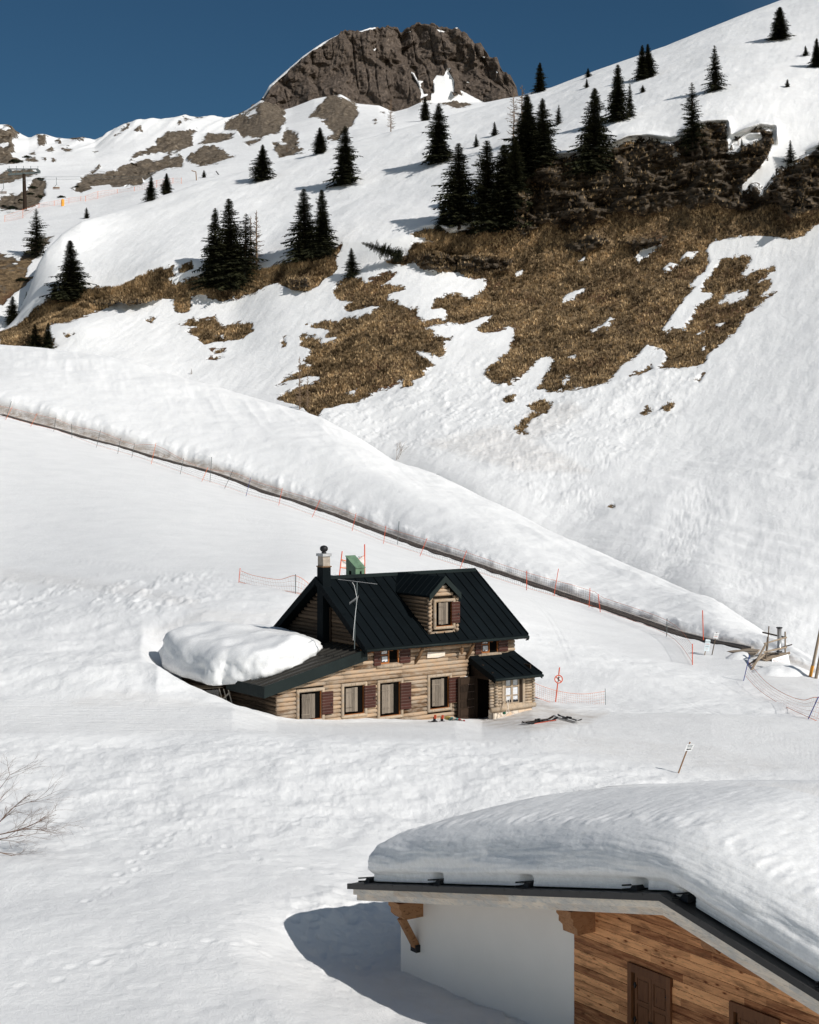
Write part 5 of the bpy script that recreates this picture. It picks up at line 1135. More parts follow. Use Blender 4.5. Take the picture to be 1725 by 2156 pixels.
trees = [ # base u, base v, top v, width, kind, sheet, label
 (1137.5, 192, 129, 1.15, 'spruce', 'hillside', 'dense dark spruce standing on the skyline just right of the rock peak'),
 (1239, 163, 143, 1.3, 'small', 'hillside', 'bushy little spruce on the skyline between the peak and the slope trees'),
 (1235, 185, 165, .9, 'small', 'hillside', 'tiny spruce just below the bushy little one on the skyline'),
 (1300, 254, 134, 1.0, 'spruce', 'hillside', 'tall spruce with a wide skirt, upper of the two big ones above the cliff edge'),
 (1328, 246, 174, .8, 'open', 'hillside', 'thin ragged spruce leaning against the right side of a taller one'),
 (1350, 167, 93, 1.0, 'spruce', 'hillside', 'left stem of the dense spruce pair on the upper right skyline'),
 (1366, 163, 91, .95, 'spruce', 'hillside', 'right stem of the dense spruce pair on the upper right skyline'),
 (1354, 195, 179, 1.3, 'small', 'hillside', 'spruce seedling alone in the snow below the skyline pair'),
 (1507.5, 190, 93, .98, 'open', 'hillside', 'sparse spruce with visible whorls alone on the open upper slope'),
 (1640.6, 82, 12, 1.35, 'spruce', 'hillside', 'broad dark spruce highest up the slope at the upper right'),
 (1696, 117, 95, 1.1, 'small', 'hillside', 'stunted one-sided spruce near the right edge of the upper slope'),
 (1722, 141, 80, 1.1, 'spruce', 'hillside', 'dark spruce cut by the right edge of the photo on the upper slope'),
 (1658.5, 182, 165, 1.2, 'small', 'hillside', 'tiny round spruce seedling on bare snow at the upper right'),
 (1459, 318, 172, .95, 'open', 'hillside', 'tall spruce rising straight from the middle of the cliff edge'),
 (1251.6, 368, 182, 1.05, 'spruce', 'hillside', 'biggest spruce over the cliff, its skirt hanging over the edge'),
 (1144, 345, 203, 1.0, 'spruce', 'hillside', 'tall spruce behind the dark cluster right of the bare larches'),
 (1112, 372, 196, 1.15, 'spruce', 'hillside', 'massive dark spruce in front of the bare larches on the cliff'),
 (1177, 262, 220, .95, 'open', 'hillside', 'short spruce in the snow right of the dark cluster'),
 (1042, 286, 256, .95, 'small', 'hillside', 'little leaning spruce on the snow left of the bare larches'),
 (1002, 309, 281, .8, 'small', 'hillside', 'slim little spruce on the snow above the three cluster spruces'),
 (924, 343, 215, 1.15, 'spruce', 'hillside', 'large full spruce standing alone left of the cliff cluster'),
 (896, 254, 203, 1.1, 'spruce', 'far_snowfield', 'half hidden spruce behind the ridge under the snow couloir'),
 (967.6, 474, 299, 1.0, 'spruce', 'hillside', 'leftmost tall spruce of the dark cluster on the cliff end'),
 (1024, 486, 294, .95, 'spruce', 'hillside', 'middle tall spruce of the dark cluster on the cliff end'),
 (1060, 484, 300, 1.0, 'spruce', 'hillside', 'right spruce of the dark cluster on the cliff end'),
 (1085, 440, 290, 1.1, 'spruce', 'hillside', 'dark spruce filling the gap below the massive one on the cliff'),
 (934, 486, 430, 1.2, 'spruce', 'hillside', 'short spruce at the left foot of the dark cliff cluster'),
 (1666, 350, 293, 1.0, 'open', 'hillside', 'spruce beside the snow gully at the right end of the cliff'),
 (1728, 333, 288, 1.0, 'open', 'hillside', 'spruce on the cliff edge cut by the right edge of the photo'),
 (1563, 312, 290, .9, 'open', 'hillside', 'sapling on the snowy ledge of the tilted rock fin'),
 (726, 388, 262, 1.15, 'spruce', 'hillside', 'full dark spruce in the middle of the slope below the peak'),
 (674, 322, 267, 1.25, 'spruce', 'hillside', 'round topped spruce on the ridge line below the peak'),
 (552.5, 380, 303, 1.15, 'spruce', 'hillside', 'solitary spruce on the ridge with a long shadow to the left'),
 (316, 422, 370, 1.0, 'spruce', 'hillside', 'left one of two small spruces on the far ridge line'),
 (350, 404, 359, 1.15, 'spruce', 'hillside', 'right one of two small spruces on the far ridge line'),
 (430.6, 373, 356, 1.1, 'small', 'far_snowfield', 'tiny spruce by the far lift gantry'),
 (183, 459, 435, 1.1, 'small', 'far_snowfield', 'tiny spruce alone on the piste at the left'),
 (78, 540, 438, 1.0, 'open', 'far_snowfield', 'loose spruce on the rocky hump by the left edge'),
 (640, 548, 396, 1.05, 'spruce', 'hillside', 'left one of the twin spruces above the grass ledge'),
 (680, 545, 396, .95, 'spruce', 'hillside', 'right one of the twin spruces above the grass ledge'),
 (451, 606, 434, .95, 'spruce', 'hillside', 'left spruce of the dark triple group on the grass ledge'),
 (486, 608, 415, 1.0, 'spruce', 'hillside', 'tallest, middle spruce of the dark triple group on the grass ledge'),
 (516, 602, 447, .95, 'open', 'hillside', 'thin spruce of the triple group next to the brown larch'),
 (742, 583, 521, 1.1, 'spruce', 'hillside', 'small spruce on the snow tongue right of the twin spruces'),
 (151, 634, 504, 1.3, 'spruce', 'hillside', 'wide sunlit spruce standing alone at the left end of the grass band'),
 (116, 624, 596, 1.3, 'small', 'hillside', 'small dark spruce at the foot of the wide sunlit one'),
 (27, 683, 622, 1.2, 'spruce', 'far_snowfield', 'spruce in the snow gully at the left edge'),
 (55, 641, 612, .9, 'open', 'far_snowfield', 'sparse young spruce in the snow gully near the left edge'),
 (75, 732, 682, 1.5, 'spruce', 'hillside', 'squat dark spruce behind the snow bank, left one of the two'),
 (101, 735, 678, 1.15, 'spruce', 'hillside', 'pointed spruce behind the snow bank, right one of the two'),
]
for i, (u, v, vt, wd, kd, sh, lab) in enumerate(trees):
    s_ = SH[sh]; g = gpt(u, v, sh, 1.0 if sh == 'hillside' else 0, 6.0 if sh != 'far_snowfield' else 6)
    H = (v-vt)/FD*g.y*1.02; pr_ = protos[kd][(i*7+3) % len(protos[kd])]
    wob = random.uniform(.92, 1.08)
    tree_from(*pr_, 'spruce', (g.x, g.y, g.z-.02*H), H, wd*wob*1.2, random.uniform(0, 6.28), lab, 'spruce', TG, MT['needle'], MT['bark'], (random.uniform(-.02, .02), random.uniform(-.03, .03)))
# dwarf pines: low dark bushes on the far rocks
def dwarf(seed):
    rd = random.Random(seed); m = MB()
    for i in range(420):
        a = rd.random()*6.28; r_ = rd.random()**.6; h = (1-r_*r_)*.5*rd.uniform(.5, 1); c = Vector((math.cos(a)*r_*(1+.25*math.sin(3*a+seed)), math.sin(a)*r_*.7, h)); d = Vector((math.cos(a)*.16, math.sin(a)*.16, .12)).lerp(Vector((0, 0, .22)), rd.random())
        p = Vector((-d.y, d.x, 0)).normalized()*.06; m.add([c-p, c+p, c+d], [(0, 1, 2)], rd.random()); m.add([c-d*.5, c+p*1.8, c+d*.6+Vector((0, 0, -.04))], [(0, 1, 2)], rd.random())
    return m
dws = [dwarf(1).build('dwarf_pine', MT['dwarf']), dwarf(2).build('dwarf_pine', MT['dwarf'])]
dl = [(84, 379, 14, 'dwarf pine lying over the top of the rocks right of the lift pylon'), (69, 394, 11, 'dwarf pine close beside the lift pylon mast, upper one'), (66, 407, 9, 'dwarf pine close beside the lift pylon mast, lower one'), (87, 415, 11, 'dwarf pine at the right end of the pylon rocks'), (10, 434, 8, 'dwarf pine at the left edge beside the pale rocks'), (27, 437, 11, 'dark dwarf pine between the left edge and the lift pylon'), (46, 419, 8, 'dwarf pine just left of the lift pylon mast'), (129, 414, 9, 'dwarf pine alone on open snow right of the pylon rocks'), (34, 340, 15, 'dwarf pine hanging on the foot of the left skyline crag'), (58, 329, 10, 'small dwarf pine on the block right of the left skyline crag'), (164, 393, 7, 'dwarf pine at the lower left tip of the long rock band'),
      (48, 590, 14, 'dark bush on the rocky spur by the left edge')]
for i, (u, v, w_, lab) in enumerate(dl):
    g = gpt(u, v+2, 'far_snowfield', 0, 6); o = dws[i % 2] if i < 2 else dws[i % 2].copy()
    if i >= 2: COL.objects.link(o)
    s_ = w_/FD*g.y; o.location = (g.x, g.y-s_*.5, g.z-.1*s_); o.scale = (s_, s_, s_*.9); o.rotation_euler = (0, 0, random.uniform(-.4, .4)); tag(o, lab, 'dwarf pine', 'dwarf pines on the far rocks')
# ---- bare larches
def larch(seed, n=80, wr=.17, sub=5):
    rd = random.Random(seed); tr = MB(); cr = MB()
    tr.tube([(0, 0, -.04), (.006, 0, .25), (-.004, .003, .55), (.004, 0, .8), (0, 0, 1)], [.018, .014, .010, .006, .003], 5)
    for i in range(n):
        t = .12+.86*(i/n); a = rd.random()*6.28; L = wr*(1.02-t)**.75*rd.uniform(.5, 1.2); d = Vector((math.cos(a), math.sin(a), rd.uniform(-.15, .35)))
        p = Vector((0, 0, t)); pts = [p, p+d*L*.5+Vector((0, 0, -.01)), p+d*L+Vector((0, 0, .012))]; cr.tube(pts, [.0055, .0040, .0022], 3, cap=False)
        for k in range(sub):
            q = p+d*L*rd.uniform(.25, 1); e = Vector((rd.uniform(-1, 1), rd.uniform(-1, 1), rd.uniform(-.7, .5)))*L*.28; cr.tube([q, q+e], [.0032, .0018], 3, cap=False)
    return tr, cr
lp = [larch(1)+([],), larch(2, 60, .24, 6)+([],)]
LG = 'leafless larches on the slopes'
for i, (u, v, vt, wd, k, sh, lab) in enumerate([
  (1083, 300, 190, 1.0, 1, 'hillside', 'bare larch, left one of the two behind the dark cliff cluster'), (1098, 300, 176, 1.0, 1, 'hillside', 'bare larch, right one of the two behind the dark cliff cluster'),
  (822, 277, 206, 1.0, 0, 'hillside', 'bare brown larch on the ridge below the peak'), (541, 566, 440, 1.15, 0, 'hillside', 'pale brown larch at the right of the dark triple group'), (528, 575, 452, 1.0, 0, 'hillside', 'brown larch squeezed between the triple group and the paler larch'),
  (631, 862, 748, .75, 0, 'hillside', 'thin bare larch before the brown patch at the snow bank'), (648, 866, 778, .6, 0, 'hillside', 'thinner bare larch right beside the one at the snow bank'),
  (402, 788, 775, 1.6, 0, 'hillside', 'tiny bare sapling just above the snow bank crest'), (1556, 306, 288, 1.2, 1, 'hillside', 'bare shrub left of the sapling on the snowy rock ledge'), (605, 322, 303, 1.4, 1, 'far_snowfield', 'bare pale shrub left of the talus below the peak')]):
    g = gpt(u, v, sh, 0, 6); H = (v-vt)/FD*g.y; tree_from(*lp[k], 'larch', (g.x, g.y, g.z-.02*H), H, wd, random.uniform(0, 6), lab, 'larch', LG, MT['larch'], MT['larch'])
# ---- leafless bushes
def bush(seed, stems, depth, spread, L0, r0, up=.8, bias=(0, 0, 0), bend=.25, ratio=.72, kids=3):
    rd = random.Random(seed); m = MB(); bias = Vector(bias)
    def grow(p, d, L, r_, k):
        n = 4; pts = [p]; rr = [r_]
        for i in range(n):
            d = (d+Vector((rd.uniform(-1, 1), rd.uniform(-1, 1), rd.uniform(-1, 1)))*bend*.5+bias*.06).normalized(); p = p+d*L/n; pts.append(p); rr.append(r_*(1-.45*(i+1)/n))
        m.tube(pts, rr, 5 if r_ > .01 else 3, cap=False)
        if k > 0:
            for j in range(kids+rd.randint(0, 1)):
                q = pts[rd.randint(1, n)]; dd = (d+Vector((rd.uniform(-1, 1), rd.uniform(-1, 1), rd.uniform(-.8, .9)))*spread).normalized(); grow(q, dd, L*ratio*rd.uniform(.7, 1.15), r_*.55, k-1)
    for s in stems: grow(Vector(s[0]), Vector(s[1]).normalized(), L0*s[2], r0*s[2], depth)
    return m
g = gpt(-20, 1800, 'snow_ground', 2, 5)
b = bush(5, [((0, 0, .6), (.55, 0, .75), 1.2), ((0, 0, .5), (.95, .1, .45), 1.25), ((0, .1, .4), (1, 0, .12), 1.0), ((0, 0, .2), (.95, -.1, -.12), .9), ((-.1, 0, .8), (.35, .1, 1), 1.15)], 4, .75, .78, .014, bias=(.6, 0, .1), kids=3)
bb = tag(b.build('bare_bush', MT['twig']), 'bare brown bush reaching in from the left edge over the snow', 'bush'); bb.location = (g.x-.12, g.y, g.z-.05); bb.scale = (1.3, 1.2, .95)
g = gpt(836, 968, 'hillside', .5, 4)
tag(bush(8, [((0, 0, 0), (.3, 0, 1), 1), ((.1, 0, 0), (.6, 0, 1), 1.1), ((0, 0, 0), (.05, 0, 1), .9)], 3, .45, 1.2, .02, kids=3).build('bare_shrub', MT['larch']), 'bare whippy shrub in the gully above the snow bank', 'shrub').location = g
g = gpt(920, 1004, 'hillside', .5, 4)
d_ = dwarf(9).build('young_shrub', MT['needle']); d_.location = g; d_.scale = (.45, .4, .6); tag(d_, 'tiny green shrub poking out of the snow at the bank crest', 'shrub')
# fallen spruce
g = gpt(852, 556, 'hillside', 2.5, 5); tr, cr = conifer(77, .26, .9, .1)
o = tree_from(tr, cr, [], 'fallen_spruce', (g.x, g.y-.5, g.z+1.0), 7.4, .9, 0, 'fallen spruce lying to the left at the end of the brown ledge', 'spruce', None, MT['needle'], MT['bark']); o.rotation_euler = (R(8), R(-72), 0)
g = gpt(840, 545, 'hillside', 2.5, 5)
b = bush(19, [((0, 0, 0), (.2, -.3, 1), 1), ((.6, 0, 0), (.5, -.2, .8), 1), ((1.3, 0, 0), (.7, -.2, .6), .9), ((-.5, 0, 0), (-.3, 0, .8), .9)], 3, .7, 1.1, .03, kids=3); tag(b.build('brushwood', MT['bark']), 'tangle of dark brushwood right beside the fallen spruce', 'brushwood').location = (g.x, g.y-.3, g.z)
# ---- dry grass tufts over the bare ground
def tufts():
    s = SH['hillside']; bare = s['at']['bare']; rk = s['at']['rocky']; U_, V_ = s['u'], s['v']; Pp = s['p']
    wgt = (bare > .6)*(1-rk*.72)*(U_ > -30)*(U_ < 1760); idx = np.flatnonzero(wgt.ravel() > 0); pr_ = wgt.ravel()[idx]; pr_ = pr_/pr_.sum()
    n = 52000; pick = rng.choice(idx, n, p=pr_); base = Pp.reshape(-1, 3)[pick]+rng.normal(0, .12, (n, 3))*[1, 1, .1]
    k = 4; B = np.repeat(base, k, 0); m = len(B); a = rng.uniform(0, 6.28, m); h = rng.uniform(.18, .55, m); lean = rng.uniform(.05, .35, m)
    w_ = rng.uniform(.05, .12, m); dx, dy = np.cos(a), np.sin(a)
    B = B+np.stack([dx*.08, dy*.08, -.05*np.ones(m)], 1)
    p0 = B+np.stack([-dy*w_, dx*w_, 0*a], 1); p1 = B-np.stack([-dy*w_, dx*w_, 0*a], 1); p2 = B+np.stack([dx*lean, dy*lean-.12, h], 1)
    co = np.stack([p0, p1, p2], 1).reshape(-1, 3).astype(np.float32); nf = m
    me = bpy.data.meshes.new('dry_grass'); me.vertices.add(3*nf); me.vertices.foreach_set('co', co.ravel()); me.loops.add(3*nf); me.loops.foreach_set('vertex_index', np.arange(3*nf, dtype=np.int32))
    me.polygons.add(nf); me.polygons.foreach_set('loop_start', (np.arange(nf)*3).astype(np.int32)); me.polygons.foreach_set('loop_total', np.full(nf, 3, np.int32))
    big = fbm(base[:, 0]/2.2, base[:, 1]/2.2, base[:, 2]/7, 4, 400, .65)*.95+.46-.30*s['at']['rocky'].ravel()[pick]; rv = np.repeat(np.clip(big+rng.normal(0, .18, n), 0, 1), k)
    A = me.attributes.new('rnd', 'FLOAT', 'FACE'); A.data.foreach_set('value', rv.astype(np.float32)); me.materials.append(MT['grassblade']); me.update(calc_edges=True)
    o = bpy.data.objects.new('dry_grass', me); COL.objects.link(o); tag(o, 'dry brown grass covering the snow free slope', 'grass', None, 'stuff')
tufts()
# ------------------------------------------------------------------ conveyor, nets, signs, gear
def smoothpts(pts, n=8):
    out = []
    for i in range(len(pts)-1):
        p0, p1, p2, p3 = pts[max(i-1, 0)], pts[i], pts[i+1], pts[min(i+2, len(pts)-1)]
        for k in range(n): t = k/n; out.append(.5*((2*p1)+(p2-p0)*t+(2*p0-5*p1+4*p2-p3)*t*t+(3*p1-p0-3*p2+p3)*t**3))
    return out+[pts[-1]]
A_ = SH['snow_ground']
def convey(u):
    row = int(np.argmin(np.abs(A_['T'][:, 0]-11))); cu = A_['u'][row]; j = int(np.argmin(np.abs(cu-u))); return Vector([float(x) for x in A_['p'][row, j]])
base = [convey(u) for u in np.linspace(-150, 1560, 90)]
ker = np.hanning(7); ker /= ker.sum(); zz = np.convolve(np.pad([p.z for p in base], 3, mode='edge'), ker, 'valid')
for p, z in zip(base, zz): p.z = float(z)
conv = empty('ski_conveyor', tuple(base[45]), 0, 'long dark ski conveyor belt running up beside the snow bank', 'conveyor'); off = -Vector(base[45])
def strip(o0, o1, z0, z1, name, mat, parent):
    m = MB(); vs = []; n = len(base)
    for i, p in enumerate(base):
        d = (base[min(i+1, n-1)]-base[max(i-1, 0)]); nrm = Vector((-d.y, d.x, 0)).normalized(); nrm = nrm if nrm.y > 0 else -nrm
        q = p+off
        vs += [q+nrm*o0+Vector((0, 0, z0)), q+nrm*o1+Vector((0, 0, z0)), q+nrm*o1+Vector((0, 0, z1)), q+nrm*o0+Vector((0, 0, z1))]
    fs = []
    for i in range(n-1):
        for k in range(4): fs.append((i*4+k, i*4+(k+1) % 4, (i+1)*4+(k+1) % 4, (i+1)*4+k))
    fs += [(3, 2, 1, 0), tuple(4*(n-1)+k for k in range(4))]
    m.add(vs, fs); return m.build(name, mat, parent)
MT['belt'] = plain('rubber_belt', (.05, .042, .036), .8, .2, sc=1)
MT['sidegrey'] = plain('conveyor_side', (.055, .045, .038), .7, .3, sc=1)
MT['edge'] = plain('conveyor_edge', (.38, .35, .32), .6, .3, sc=1)
strip(.16, .70, -.3, .06, 'belt', MT['belt'], conv); strip(.08, .155, -.5, .10, 'side_panel', MT['sidegrey'], conv); strip(.71, .90, -.3, .13, 'far_edge', MT['edge'], conv)
# ---- nets
def net_fence(name, posts, tops, bots, label, cat='fence', sh='snow_ground', nmat='net', cell=.16, tmin=None, tmax=None, pr_=.018, fixY=None, cord=.012, slack=.0):
    """posts: list of (ub, vb, ut, vt, colour); net edge = tops/bots as photo points, depth taken from the posts"""
    P0 = []
    for (ub, vb, ut, vt, c) in posts:
        g = gpt(ub, vb, sh, tmin, tmax); Yp = g.y if fixY is None else fixY; P0.append((ub, Yp))
    us_ = [p[0] for p in P0]; ys_ = [p[1] for p in P0]
    order = np.argsort(us_); us_ = np.array(us_)[order]; ys_ = np.array(ys_)[order]
    Yof = lambda u: float(np.interp(u, us_, ys_))
    o0 = P(posts[0][0], posts[0][1], P0[0][1]); root = empty(name, tuple(o0), 0, label, cat)
    for (ub, vb, ut, vt, c), (_, Yp) in zip(posts, P0):
        m = MB(); a = P(ub, vb, Yp)-o0; b = P(ut, vt, Yp)-o0; m.tube([a-(b-a).normalized()*.15, b], pr_, 6); m.build('post', MT[c], root)
    tp = [P(u, v, Yof(u))-o0 for u, v in tops]; bp = [P(u, v, Yof(u))-o0 for u, v in bots]
    nn = 60
    def resample(pp):
        pp = smoothpts(pp, 6) if len(pp) > 2 else pp; d = [0]
        for a, b in zip(pp[:-1], pp[1:]): d.append(d[-1]+(b-a).length)
        L = d[-1]; o = []
        for k in range(nn+1):
            s = L*k/nn; i = min(max(int(np.searchsorted(d, s))-1, 0), len(pp)-2); t = (s-d[i])/max(1e-6, d[i+1]-d[i]); o.append(pp[i].lerp(pp[i+1], min(1, max(0, t))))
        return o, L
    T_, L = resample(tp); B_, _ = resample(bp)
    me = bpy.data.meshes.new('net'); vs = []; 
    for a, b in zip(T_, B_): vs += [tuple(a), tuple(a.lerp(b, .5)+Vector((0, random.uniform(-.03, .03), 0))), tuple(b)]
    fs = []
    for i in range(nn): fs += [(i*3, i*3+3, i*3+4, i*3+1), (i*3+1, i*3+4, i*3+5, i*3+2)]
    me.from_pydata(vs, [], fs); uvl = me.uv_layers.new(name='UVMap'); hgt = (T_[nn//2]-B_[nn//2]).length
    for poly in me.polygons:
        for li in poly.loop_indices:
            vi = me.loops[li].vertex_index; uvl.data[li].uv = (vi//3/nn*L/cell, (vi % 3)/2*hgt/cell)
    me.materials.append(MT[nmat]); no = bpy.data.objects.new('net', me); COL.objects.link(no); no.parent = root
    for nm, q in (('top_cord', T_), ('bottom_cord', B_)): m = MB(); m.tube(q, cord, 4); m.build(nm, MT['orangep'], root)
    return root
cp = [(12, 883, 26, 856, 'orangep'), (64.7, 897.5, 78.5, 870, 'orangep'), (113, 908.6, 118, 877.7, 'greyp'), (151.5, 922.5, 150.7, 892, 'greyp'), (203, 942, 212, 905, 'greyp'), (248, 955, 254, 923, 'greyp'), (277.7, 963, 284, 933, 'greyp'), (318.5, 977, 328.5, 933, 'orangep'), (379.6, 998, 387, 965, 'greyp'), (425, 1013.7, 438, 984, 'orangep'), (473, 1028.4, 490.7, 990, 'greyp'), (518, 1044.7, 528, 1005.8, 'bluep'), (587, 1064, 594.6, 1027.6, 'redp'), (657.3, 1089, 674.4, 1052, 'redp'), (741.5, 1118, 750, 1080.7, 'redp'), (807.7, 1144.8, 812.8, 1107, 'redp'), (884.6, 1170.4, 899.6, 1133, 'redp'), (969, 1197, 982.9, 1159, 'redp'), (1109.3, 1243, 1109.3, 1201.6, 'redp'), (1166.6, 1255, 1176.4, 1197.4, 'redp'), (1240.5, 1278.5, 1242.6, 1238, 'redp'), (1264.4, 1288.8, 1259.7, 1250.8, 'redp'), (1404, 1340, 1405, 1302, 'greyp'), (1458.5, 1400, 1458.5, 1355.6, 'redp')]
tops = [(-60, 845)]+[(p[2], p[3]+4) for p in cp if p[4] != 'none' and p[0] not in (1166.6,)]; bots = [(-60, 872)]+[(p[0], p[1]-5) for p in cp if p[0] not in (1166.6,)]
net_fence('safety_net_fence', cp, tops, bots, 'long safety net on thin leaning poles along the ski conveyor', tmin=9.6, tmax=11.0, nmat='netgrey', cell=.22, pr_=.026, cord=.010)
for (ub, vb, ut, vt, c, lab) in ((442, 1015, 446, 962, 'greyp', 'tall thin grey pole beside the left part of the conveyor'), (837, 1147, 840.6, 1097.8, 'greyp', 'thin dark green pole beside the middle of the conveyor'), (1481.5, 1344, 1479.7, 1285, 'redp', 'tall red pole behind the pale blue notice'), (12, 880, 24, 845, 'greyp', 'thin grey pole at the far left of the conveyor')):
    g = gpt(ub, vb, 'snow_ground', 9.5, 11); m = MB(); a = P(ub, vb, g.y); b = P(ut, vt, g.y); m.tube([Vector((0, 0, -.1)), b-a], .03, 6); o = m.build('marker_pole', MT[c]); o.location = a; tag(o, lab, 'pole', 'thin marker poles along the conveyor')
net_fence('safety_net_fence', [(503, 1226, 505.8, 1196, 'redp'), (622.4, 1249, 622.4, 1209, 'greyp')], [(507.8, 1202), (535.5, 1212), (587, 1220), (622.4, 1212), (652, 1230)], [(504, 1225), (555, 1238), (622, 1248), (650, 1258)], 'sagging orange net between two poles left of the cabin chimney', tmin=8.5, tmax=10.5, cell=.18, pr_=.022, cord=.012)
net_fence('safety_net_fence', [(1123, 1470, 1123, 1436, 'greyp'), (1276.3, 1507.5, 1274.6, 1450, 'greyp')], [(1123.2, 1437.5), (1141.3, 1444.6), (1171.6, 1454.1), (1206.8, 1460.2), (1237, 1460.7), (1274.5, 1455.6)], [(1123, 1465.7), (1151.4, 1476.3), (1181.6, 1485.4), (1211.8, 1492.4), (1242, 1498.5), (1267, 1494), (1275.5, 1495)], 'orange net sagging from the cabin porch to a single thin pole', fixY=72.5, cell=.10, pr_=.012, cord=.008)
net_fence('safety_net_fence', [(1566, 1433.8, 1579, 1379, 'bluep'), (1702.3, 1514, 1723.8, 1467, 'bluep')], [(1576.6, 1393.6), (1611.3, 1433.8), (1651.5, 1460.5), (1691.7, 1474), (1725, 1468.6), (1780, 1500)], [(1569, 1421.7), (1595.3, 1450), (1638, 1479.3), (1702.3, 1510), (1760, 1535)], 'orange net with blue poles running down from the wooden start platform', tmin=5.5, tmax=10.5, cell=.14, pr_=.022, cord=.012)
# ---- banner gate behind the cabin roof
g = gpt(715, 1216, 'snow_ground', 8, 10.5); ban = empty('gate_banner', tuple(P(715, 1214, g.y)), 0, 'faded race banner between two red poles behind the cabin roof', 'banner'); o0 = P(715, 1214, g.y)
for a, b in (((714.8, 1212), (720.7, 1160.5)), ((768.2, 1214), (768, 1146))):
    m = MB(); m.tube([P(*a, g.y)-o0, P(*b, g.y)-o0], .035, 6); m.build('pole', MT['redp'], ban)
m = MB(); TL, TR, BR, BL = (P(*q, g.y)-o0 for q in ((719, 1178), (767, 1170), (767.5, 1192), (717, 1195)))
n = 10; vs = []
for i in range(n+1):
    t = i/n; sag = Vector((0, .12*math.sin(t*6), -.22*math.sin(math.pi*t))); vs += [TL.lerp(TR, t)+sag, BL.lerp(BR, t)+sag*.4, TL.lerp(TR, t)+sag+Vector((0, .01, 0)), BL.lerp(BR, t)+sag*.4+Vector((0, .01, 0))]
m.add(vs, [(4*i, 4*i+4, 4*i+5, 4*i+1) for i in range(n)]+[(4*i+2, 4*i+3, 4*i+7, 4*i+6) for i in range(n)]); MT['bann'] = plain('banner_cloth', (.62, .58, .55), .8, .1); m.build('cloth', MT['bann'], ban)
for q in ((TL, TR), (BL, BR)):
    m = MB(); m.tube([q[0].lerp(q[1], t/8)+Vector((0, -.02, -.22*(1 if q[0] is TL else .4)*math.sin(math.pi*t/8))) for t in range(9)], .03, 4); m.build('hem', MT['orangep'], ban)
text_mesh('number', '02', .32, MT['greyp'], ban, tuple(BL.lerp(TR, .80)+Vector((.05, -.04, -.02))), (R(90), 0, 0))
# ---- no skiing sign
sg = empty('prohibition_sign', tuple(P(1170.5, 1473.8, 73)), 0, 'round red and white no skiing sign on a leaning red pole', 'sign'); o0 = P(1170.5, 1473.8, 73)
m = MB(); m.tube([Vector((-.02, 0, -.2)), P(1178.6, 1405.3, 73)-o0], .028, 8); m.build('pole', MT['redp'], sg)
c_ = P(1176.4, 1429.7, 73)-o0+Vector((0, -.05, 0)); tl = R(6); rot = Matrix.Rotation(tl, 3, 'Y')
def ringm(r0, r1, y0, y1, n=40):
    m = MB(); vs = []
    for k in range(n): a = 2*math.pi*k/n; q = (math.cos(a), math.sin(a)); vs += [c_+Vector((q[0]*r0, y0, q[1]*r0)), c_+Vector((q[0]*r1, y0, q[1]*r1)), c_+Vector((q[0]*r1, y1, q[1]*r1)), c_+Vector((q[0]*r0, y1, q[1]*r0))]
    fs = []
    for k in range(n):
        for j in range(4): fs.append((k*4+j, k*4+(j+1) % 4, ((k+1) % n)*4+(j+1) % 4, ((k+1) % n)*4+j))
    m.add(vs, fs); return m
m = ringm(.001, .205, -.005, .012); m.build('disc', MT['white'], sg); m = ringm(.155, .198, -.014, -.006); m.build('red_ring', MT['redp'], sg)
m = MB(); m.beam(c_+Vector((-.125, -.012, .12)), c_+Vector((.125, -.012, -.12)), .012, .034); m.build('red_bar', MT['redp'], sg)
m = MB(); q = lambda x, z: c_+Vector((x, -.021, z))
m.lathe(q(.005, .115), [(.004, -.016), (.018, 0), (.004, .016)], 8)
m.beam(q(0, .09), q(-.02, .01), .012, .045); m.beam(q(-.02, .01), q(.02, -.03), .012, .035); m.beam(q(.02, -.03), q(-.01, -.09), .012, .024); m.beam(q(-.10, -.13), q(.03, -.075), .012, .013); m.beam(q(0, .08), q(.05, .06), .012, .016); m.beam(q(.05, .06), q(.06, .10), .012, .012); m.beam(q(-.01, .07), q(-.05, .05), .012, .016)
m.build('skier_symbol', MT['black'], sg)
# ---- arrow sign
g = gpt(1428, 1628, 'snow_ground', 3, 6); Ys = g.y; o0 = P(1428, 1627.8, Ys); arr = empty('arrow_sign', tuple(o0), 0, 'white paper arrow sign on a leaning brown stick in open snow', 'sign')
m = MB(); m.tube([Vector((-.04, 0, -.15)), (P(1440, 1597, Ys)-o0)+Vector((.006, 0, 0)), P(1453.6, 1562.5, Ys)-o0], [.028, .025, .026], 7); m.build('stick', MT['brownpole'], arr)
cs = [P(*q, Ys)-o0+Vector((0, -.05, 0)) for q in ((1441.4, 1580.8), (1455.6, 1580.8), (1462.4, 1566.2), (1446.8, 1566.2))]
m = MB(); m.hexa(cs+[c+Vector((0, .012, 0)) for c in cs]); m.build('paper', MT['white'], arr)
ctr = sum(cs, Vector())/4
for i, (tx, dz) in enumerate((('PICCOLE', .075), ('DISCESE', .025))): text_mesh('lettering', tx, .044, MT['greyp'], arr, tuple(ctr+Vector((dz*.42, -.012, dz))), (R(90), 0, 0), shear=.35)
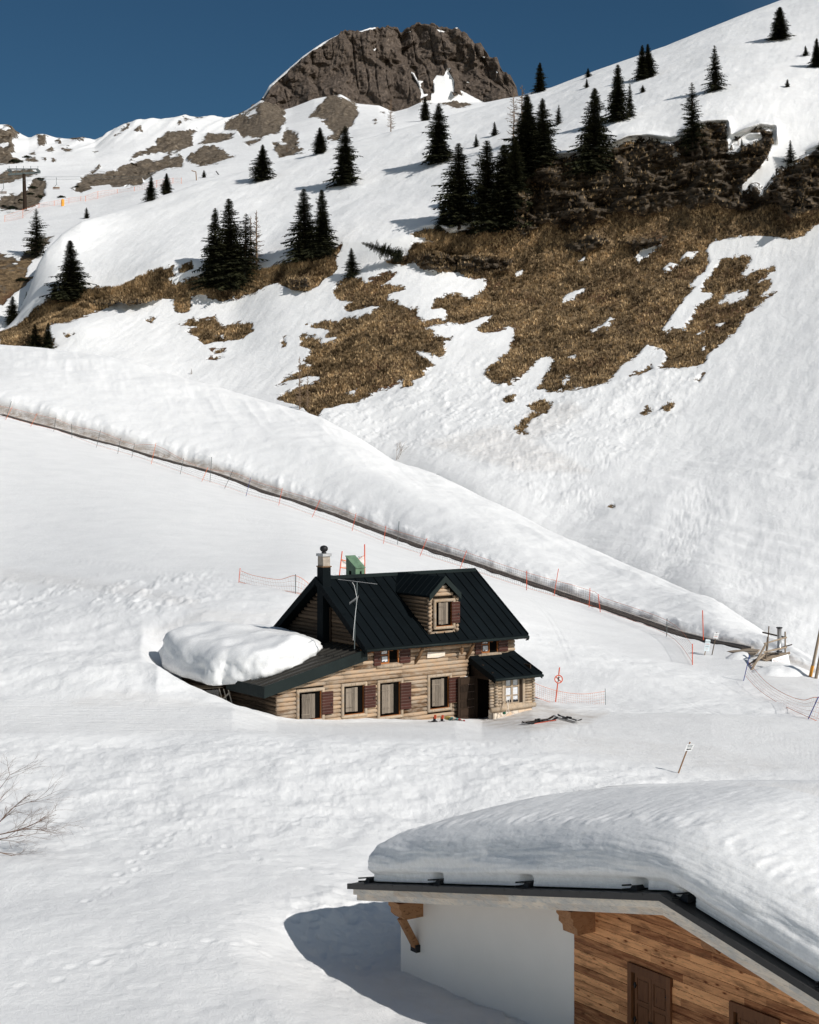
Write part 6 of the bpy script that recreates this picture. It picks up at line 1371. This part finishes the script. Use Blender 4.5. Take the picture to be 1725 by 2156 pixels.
m = MB(); b = ctr+Vector((-.03, -.008, -.055)); m.beam(b+Vector((-.03, 0, -.004)), b+Vector((.09, 0, .006)), .006, .028); m.add([b+Vector((-.07, -.003, -.008)), b+Vector((-.03, -.003, -.035)), b+Vector((-.03, -.003, .027)), b+Vector((-.07, .003, -.008)), b+Vector((-.03, .003, -.035)), b+Vector((-.03, .003, .027))], [(0, 1, 2), (5, 4, 3), (0, 3, 4, 1), (1, 4, 5, 2), (2, 5, 3, 0)]); m.build('arrow', MT['black'], arr)
# ---- two notices by the conveyor end
MT['notice'] = plain('pale_blue_print', (.66, .74, .76), .6, var=.06)
for k, (bb, pn, lab, lines, mt) in enumerate((((1483.6, 1378), [(1482, 1370.5), (1493.5, 1371.5), (1496.3, 1347), (1486.3, 1345.5)], 'tall pale blue notice on a post near the conveyor entrance', ['INFORMAZIONI', 'TAPPETO', 'ORARIO', '9-16'], 'notice'), ((1499, 1378), [(1501.6, 1343.5), (1511.5, 1344.8), (1514.6, 1333), (1504.2, 1332.6)], 'smaller cream notice on a leaning post right of the pale blue one', ['TAPPETO', 'USCITA'], 'white'))):
    g = gpt(bb[0], bb[1]+1, 'snow_ground', 8, 11); Yk = g.y; o0 = P(*bb, Yk); nb = empty('notice_board', tuple(o0), 0, lab, 'notice'); ps = [P(*q, Yk)-o0+Vector((0, -.05, 0)) for q in pn]
    m = MB(); top = (ps[2]+ps[3])/2+Vector((0, .05, .04)); m.tube([Vector((0, 0, -.1)), top], .03, 6); m.build('post', MT['oldwood'], nb)
    m = MB(); m.hexa(ps+[p+Vector((0, .02, 0)) for p in ps]); m.build('panel', MT[mt], nb)
    c0 = (ps[0]+ps[1])/2; c1_ = (ps[2]+ps[3])/2
    for i, tx in enumerate(lines): text_mesh('lettering', tx, .055, MT['greyp'] if i % 2 == 0 else MT['redp'], nb, tuple(c1_.lerp(c0, (i+1)/(len(lines)+1))+Vector((0, -.012, 0))), (R(90), 0, 0))
# ---- wooden start platform with banner
YP = 88.0; o0 = P(1612, 1401, YP); pf = empty('start_platform', tuple(o0), 0, 'rickety wooden platform of poles and planks at the lower end of the conveyor', 'platform')
def pp(u, v, dy=0): return P(u, v, YP+dy)-o0
def bar(a, b, w_, name='rail', mat='oldwood', dy0=0, dy1=0, n=7): m = MB(); m.tube([pp(*a, dy0), pp(*b, dy1)], w_, n); return m.build(name, MT[mat], pf)
bar((1619.5, 1318.5), (1616.5, 1366), .035, 'post', dy0=1.5, dy1=1.5); bar((1617.3, 1341), (1611.0, 1404), .055, 'post'); bar((1653.7, 1330), (1653.9, 1376), .045, 'post', dy0=.8, dy1=.8)
bar((1605.8, 1331.4), (1656.7, 1342.9), .045, mat='darkwood', dy0=1.4, dy1=.9); bar((1609.3, 1355.4), (1656.7, 1341.8), .045, dy0=-.1, dy1=.7); bar((1608.9, 1373.3), (1656.7, 1362.8), .05, dy0=-.1, dy1=.7); bar((1617.8, 1370.8), (1668.2, 1357.3), .035, mat='darkwood', dy0=1.4, dy1=1.6)
bar((1571.9, 1431.7), (1612.8, 1356.8), .062, 'brace', dy0=-3.0, dy1=-.2); bar((1571.9, 1412.7), (1610.8, 1376.8), .055, 'brace', dy0=-1.5, dy1=0); bar((1570, 1405), (1594, 1387.5), .05, 'brace', mat='darkwood', dy0=-1, dy1=0)
for i in range(9):
    t = i/8; m = MB(); m.beam(pp(1596.9+16*t, 1384.0+9*t, -.2*t), pp(1617+46*t*.98, 1374+.5*t, 1.6-.9*t), .12, .04); m.build('deck_board', MT['oldwood'], pf)
m = MB(); m.beam(pp(1611.5, 1392.5, -.2), pp(1663.5, 1374.5, .7), .06, .14); m.build('edge_beam', MT['oldwood'], pf)
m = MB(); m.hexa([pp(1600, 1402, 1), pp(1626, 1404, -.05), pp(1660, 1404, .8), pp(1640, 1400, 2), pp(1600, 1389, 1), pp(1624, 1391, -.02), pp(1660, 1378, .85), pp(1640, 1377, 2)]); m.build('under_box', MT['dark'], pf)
m = MB(); c = pp(1641.5, 1372.5, .6); m.lathe(c, [(.16, 0), (.16, .04), (.12, .05), (.12, 1.32), (.17, 1.33), (.17, 1.38), (.02, 1.40)], 14); o = m.build('steel_flue', MT['steel'], None, True); o.location = o0; tag(o, 'upright steel pipe with black end flanges standing on the platform', 'pipe')
m = MB(); m.lathe(c, [(.165, -.005), (.165, .045), (.13, .05)], 14); m.lathe(c+Vector((0, 0, 1.32)), [(.13, -.005), (.175, .005), (.175, .065), (.02, .085)], 14); m.build('flange', MT['black'], o)
bq = [pp(1624.8, 1402.5, -.25), pp(1666, 1414, .2), pp(1659.4, 1376.8, .5), pp(1625.2, 1386.7, -.15)]
m = MB(); m.hexa([q_+Vector((0, -.1, 0)) for q_ in bq]+[q_+Vector((0, -.08, 0)) for q_ in bq]); bnr = m.build('banner', MT['white'], None); bnr.location = o0; tag(bnr, 'white banner reading ETO MOBILE tied to the front of the platform', 'banner')
ang = math.atan2(bq[2].z-bq[3].z, bq[2].x-bq[3].x)
MT['pink'] = plain('faded_pink', (.55, .33, .32), .7)
for tx, sz, u_, v_, mt in (('ETO MOBILE', .155, 1642.5, 1388.2, 'pink'), ('a servizio di', .10, 1642, 1394, 'pink'), ('Campolazzo', .12, 1648, 1399.5, 'greyp')):
    text_mesh('lettering', tx, sz, MT[mt], bnr, tuple(pp(u_, v_, .0)+Vector((0, -.24, 0))), (R(90), -ang*.92, 0))
# boards at the conveyor mouth
m = MB(); bd = [P(1500, 1372, 93.6), P(1590, 1378.5, 88.6), P(1600, 1370.5, 90.6), P(1551, 1364.5, 94.2)]
m.hexa([b_+Vector((0, 0, -.02)) for b_ in bd]+[b_+Vector((0, 0, .08)) for b_ in bd]); tag(m.build('loading_board', MT['oldwood'], None), 'flat grey wooden boards forming the ramp at the conveyor mouth', 'ramp')
# snow mound before the platform
def mound(c, rx, ry, h, name, lab, seed, mat='slab'):
    n1, n2 = 60, 22; vs = []; 
    for i in range(n2+1):
        r_ = i/n2
        for k in range(n1): a = 2*math.pi*k/n1; vs.append([math.cos(a)*r_*rx, math.sin(a)*r_*ry, h*(1-r_*r_)**1.5-.15*r_])
    v_ = np.array(vs); v_[:, 2] += fbm(v_[:, 0]/.7, v_[:, 1]/.7, 0, 4, seed)*.10*h; i = np.arange((n2+1)*n1).reshape(n2+1, n1); j = np.roll(i, -1, 1)
    fs = np.stack([i[:-1], j[:-1], j[1:], i[1:]], -1).reshape(-1, 4).tolist(); me = bpy.data.meshes.new(name); me.from_pydata(v_.tolist(), [], fs); me.polygons.foreach_set('use_smooth', [True]*len(fs)); me.materials.append(MT[mat]); me.update()
    o = bpy.data.objects.new(name, me); COL.objects.link(o); o.location = c; return tag(o, lab, 'snow heap')
g = P(1650, 1440, 85); mound((g.x, 85.2, g.z+.05), 3.4, 2.3, .95, 'snow_heap', 'dirty snow heap in front of the white banner and platform', 61)
g = P(1566, 1400, 89); mound((g.x, 89.5, g.z-.05), 1.6, 1.4, .75, 'snow_heap', 'small shovelled snow heap left of the platform braces', 62)
#g = P(1085, 1500, 68.0); mound((g.x, 67.7, g.z-.05), 2.1, .75, .42, 'snow_heap', 'trampled grey snow heap under the porch window', 63)
# ---- leaning timber poles at the right edge
g = P(1705.6, 1430.6, 84); pl = empty('timber_pole', tuple(g), 0, 'tall leaning timber pole with an orange painted foot at the right edge', 'pole'); 
m = MB(); m.tube([Vector((-.05, 0, -.3)), P(1733, 1300, 84)-g], [.085, .07], 10); m.build('shaft', MT['oldwood'], pl); m = MB(); d = (P(1733, 1300, 84)-g).normalized(); m.tube([d*.0, d*.75], .09, 10); m.build('orange_pad', MT['pole_yel'], pl)
g = P(1717, 1433, 83.6); m = MB(); m.tube([Vector((-.05, 0, -.3)), P(1744, 1300, 83.6)-g], [.085, .07], 10); o = m.build('timber_pole', MT['oldwood']); o.location = g; tag(o, 'plain grey leaning timber pole right of the orange footed one', 'pole')
# ---- skis, snowboards, poles by the door
def groundp(u, v): return gpt(u, v, 'snow_ground', 5.0, 8)
def ski_pair(u0, v0, u1, v1, lab, cols, poles=True):
    a, b = groundp(u0, v0), groundp(u1, v1); a = P(u0, v0, a.y); b = P(u1, v1, b.y); r_ = empty('pair_of_skis', tuple(a), 0, lab, 'skis', 'skis lying on the snow by the porch'); d = b-a; L = d.length; e = d.normalized(); s = Vector((-e.y, e.x, 0)).normalized(); up = Vector((0, 0, 1))
    for k, off_ in enumerate((-.10, .09)):
        m = MB(); n = 14; vs = []
        for i in range(n+1):
            t = i/n; w_ = .055+.018*abs(2*t-1)**2; w_ *= .35 if i in (0, n) else 1; h = .05+.04*off_*5*0+.10*max(0, t-.88)/.12+.05*max(0, .06-t)/.06; c = d*t+s*off_+up*(h+.03*k)
            vs += [c-s*w_, c+s*w_, c+s*w_+up*.022, c-s*w_+up*.022]
        fs = [(0, 1, 2, 3), (4*n+3, 4*n+2, 4*n+1, 4*n)]
        for i in range(n): fs += [(4*i+3, 4*i+2, 4*i+6, 4*i+7), (4*i, 4*i+4, 4*i+5, 4*i+1), (4*i, 4*i+3, 4*i+7, 4*i+4), (4*i+1, 4*i+5, 4*i+6, 4*i+2)]
        m.add(vs, fs); o = m.build('ski', MT[cols[k]], r_)
        m = MB(); c = d*.48+s*off_+up*(.09+.03*k); m.beam(c-e*.19, c-e*.05, .07, .07); m.beam(c+e*.04, c+e*.17, .075, .09); m.build('binding', MT['black'], o)
    if poles:
        for k, off_ in enumerate((.24, -.24)):
            m = MB(); m.tube([d*.08+s*off_+up*.05, d*.90+s*off_*.8+up*.06], .012, 5); o = m.build('ski_pole', MT[('white', 'redp')[k]], r_)
            m = MB(); m.tube([d*.08+s*off_+up*.05, d*.15+s*off_+up*.05], .022, 6); m.lathe(d*.86+s*off_*.8+up*.03, [(.01, 0), (.045, .01), (.01, .03)], 8); m.build('grip', MT['black'], o)
ski_pair(1104, 1527, 1170, 1517, 'black skis with white and red poles crossed on them, nearer pair by the porch', ('black', 'darkwood')); ski_pair(1171, 1511, 1221, 1524, 'short pale skis lying alone to the right of the black pair', ('steel', 'black'), False)
MT['yel'] = plain('mustard_print', (.42, .32, .08), .4); MT['crim'] = plain('crimson_print', (.33, .035, .035), .4); MT['teal'] = plain('teal_print', (.10, .28, .27), .4)
def snowboard(p0, p1, lab, tilt, cols, design=False, bind=False):
    r_ = empty('snowboard', tuple(p0), 0, lab, 'snowboard', 'snowboards by the cabin wall'); d = p1-p0; e = d.normalized(); up0 = Vector((0, 0, 1)); s = e.cross(up0).normalized(); s = (s*math.cos(tilt)+up0*math.sin(tilt)).normalized(); nrm = s.cross(e).normalized()
    m = MB(); n = 24; ol = []
    for i in range(n+1):
        t = i/n; w_ = .14*min(1, math.sqrt(max(0, 1-(max(0, abs(2*t-1)-.78)/.22)**2))); ol.append((t, max(.01, w_)))
    for i in range(n):
        (t0, w0), (t1, w1) = ol[i], ol[i+1]; vs = [d*t0-s*w0, d*t0+s*w0, d*t1+s*w1, d*t1-s*w1]; vs = vs+[x+nrm*.014 for x in vs]; m.hexa([vs[0], vs[1], vs[2], vs[3]]+vs[4:], .5, cols[min(len(cols)-1, int(i/n*len(cols)))])
    o = m.build('board', [MT['rake'], MT['crim'], MT['yel'], MT['teal'], MT['black']], r_)
    if bind:
        for t in (.28, .62):
            m = MB(); c = d*t+nrm*.03; m.beam(c-s*.12, c+s*.12, .14, .04); m.beam(c+s*.0+nrm*.02, c+nrm*.17, .11, .05); b_ = m.build('binding', MT['black'], r_)
            m = MB(); m.beam(c+s*.04+nrm*.10, c+s*.05+nrm*.26, .10, .03); m.build('strap', MT['redp'], b_)
    return r_, d, e, s, nrm
b1, b2 = P(902, 1521, 65.5), P(948, 1522, 66.1); snowboard(b1+Vector((0, 0, .03)), b2+Vector((0, 0, .02)), 'dark snowboard with black and red bindings flat on the snow', .12, [4, 4], bind=True)
b1, b2 = P(936, 1516, 66.0), P(979, 1524, 66.5); r_, d, e, s, nrm = snowboard(b1+Vector((0, 0, .10)), b2+Vector((0, 0, .08)), 'colourful snowboard base up with red, yellow and black print', R(35), [2, 2, 3, 0, 3, 1, 0, 1])
nn_ = nrm if nrm.y < 0 else -nrm
ez = (s if s.z > 0 else -s); M_ = Matrix((e, ez, e.cross(ez))).transposed(); text_mesh('lettering', 'ATOMIC', .19, MT['black'], r_, tuple(d*.48+e.cross(ez)*.02), M_.to_euler(), extr=.002)
sp = empty('ski_poles', tuple(P(1068, 1502, 67.4)), 0, 'pair of crossed bamboo coloured ski poles leaning on the porch sill', 'ski poles'); o0 = P(1068, 1502, 67.4)
for a, b in (((1064.5, 1505), (1076, 1463.5)), ((1073.5, 1502), (1065, 1462.5))):
    m = MB(); m.tube([P(*a, 67.4)-o0+Vector((0, 0, -.05)), P(*b, 67.75)-o0], .014, 6); m.build('pole', MT['rake'], sp)
m = MB(); m.lathe(P(1062, 1501.5, 67.3)-o0, [(.02, -.06), (.07, -.03), (.07, .03), (.02, .06)], 8); m.build('green_basket', plain('green_plastic', (.01, .09, .05), .4), sp)
# ---- firewood store under the wing roof
YF = 65.5; o0 = P(455, 1480, YF); fw = empty('firewood_store', tuple(o0), 0, 'plank covered firewood rack wrapped in clear plastic at the cabin corner', 'firewood store')
def c4(x, y_): return ((640+x*.27246)/1.89971, (2600+y_*.27246)/1.89971)
def q4(x, y_, dy=0): return P(*c4(x, y_), YF+dy)-o0
for i in range(6): m = MB(); m.beam(q4(425+i*12, 530+i*9, 1.2-i*.2), q4(900+i*6, 520+i*5, 1.2-i*.2), .16, .03); m.build('cover_board', MT['frame'], fw)
for a, b, w_ in (((995, 550), (1080, 865), .035), ((870, 565), (940, 810), .03), ((935, 570), (1000, 830), .03), ((1025, 620), (855, 795), .05)):
    m = MB(); m.beam(q4(*a, -.05), q4(*b, -.05), w_, w_*1.2); m.build('lath', MT['rake'], fw)
m = MB(); m.hexa([q4(610, 700, 0), q4(875, 680, 0), q4(875, 680, .02), q4(610, 700, .02), q4(595, 600, 0), q4(860, 580, 0), q4(860, 580, .02), q4(595, 600, .02)]); m.hexa([q4(425, 640, .9), q4(650, 720, 0), q4(650, 720, .03), q4(425, 640, .93), q4(420, 560, .9), q4(600, 590, 0), q4(600, 590, .03), q4(420, 560, .93)]); m.build('plastic_sheet', MT['plastic'], fw)
m = MB(); m.hexa([q4(500, 900, .6), q4(1060, 900, .6), q4(1060, 900, 1.5), q4(500, 900, 1.5), q4(440, 560, .6), q4(985, 560, .6), q4(985, 560, 1.5), q4(440, 560, 1.5)]); m.build('back_panel', MT['darkwood'], fw)
MT['cut'] = wood('split_wood', (.30, .15, .06), (.60, .38, .20), (8, 8, 8), .6, sc=1)
fl = MB()
for r_i in range(4):
    for k in range(9):
        x = 660+k*30+(r_i % 2)*15; yv = 800-r_i*34
        c = q4(x, yv, .2+random.uniform(-.05, .05)); a0 = random.random()*6; n = random.choice((3, 4, 5)); rad = random.uniform(.06, .085); vs = []
        for dy in (-.18, .3):
            for j in range(n): a = a0+6.283*j/n; vs.append(c+Vector((math.cos(a)*rad, dy, math.sin(a)*rad)))
        mm = MB(); mm.add(vs, [tuple(range(n)), tuple(range(2*n-1, n-1, -1))]+[(j, j+n, (j+1) % n+n, (j+1) % n) for j in range(n)]); o = mm.build('firewood_log', MT['cut'], None); o.location = o0
        tag(o, 'split firewood log stacked in the plastic covered rack', 'firewood', 'firewood stacked in the rack')
m = MB(); m.beam(P(330, 1411, 67)-P(330, 1411, 67), P(352, 1418, 67.4)-P(330, 1411, 67), .2, .06); m.tube([Vector((.2, 0, -.02)), Vector((.42, 0, -.10))], .05, 6); o = m.build('plank_end', MT['frame']); o.location = P(330, 1411, 66.3); tag(o, 'short plank end poking from the snow hill left of the slab', 'plank')
# ---- far lift: pylon, cables, chairs, gantry, marker
g = gpt(53, 441, 'far_snowfield', 3.2, 5); Yl = g.y; o0 = P(53, 441, Yl); py = empty('lift_pylon', tuple(o0), 0, 'dark chairlift pylon with cross arm before the rocks at the left', 'lift pylon')
m = MB(); m.tube([Vector((0, 0, -1)), P(50.5, 366, Yl)-o0], [.62, .45], 10); m.build('mast', MT['darkwood'], py)
m = MB(); c = P(50.5, 365, Yl)-o0; m.beam(c+Vector((-4.4, 0, -.3)), c+Vector((4.4, 0, .3)), .5, .5); m.build('cross_arm', MT['greyp'], py)
for s in (-1, 1): m = MB(); m.beam(c+Vector((s*4.0, -2, .7)), c+Vector((s*4.0, 2, .7)), .3, .4); [m.lathe(c+Vector((s*4.0, k*.8, .9)), [(.3, 0), (.3, .15)], 8) for k in (-2, -1, 0, 1, 2)]; m.build('wheel_battery', MT['greyp'], py)
m = MB(); m.box(c.x-4, c.x+4, -.6, .6, c.z+1.2, c.z+1.3); [m.tube([(c.x+x, -.5, c.z), (c.x+x, -.5, c.z+2)], .07, 4) for x in (-4, -2, 0, 2, 4)]; m.build('catwalk', MT['greyp'], py)
for k, (v0_, v1_, dx) in enumerate(((372, 363.5, -4), (379, 364.5, 4))):
    m = MB(); a = P(-160, v0_+4, Yl-60); b = P(51+dx, v0_, Yl); c2_ = P(470, v1_, Yl+120); e_ = P(640, v1_-9, Yl+180); m.tube([a, b, b.lerp(c2_, .5)+Vector((0, 0, -.6)), c2_, e_], .028, 4); tag(m.build('lift_cable', MT['greyp']), ['upper thin lift cable running from the pylon to the right', 'lower thin lift cable running from the pylon to the right'][k], 'cable', 'chairlift cables')
for u_, vt_, vb_, lab in ((118.5, 373.5, 398, 'empty lift chair hanging right of the pylon'), (7, 379, 408, 'empty lift chair hanging at the left edge')):
    o0 = P(u_, vt_, Yl+8); ch = empty('lift_chair', tuple(o0), 0, lab, 'lift chair', 'chairlift chairs'); b = P(u_-1, vb_, Yl+8)-o0; m = MB(); m.tube([Vector((0, 0, 0)), Vector((.1, 0, b.z*.6)), Vector((-.4, 0, b.z*.75)), Vector((-.3, 0, b.z))], .08, 5); m.build('hanger', MT['greyp'], ch)
    m = MB(); m.beam(Vector((-1.0, 0, b.z*.98)), Vector((.9, 0, b.z*.98)), .5, .10); m.beam(Vector((-1.0, .2, b.z*.86)), Vector((.9, .2, b.z*.86)), .1, .35); m.build('seat', MT['midwood'], ch)
g = gpt(414, 379, 'far_snowfield', 3.2, 5); o0 = P(414, 378, g.y); m = MB(); m.tube([Vector((0, 0, -.5)), P(412.5, 361.5, g.y)-o0, P(403.5, 359, g.y)-o0], .16, 6); o = m.build('lift_gantry', MT['midwood']); o.location = o0; tag(o, 'small bent steel gantry on the far piste edge', 'gantry')
g = gpt(458, 366, 'far_snowfield', 3.2, 5); o0 = P(461, 366, g.y-3); m = MB(); m.tube([Vector((0, 0, -.3)), P(455, 360, g.y-3)-o0], .2, 6); o = m.build('snow_lance', MT['black']); o.location = o0; tag(o, 'short dark tilted lance on the ridge right of the bent gantry', 'snow lance')
g = gpt(131.8, 432, 'far_snowfield', 3.2, 5); o0 = P(132, 433, g.y-4); m = MB(); m.lathe(Vector((0, 0, 0)), [(.45, -.3), (.45, 1.6), (.2, 1.9)], 8); o = m.build('orange_marker', MT['pole_yel']); o.location = o0; tag(o, 'small orange padded marker on the far piste edge', 'marker')
ff = [(10, 467, 453), (48, 459, 440), (82, 438, 428), (114, 433, 422), (145, 428, 416), (170, 423, 413), (180, 423, 412), (206, 418, 402), (247, 407, 398), (283, 402, 393), (330, 395, 379), (364, 386, 374), (382, 386, 374)]
net_fence('piste_net', [(u_, b_, u_+.3, t_, 'orangep') for u_, b_, t_ in ff], [(u_, t_+1) for u_, b_, t_ in ff], [(u_, b_-1) for u_, b_, t_ in ff], 'faint orange piste net along the far left snowfield', sh='far_snowfield', tmin=3.2, tmax=4.6, cell=.5, pr_=.05, cord=.012)
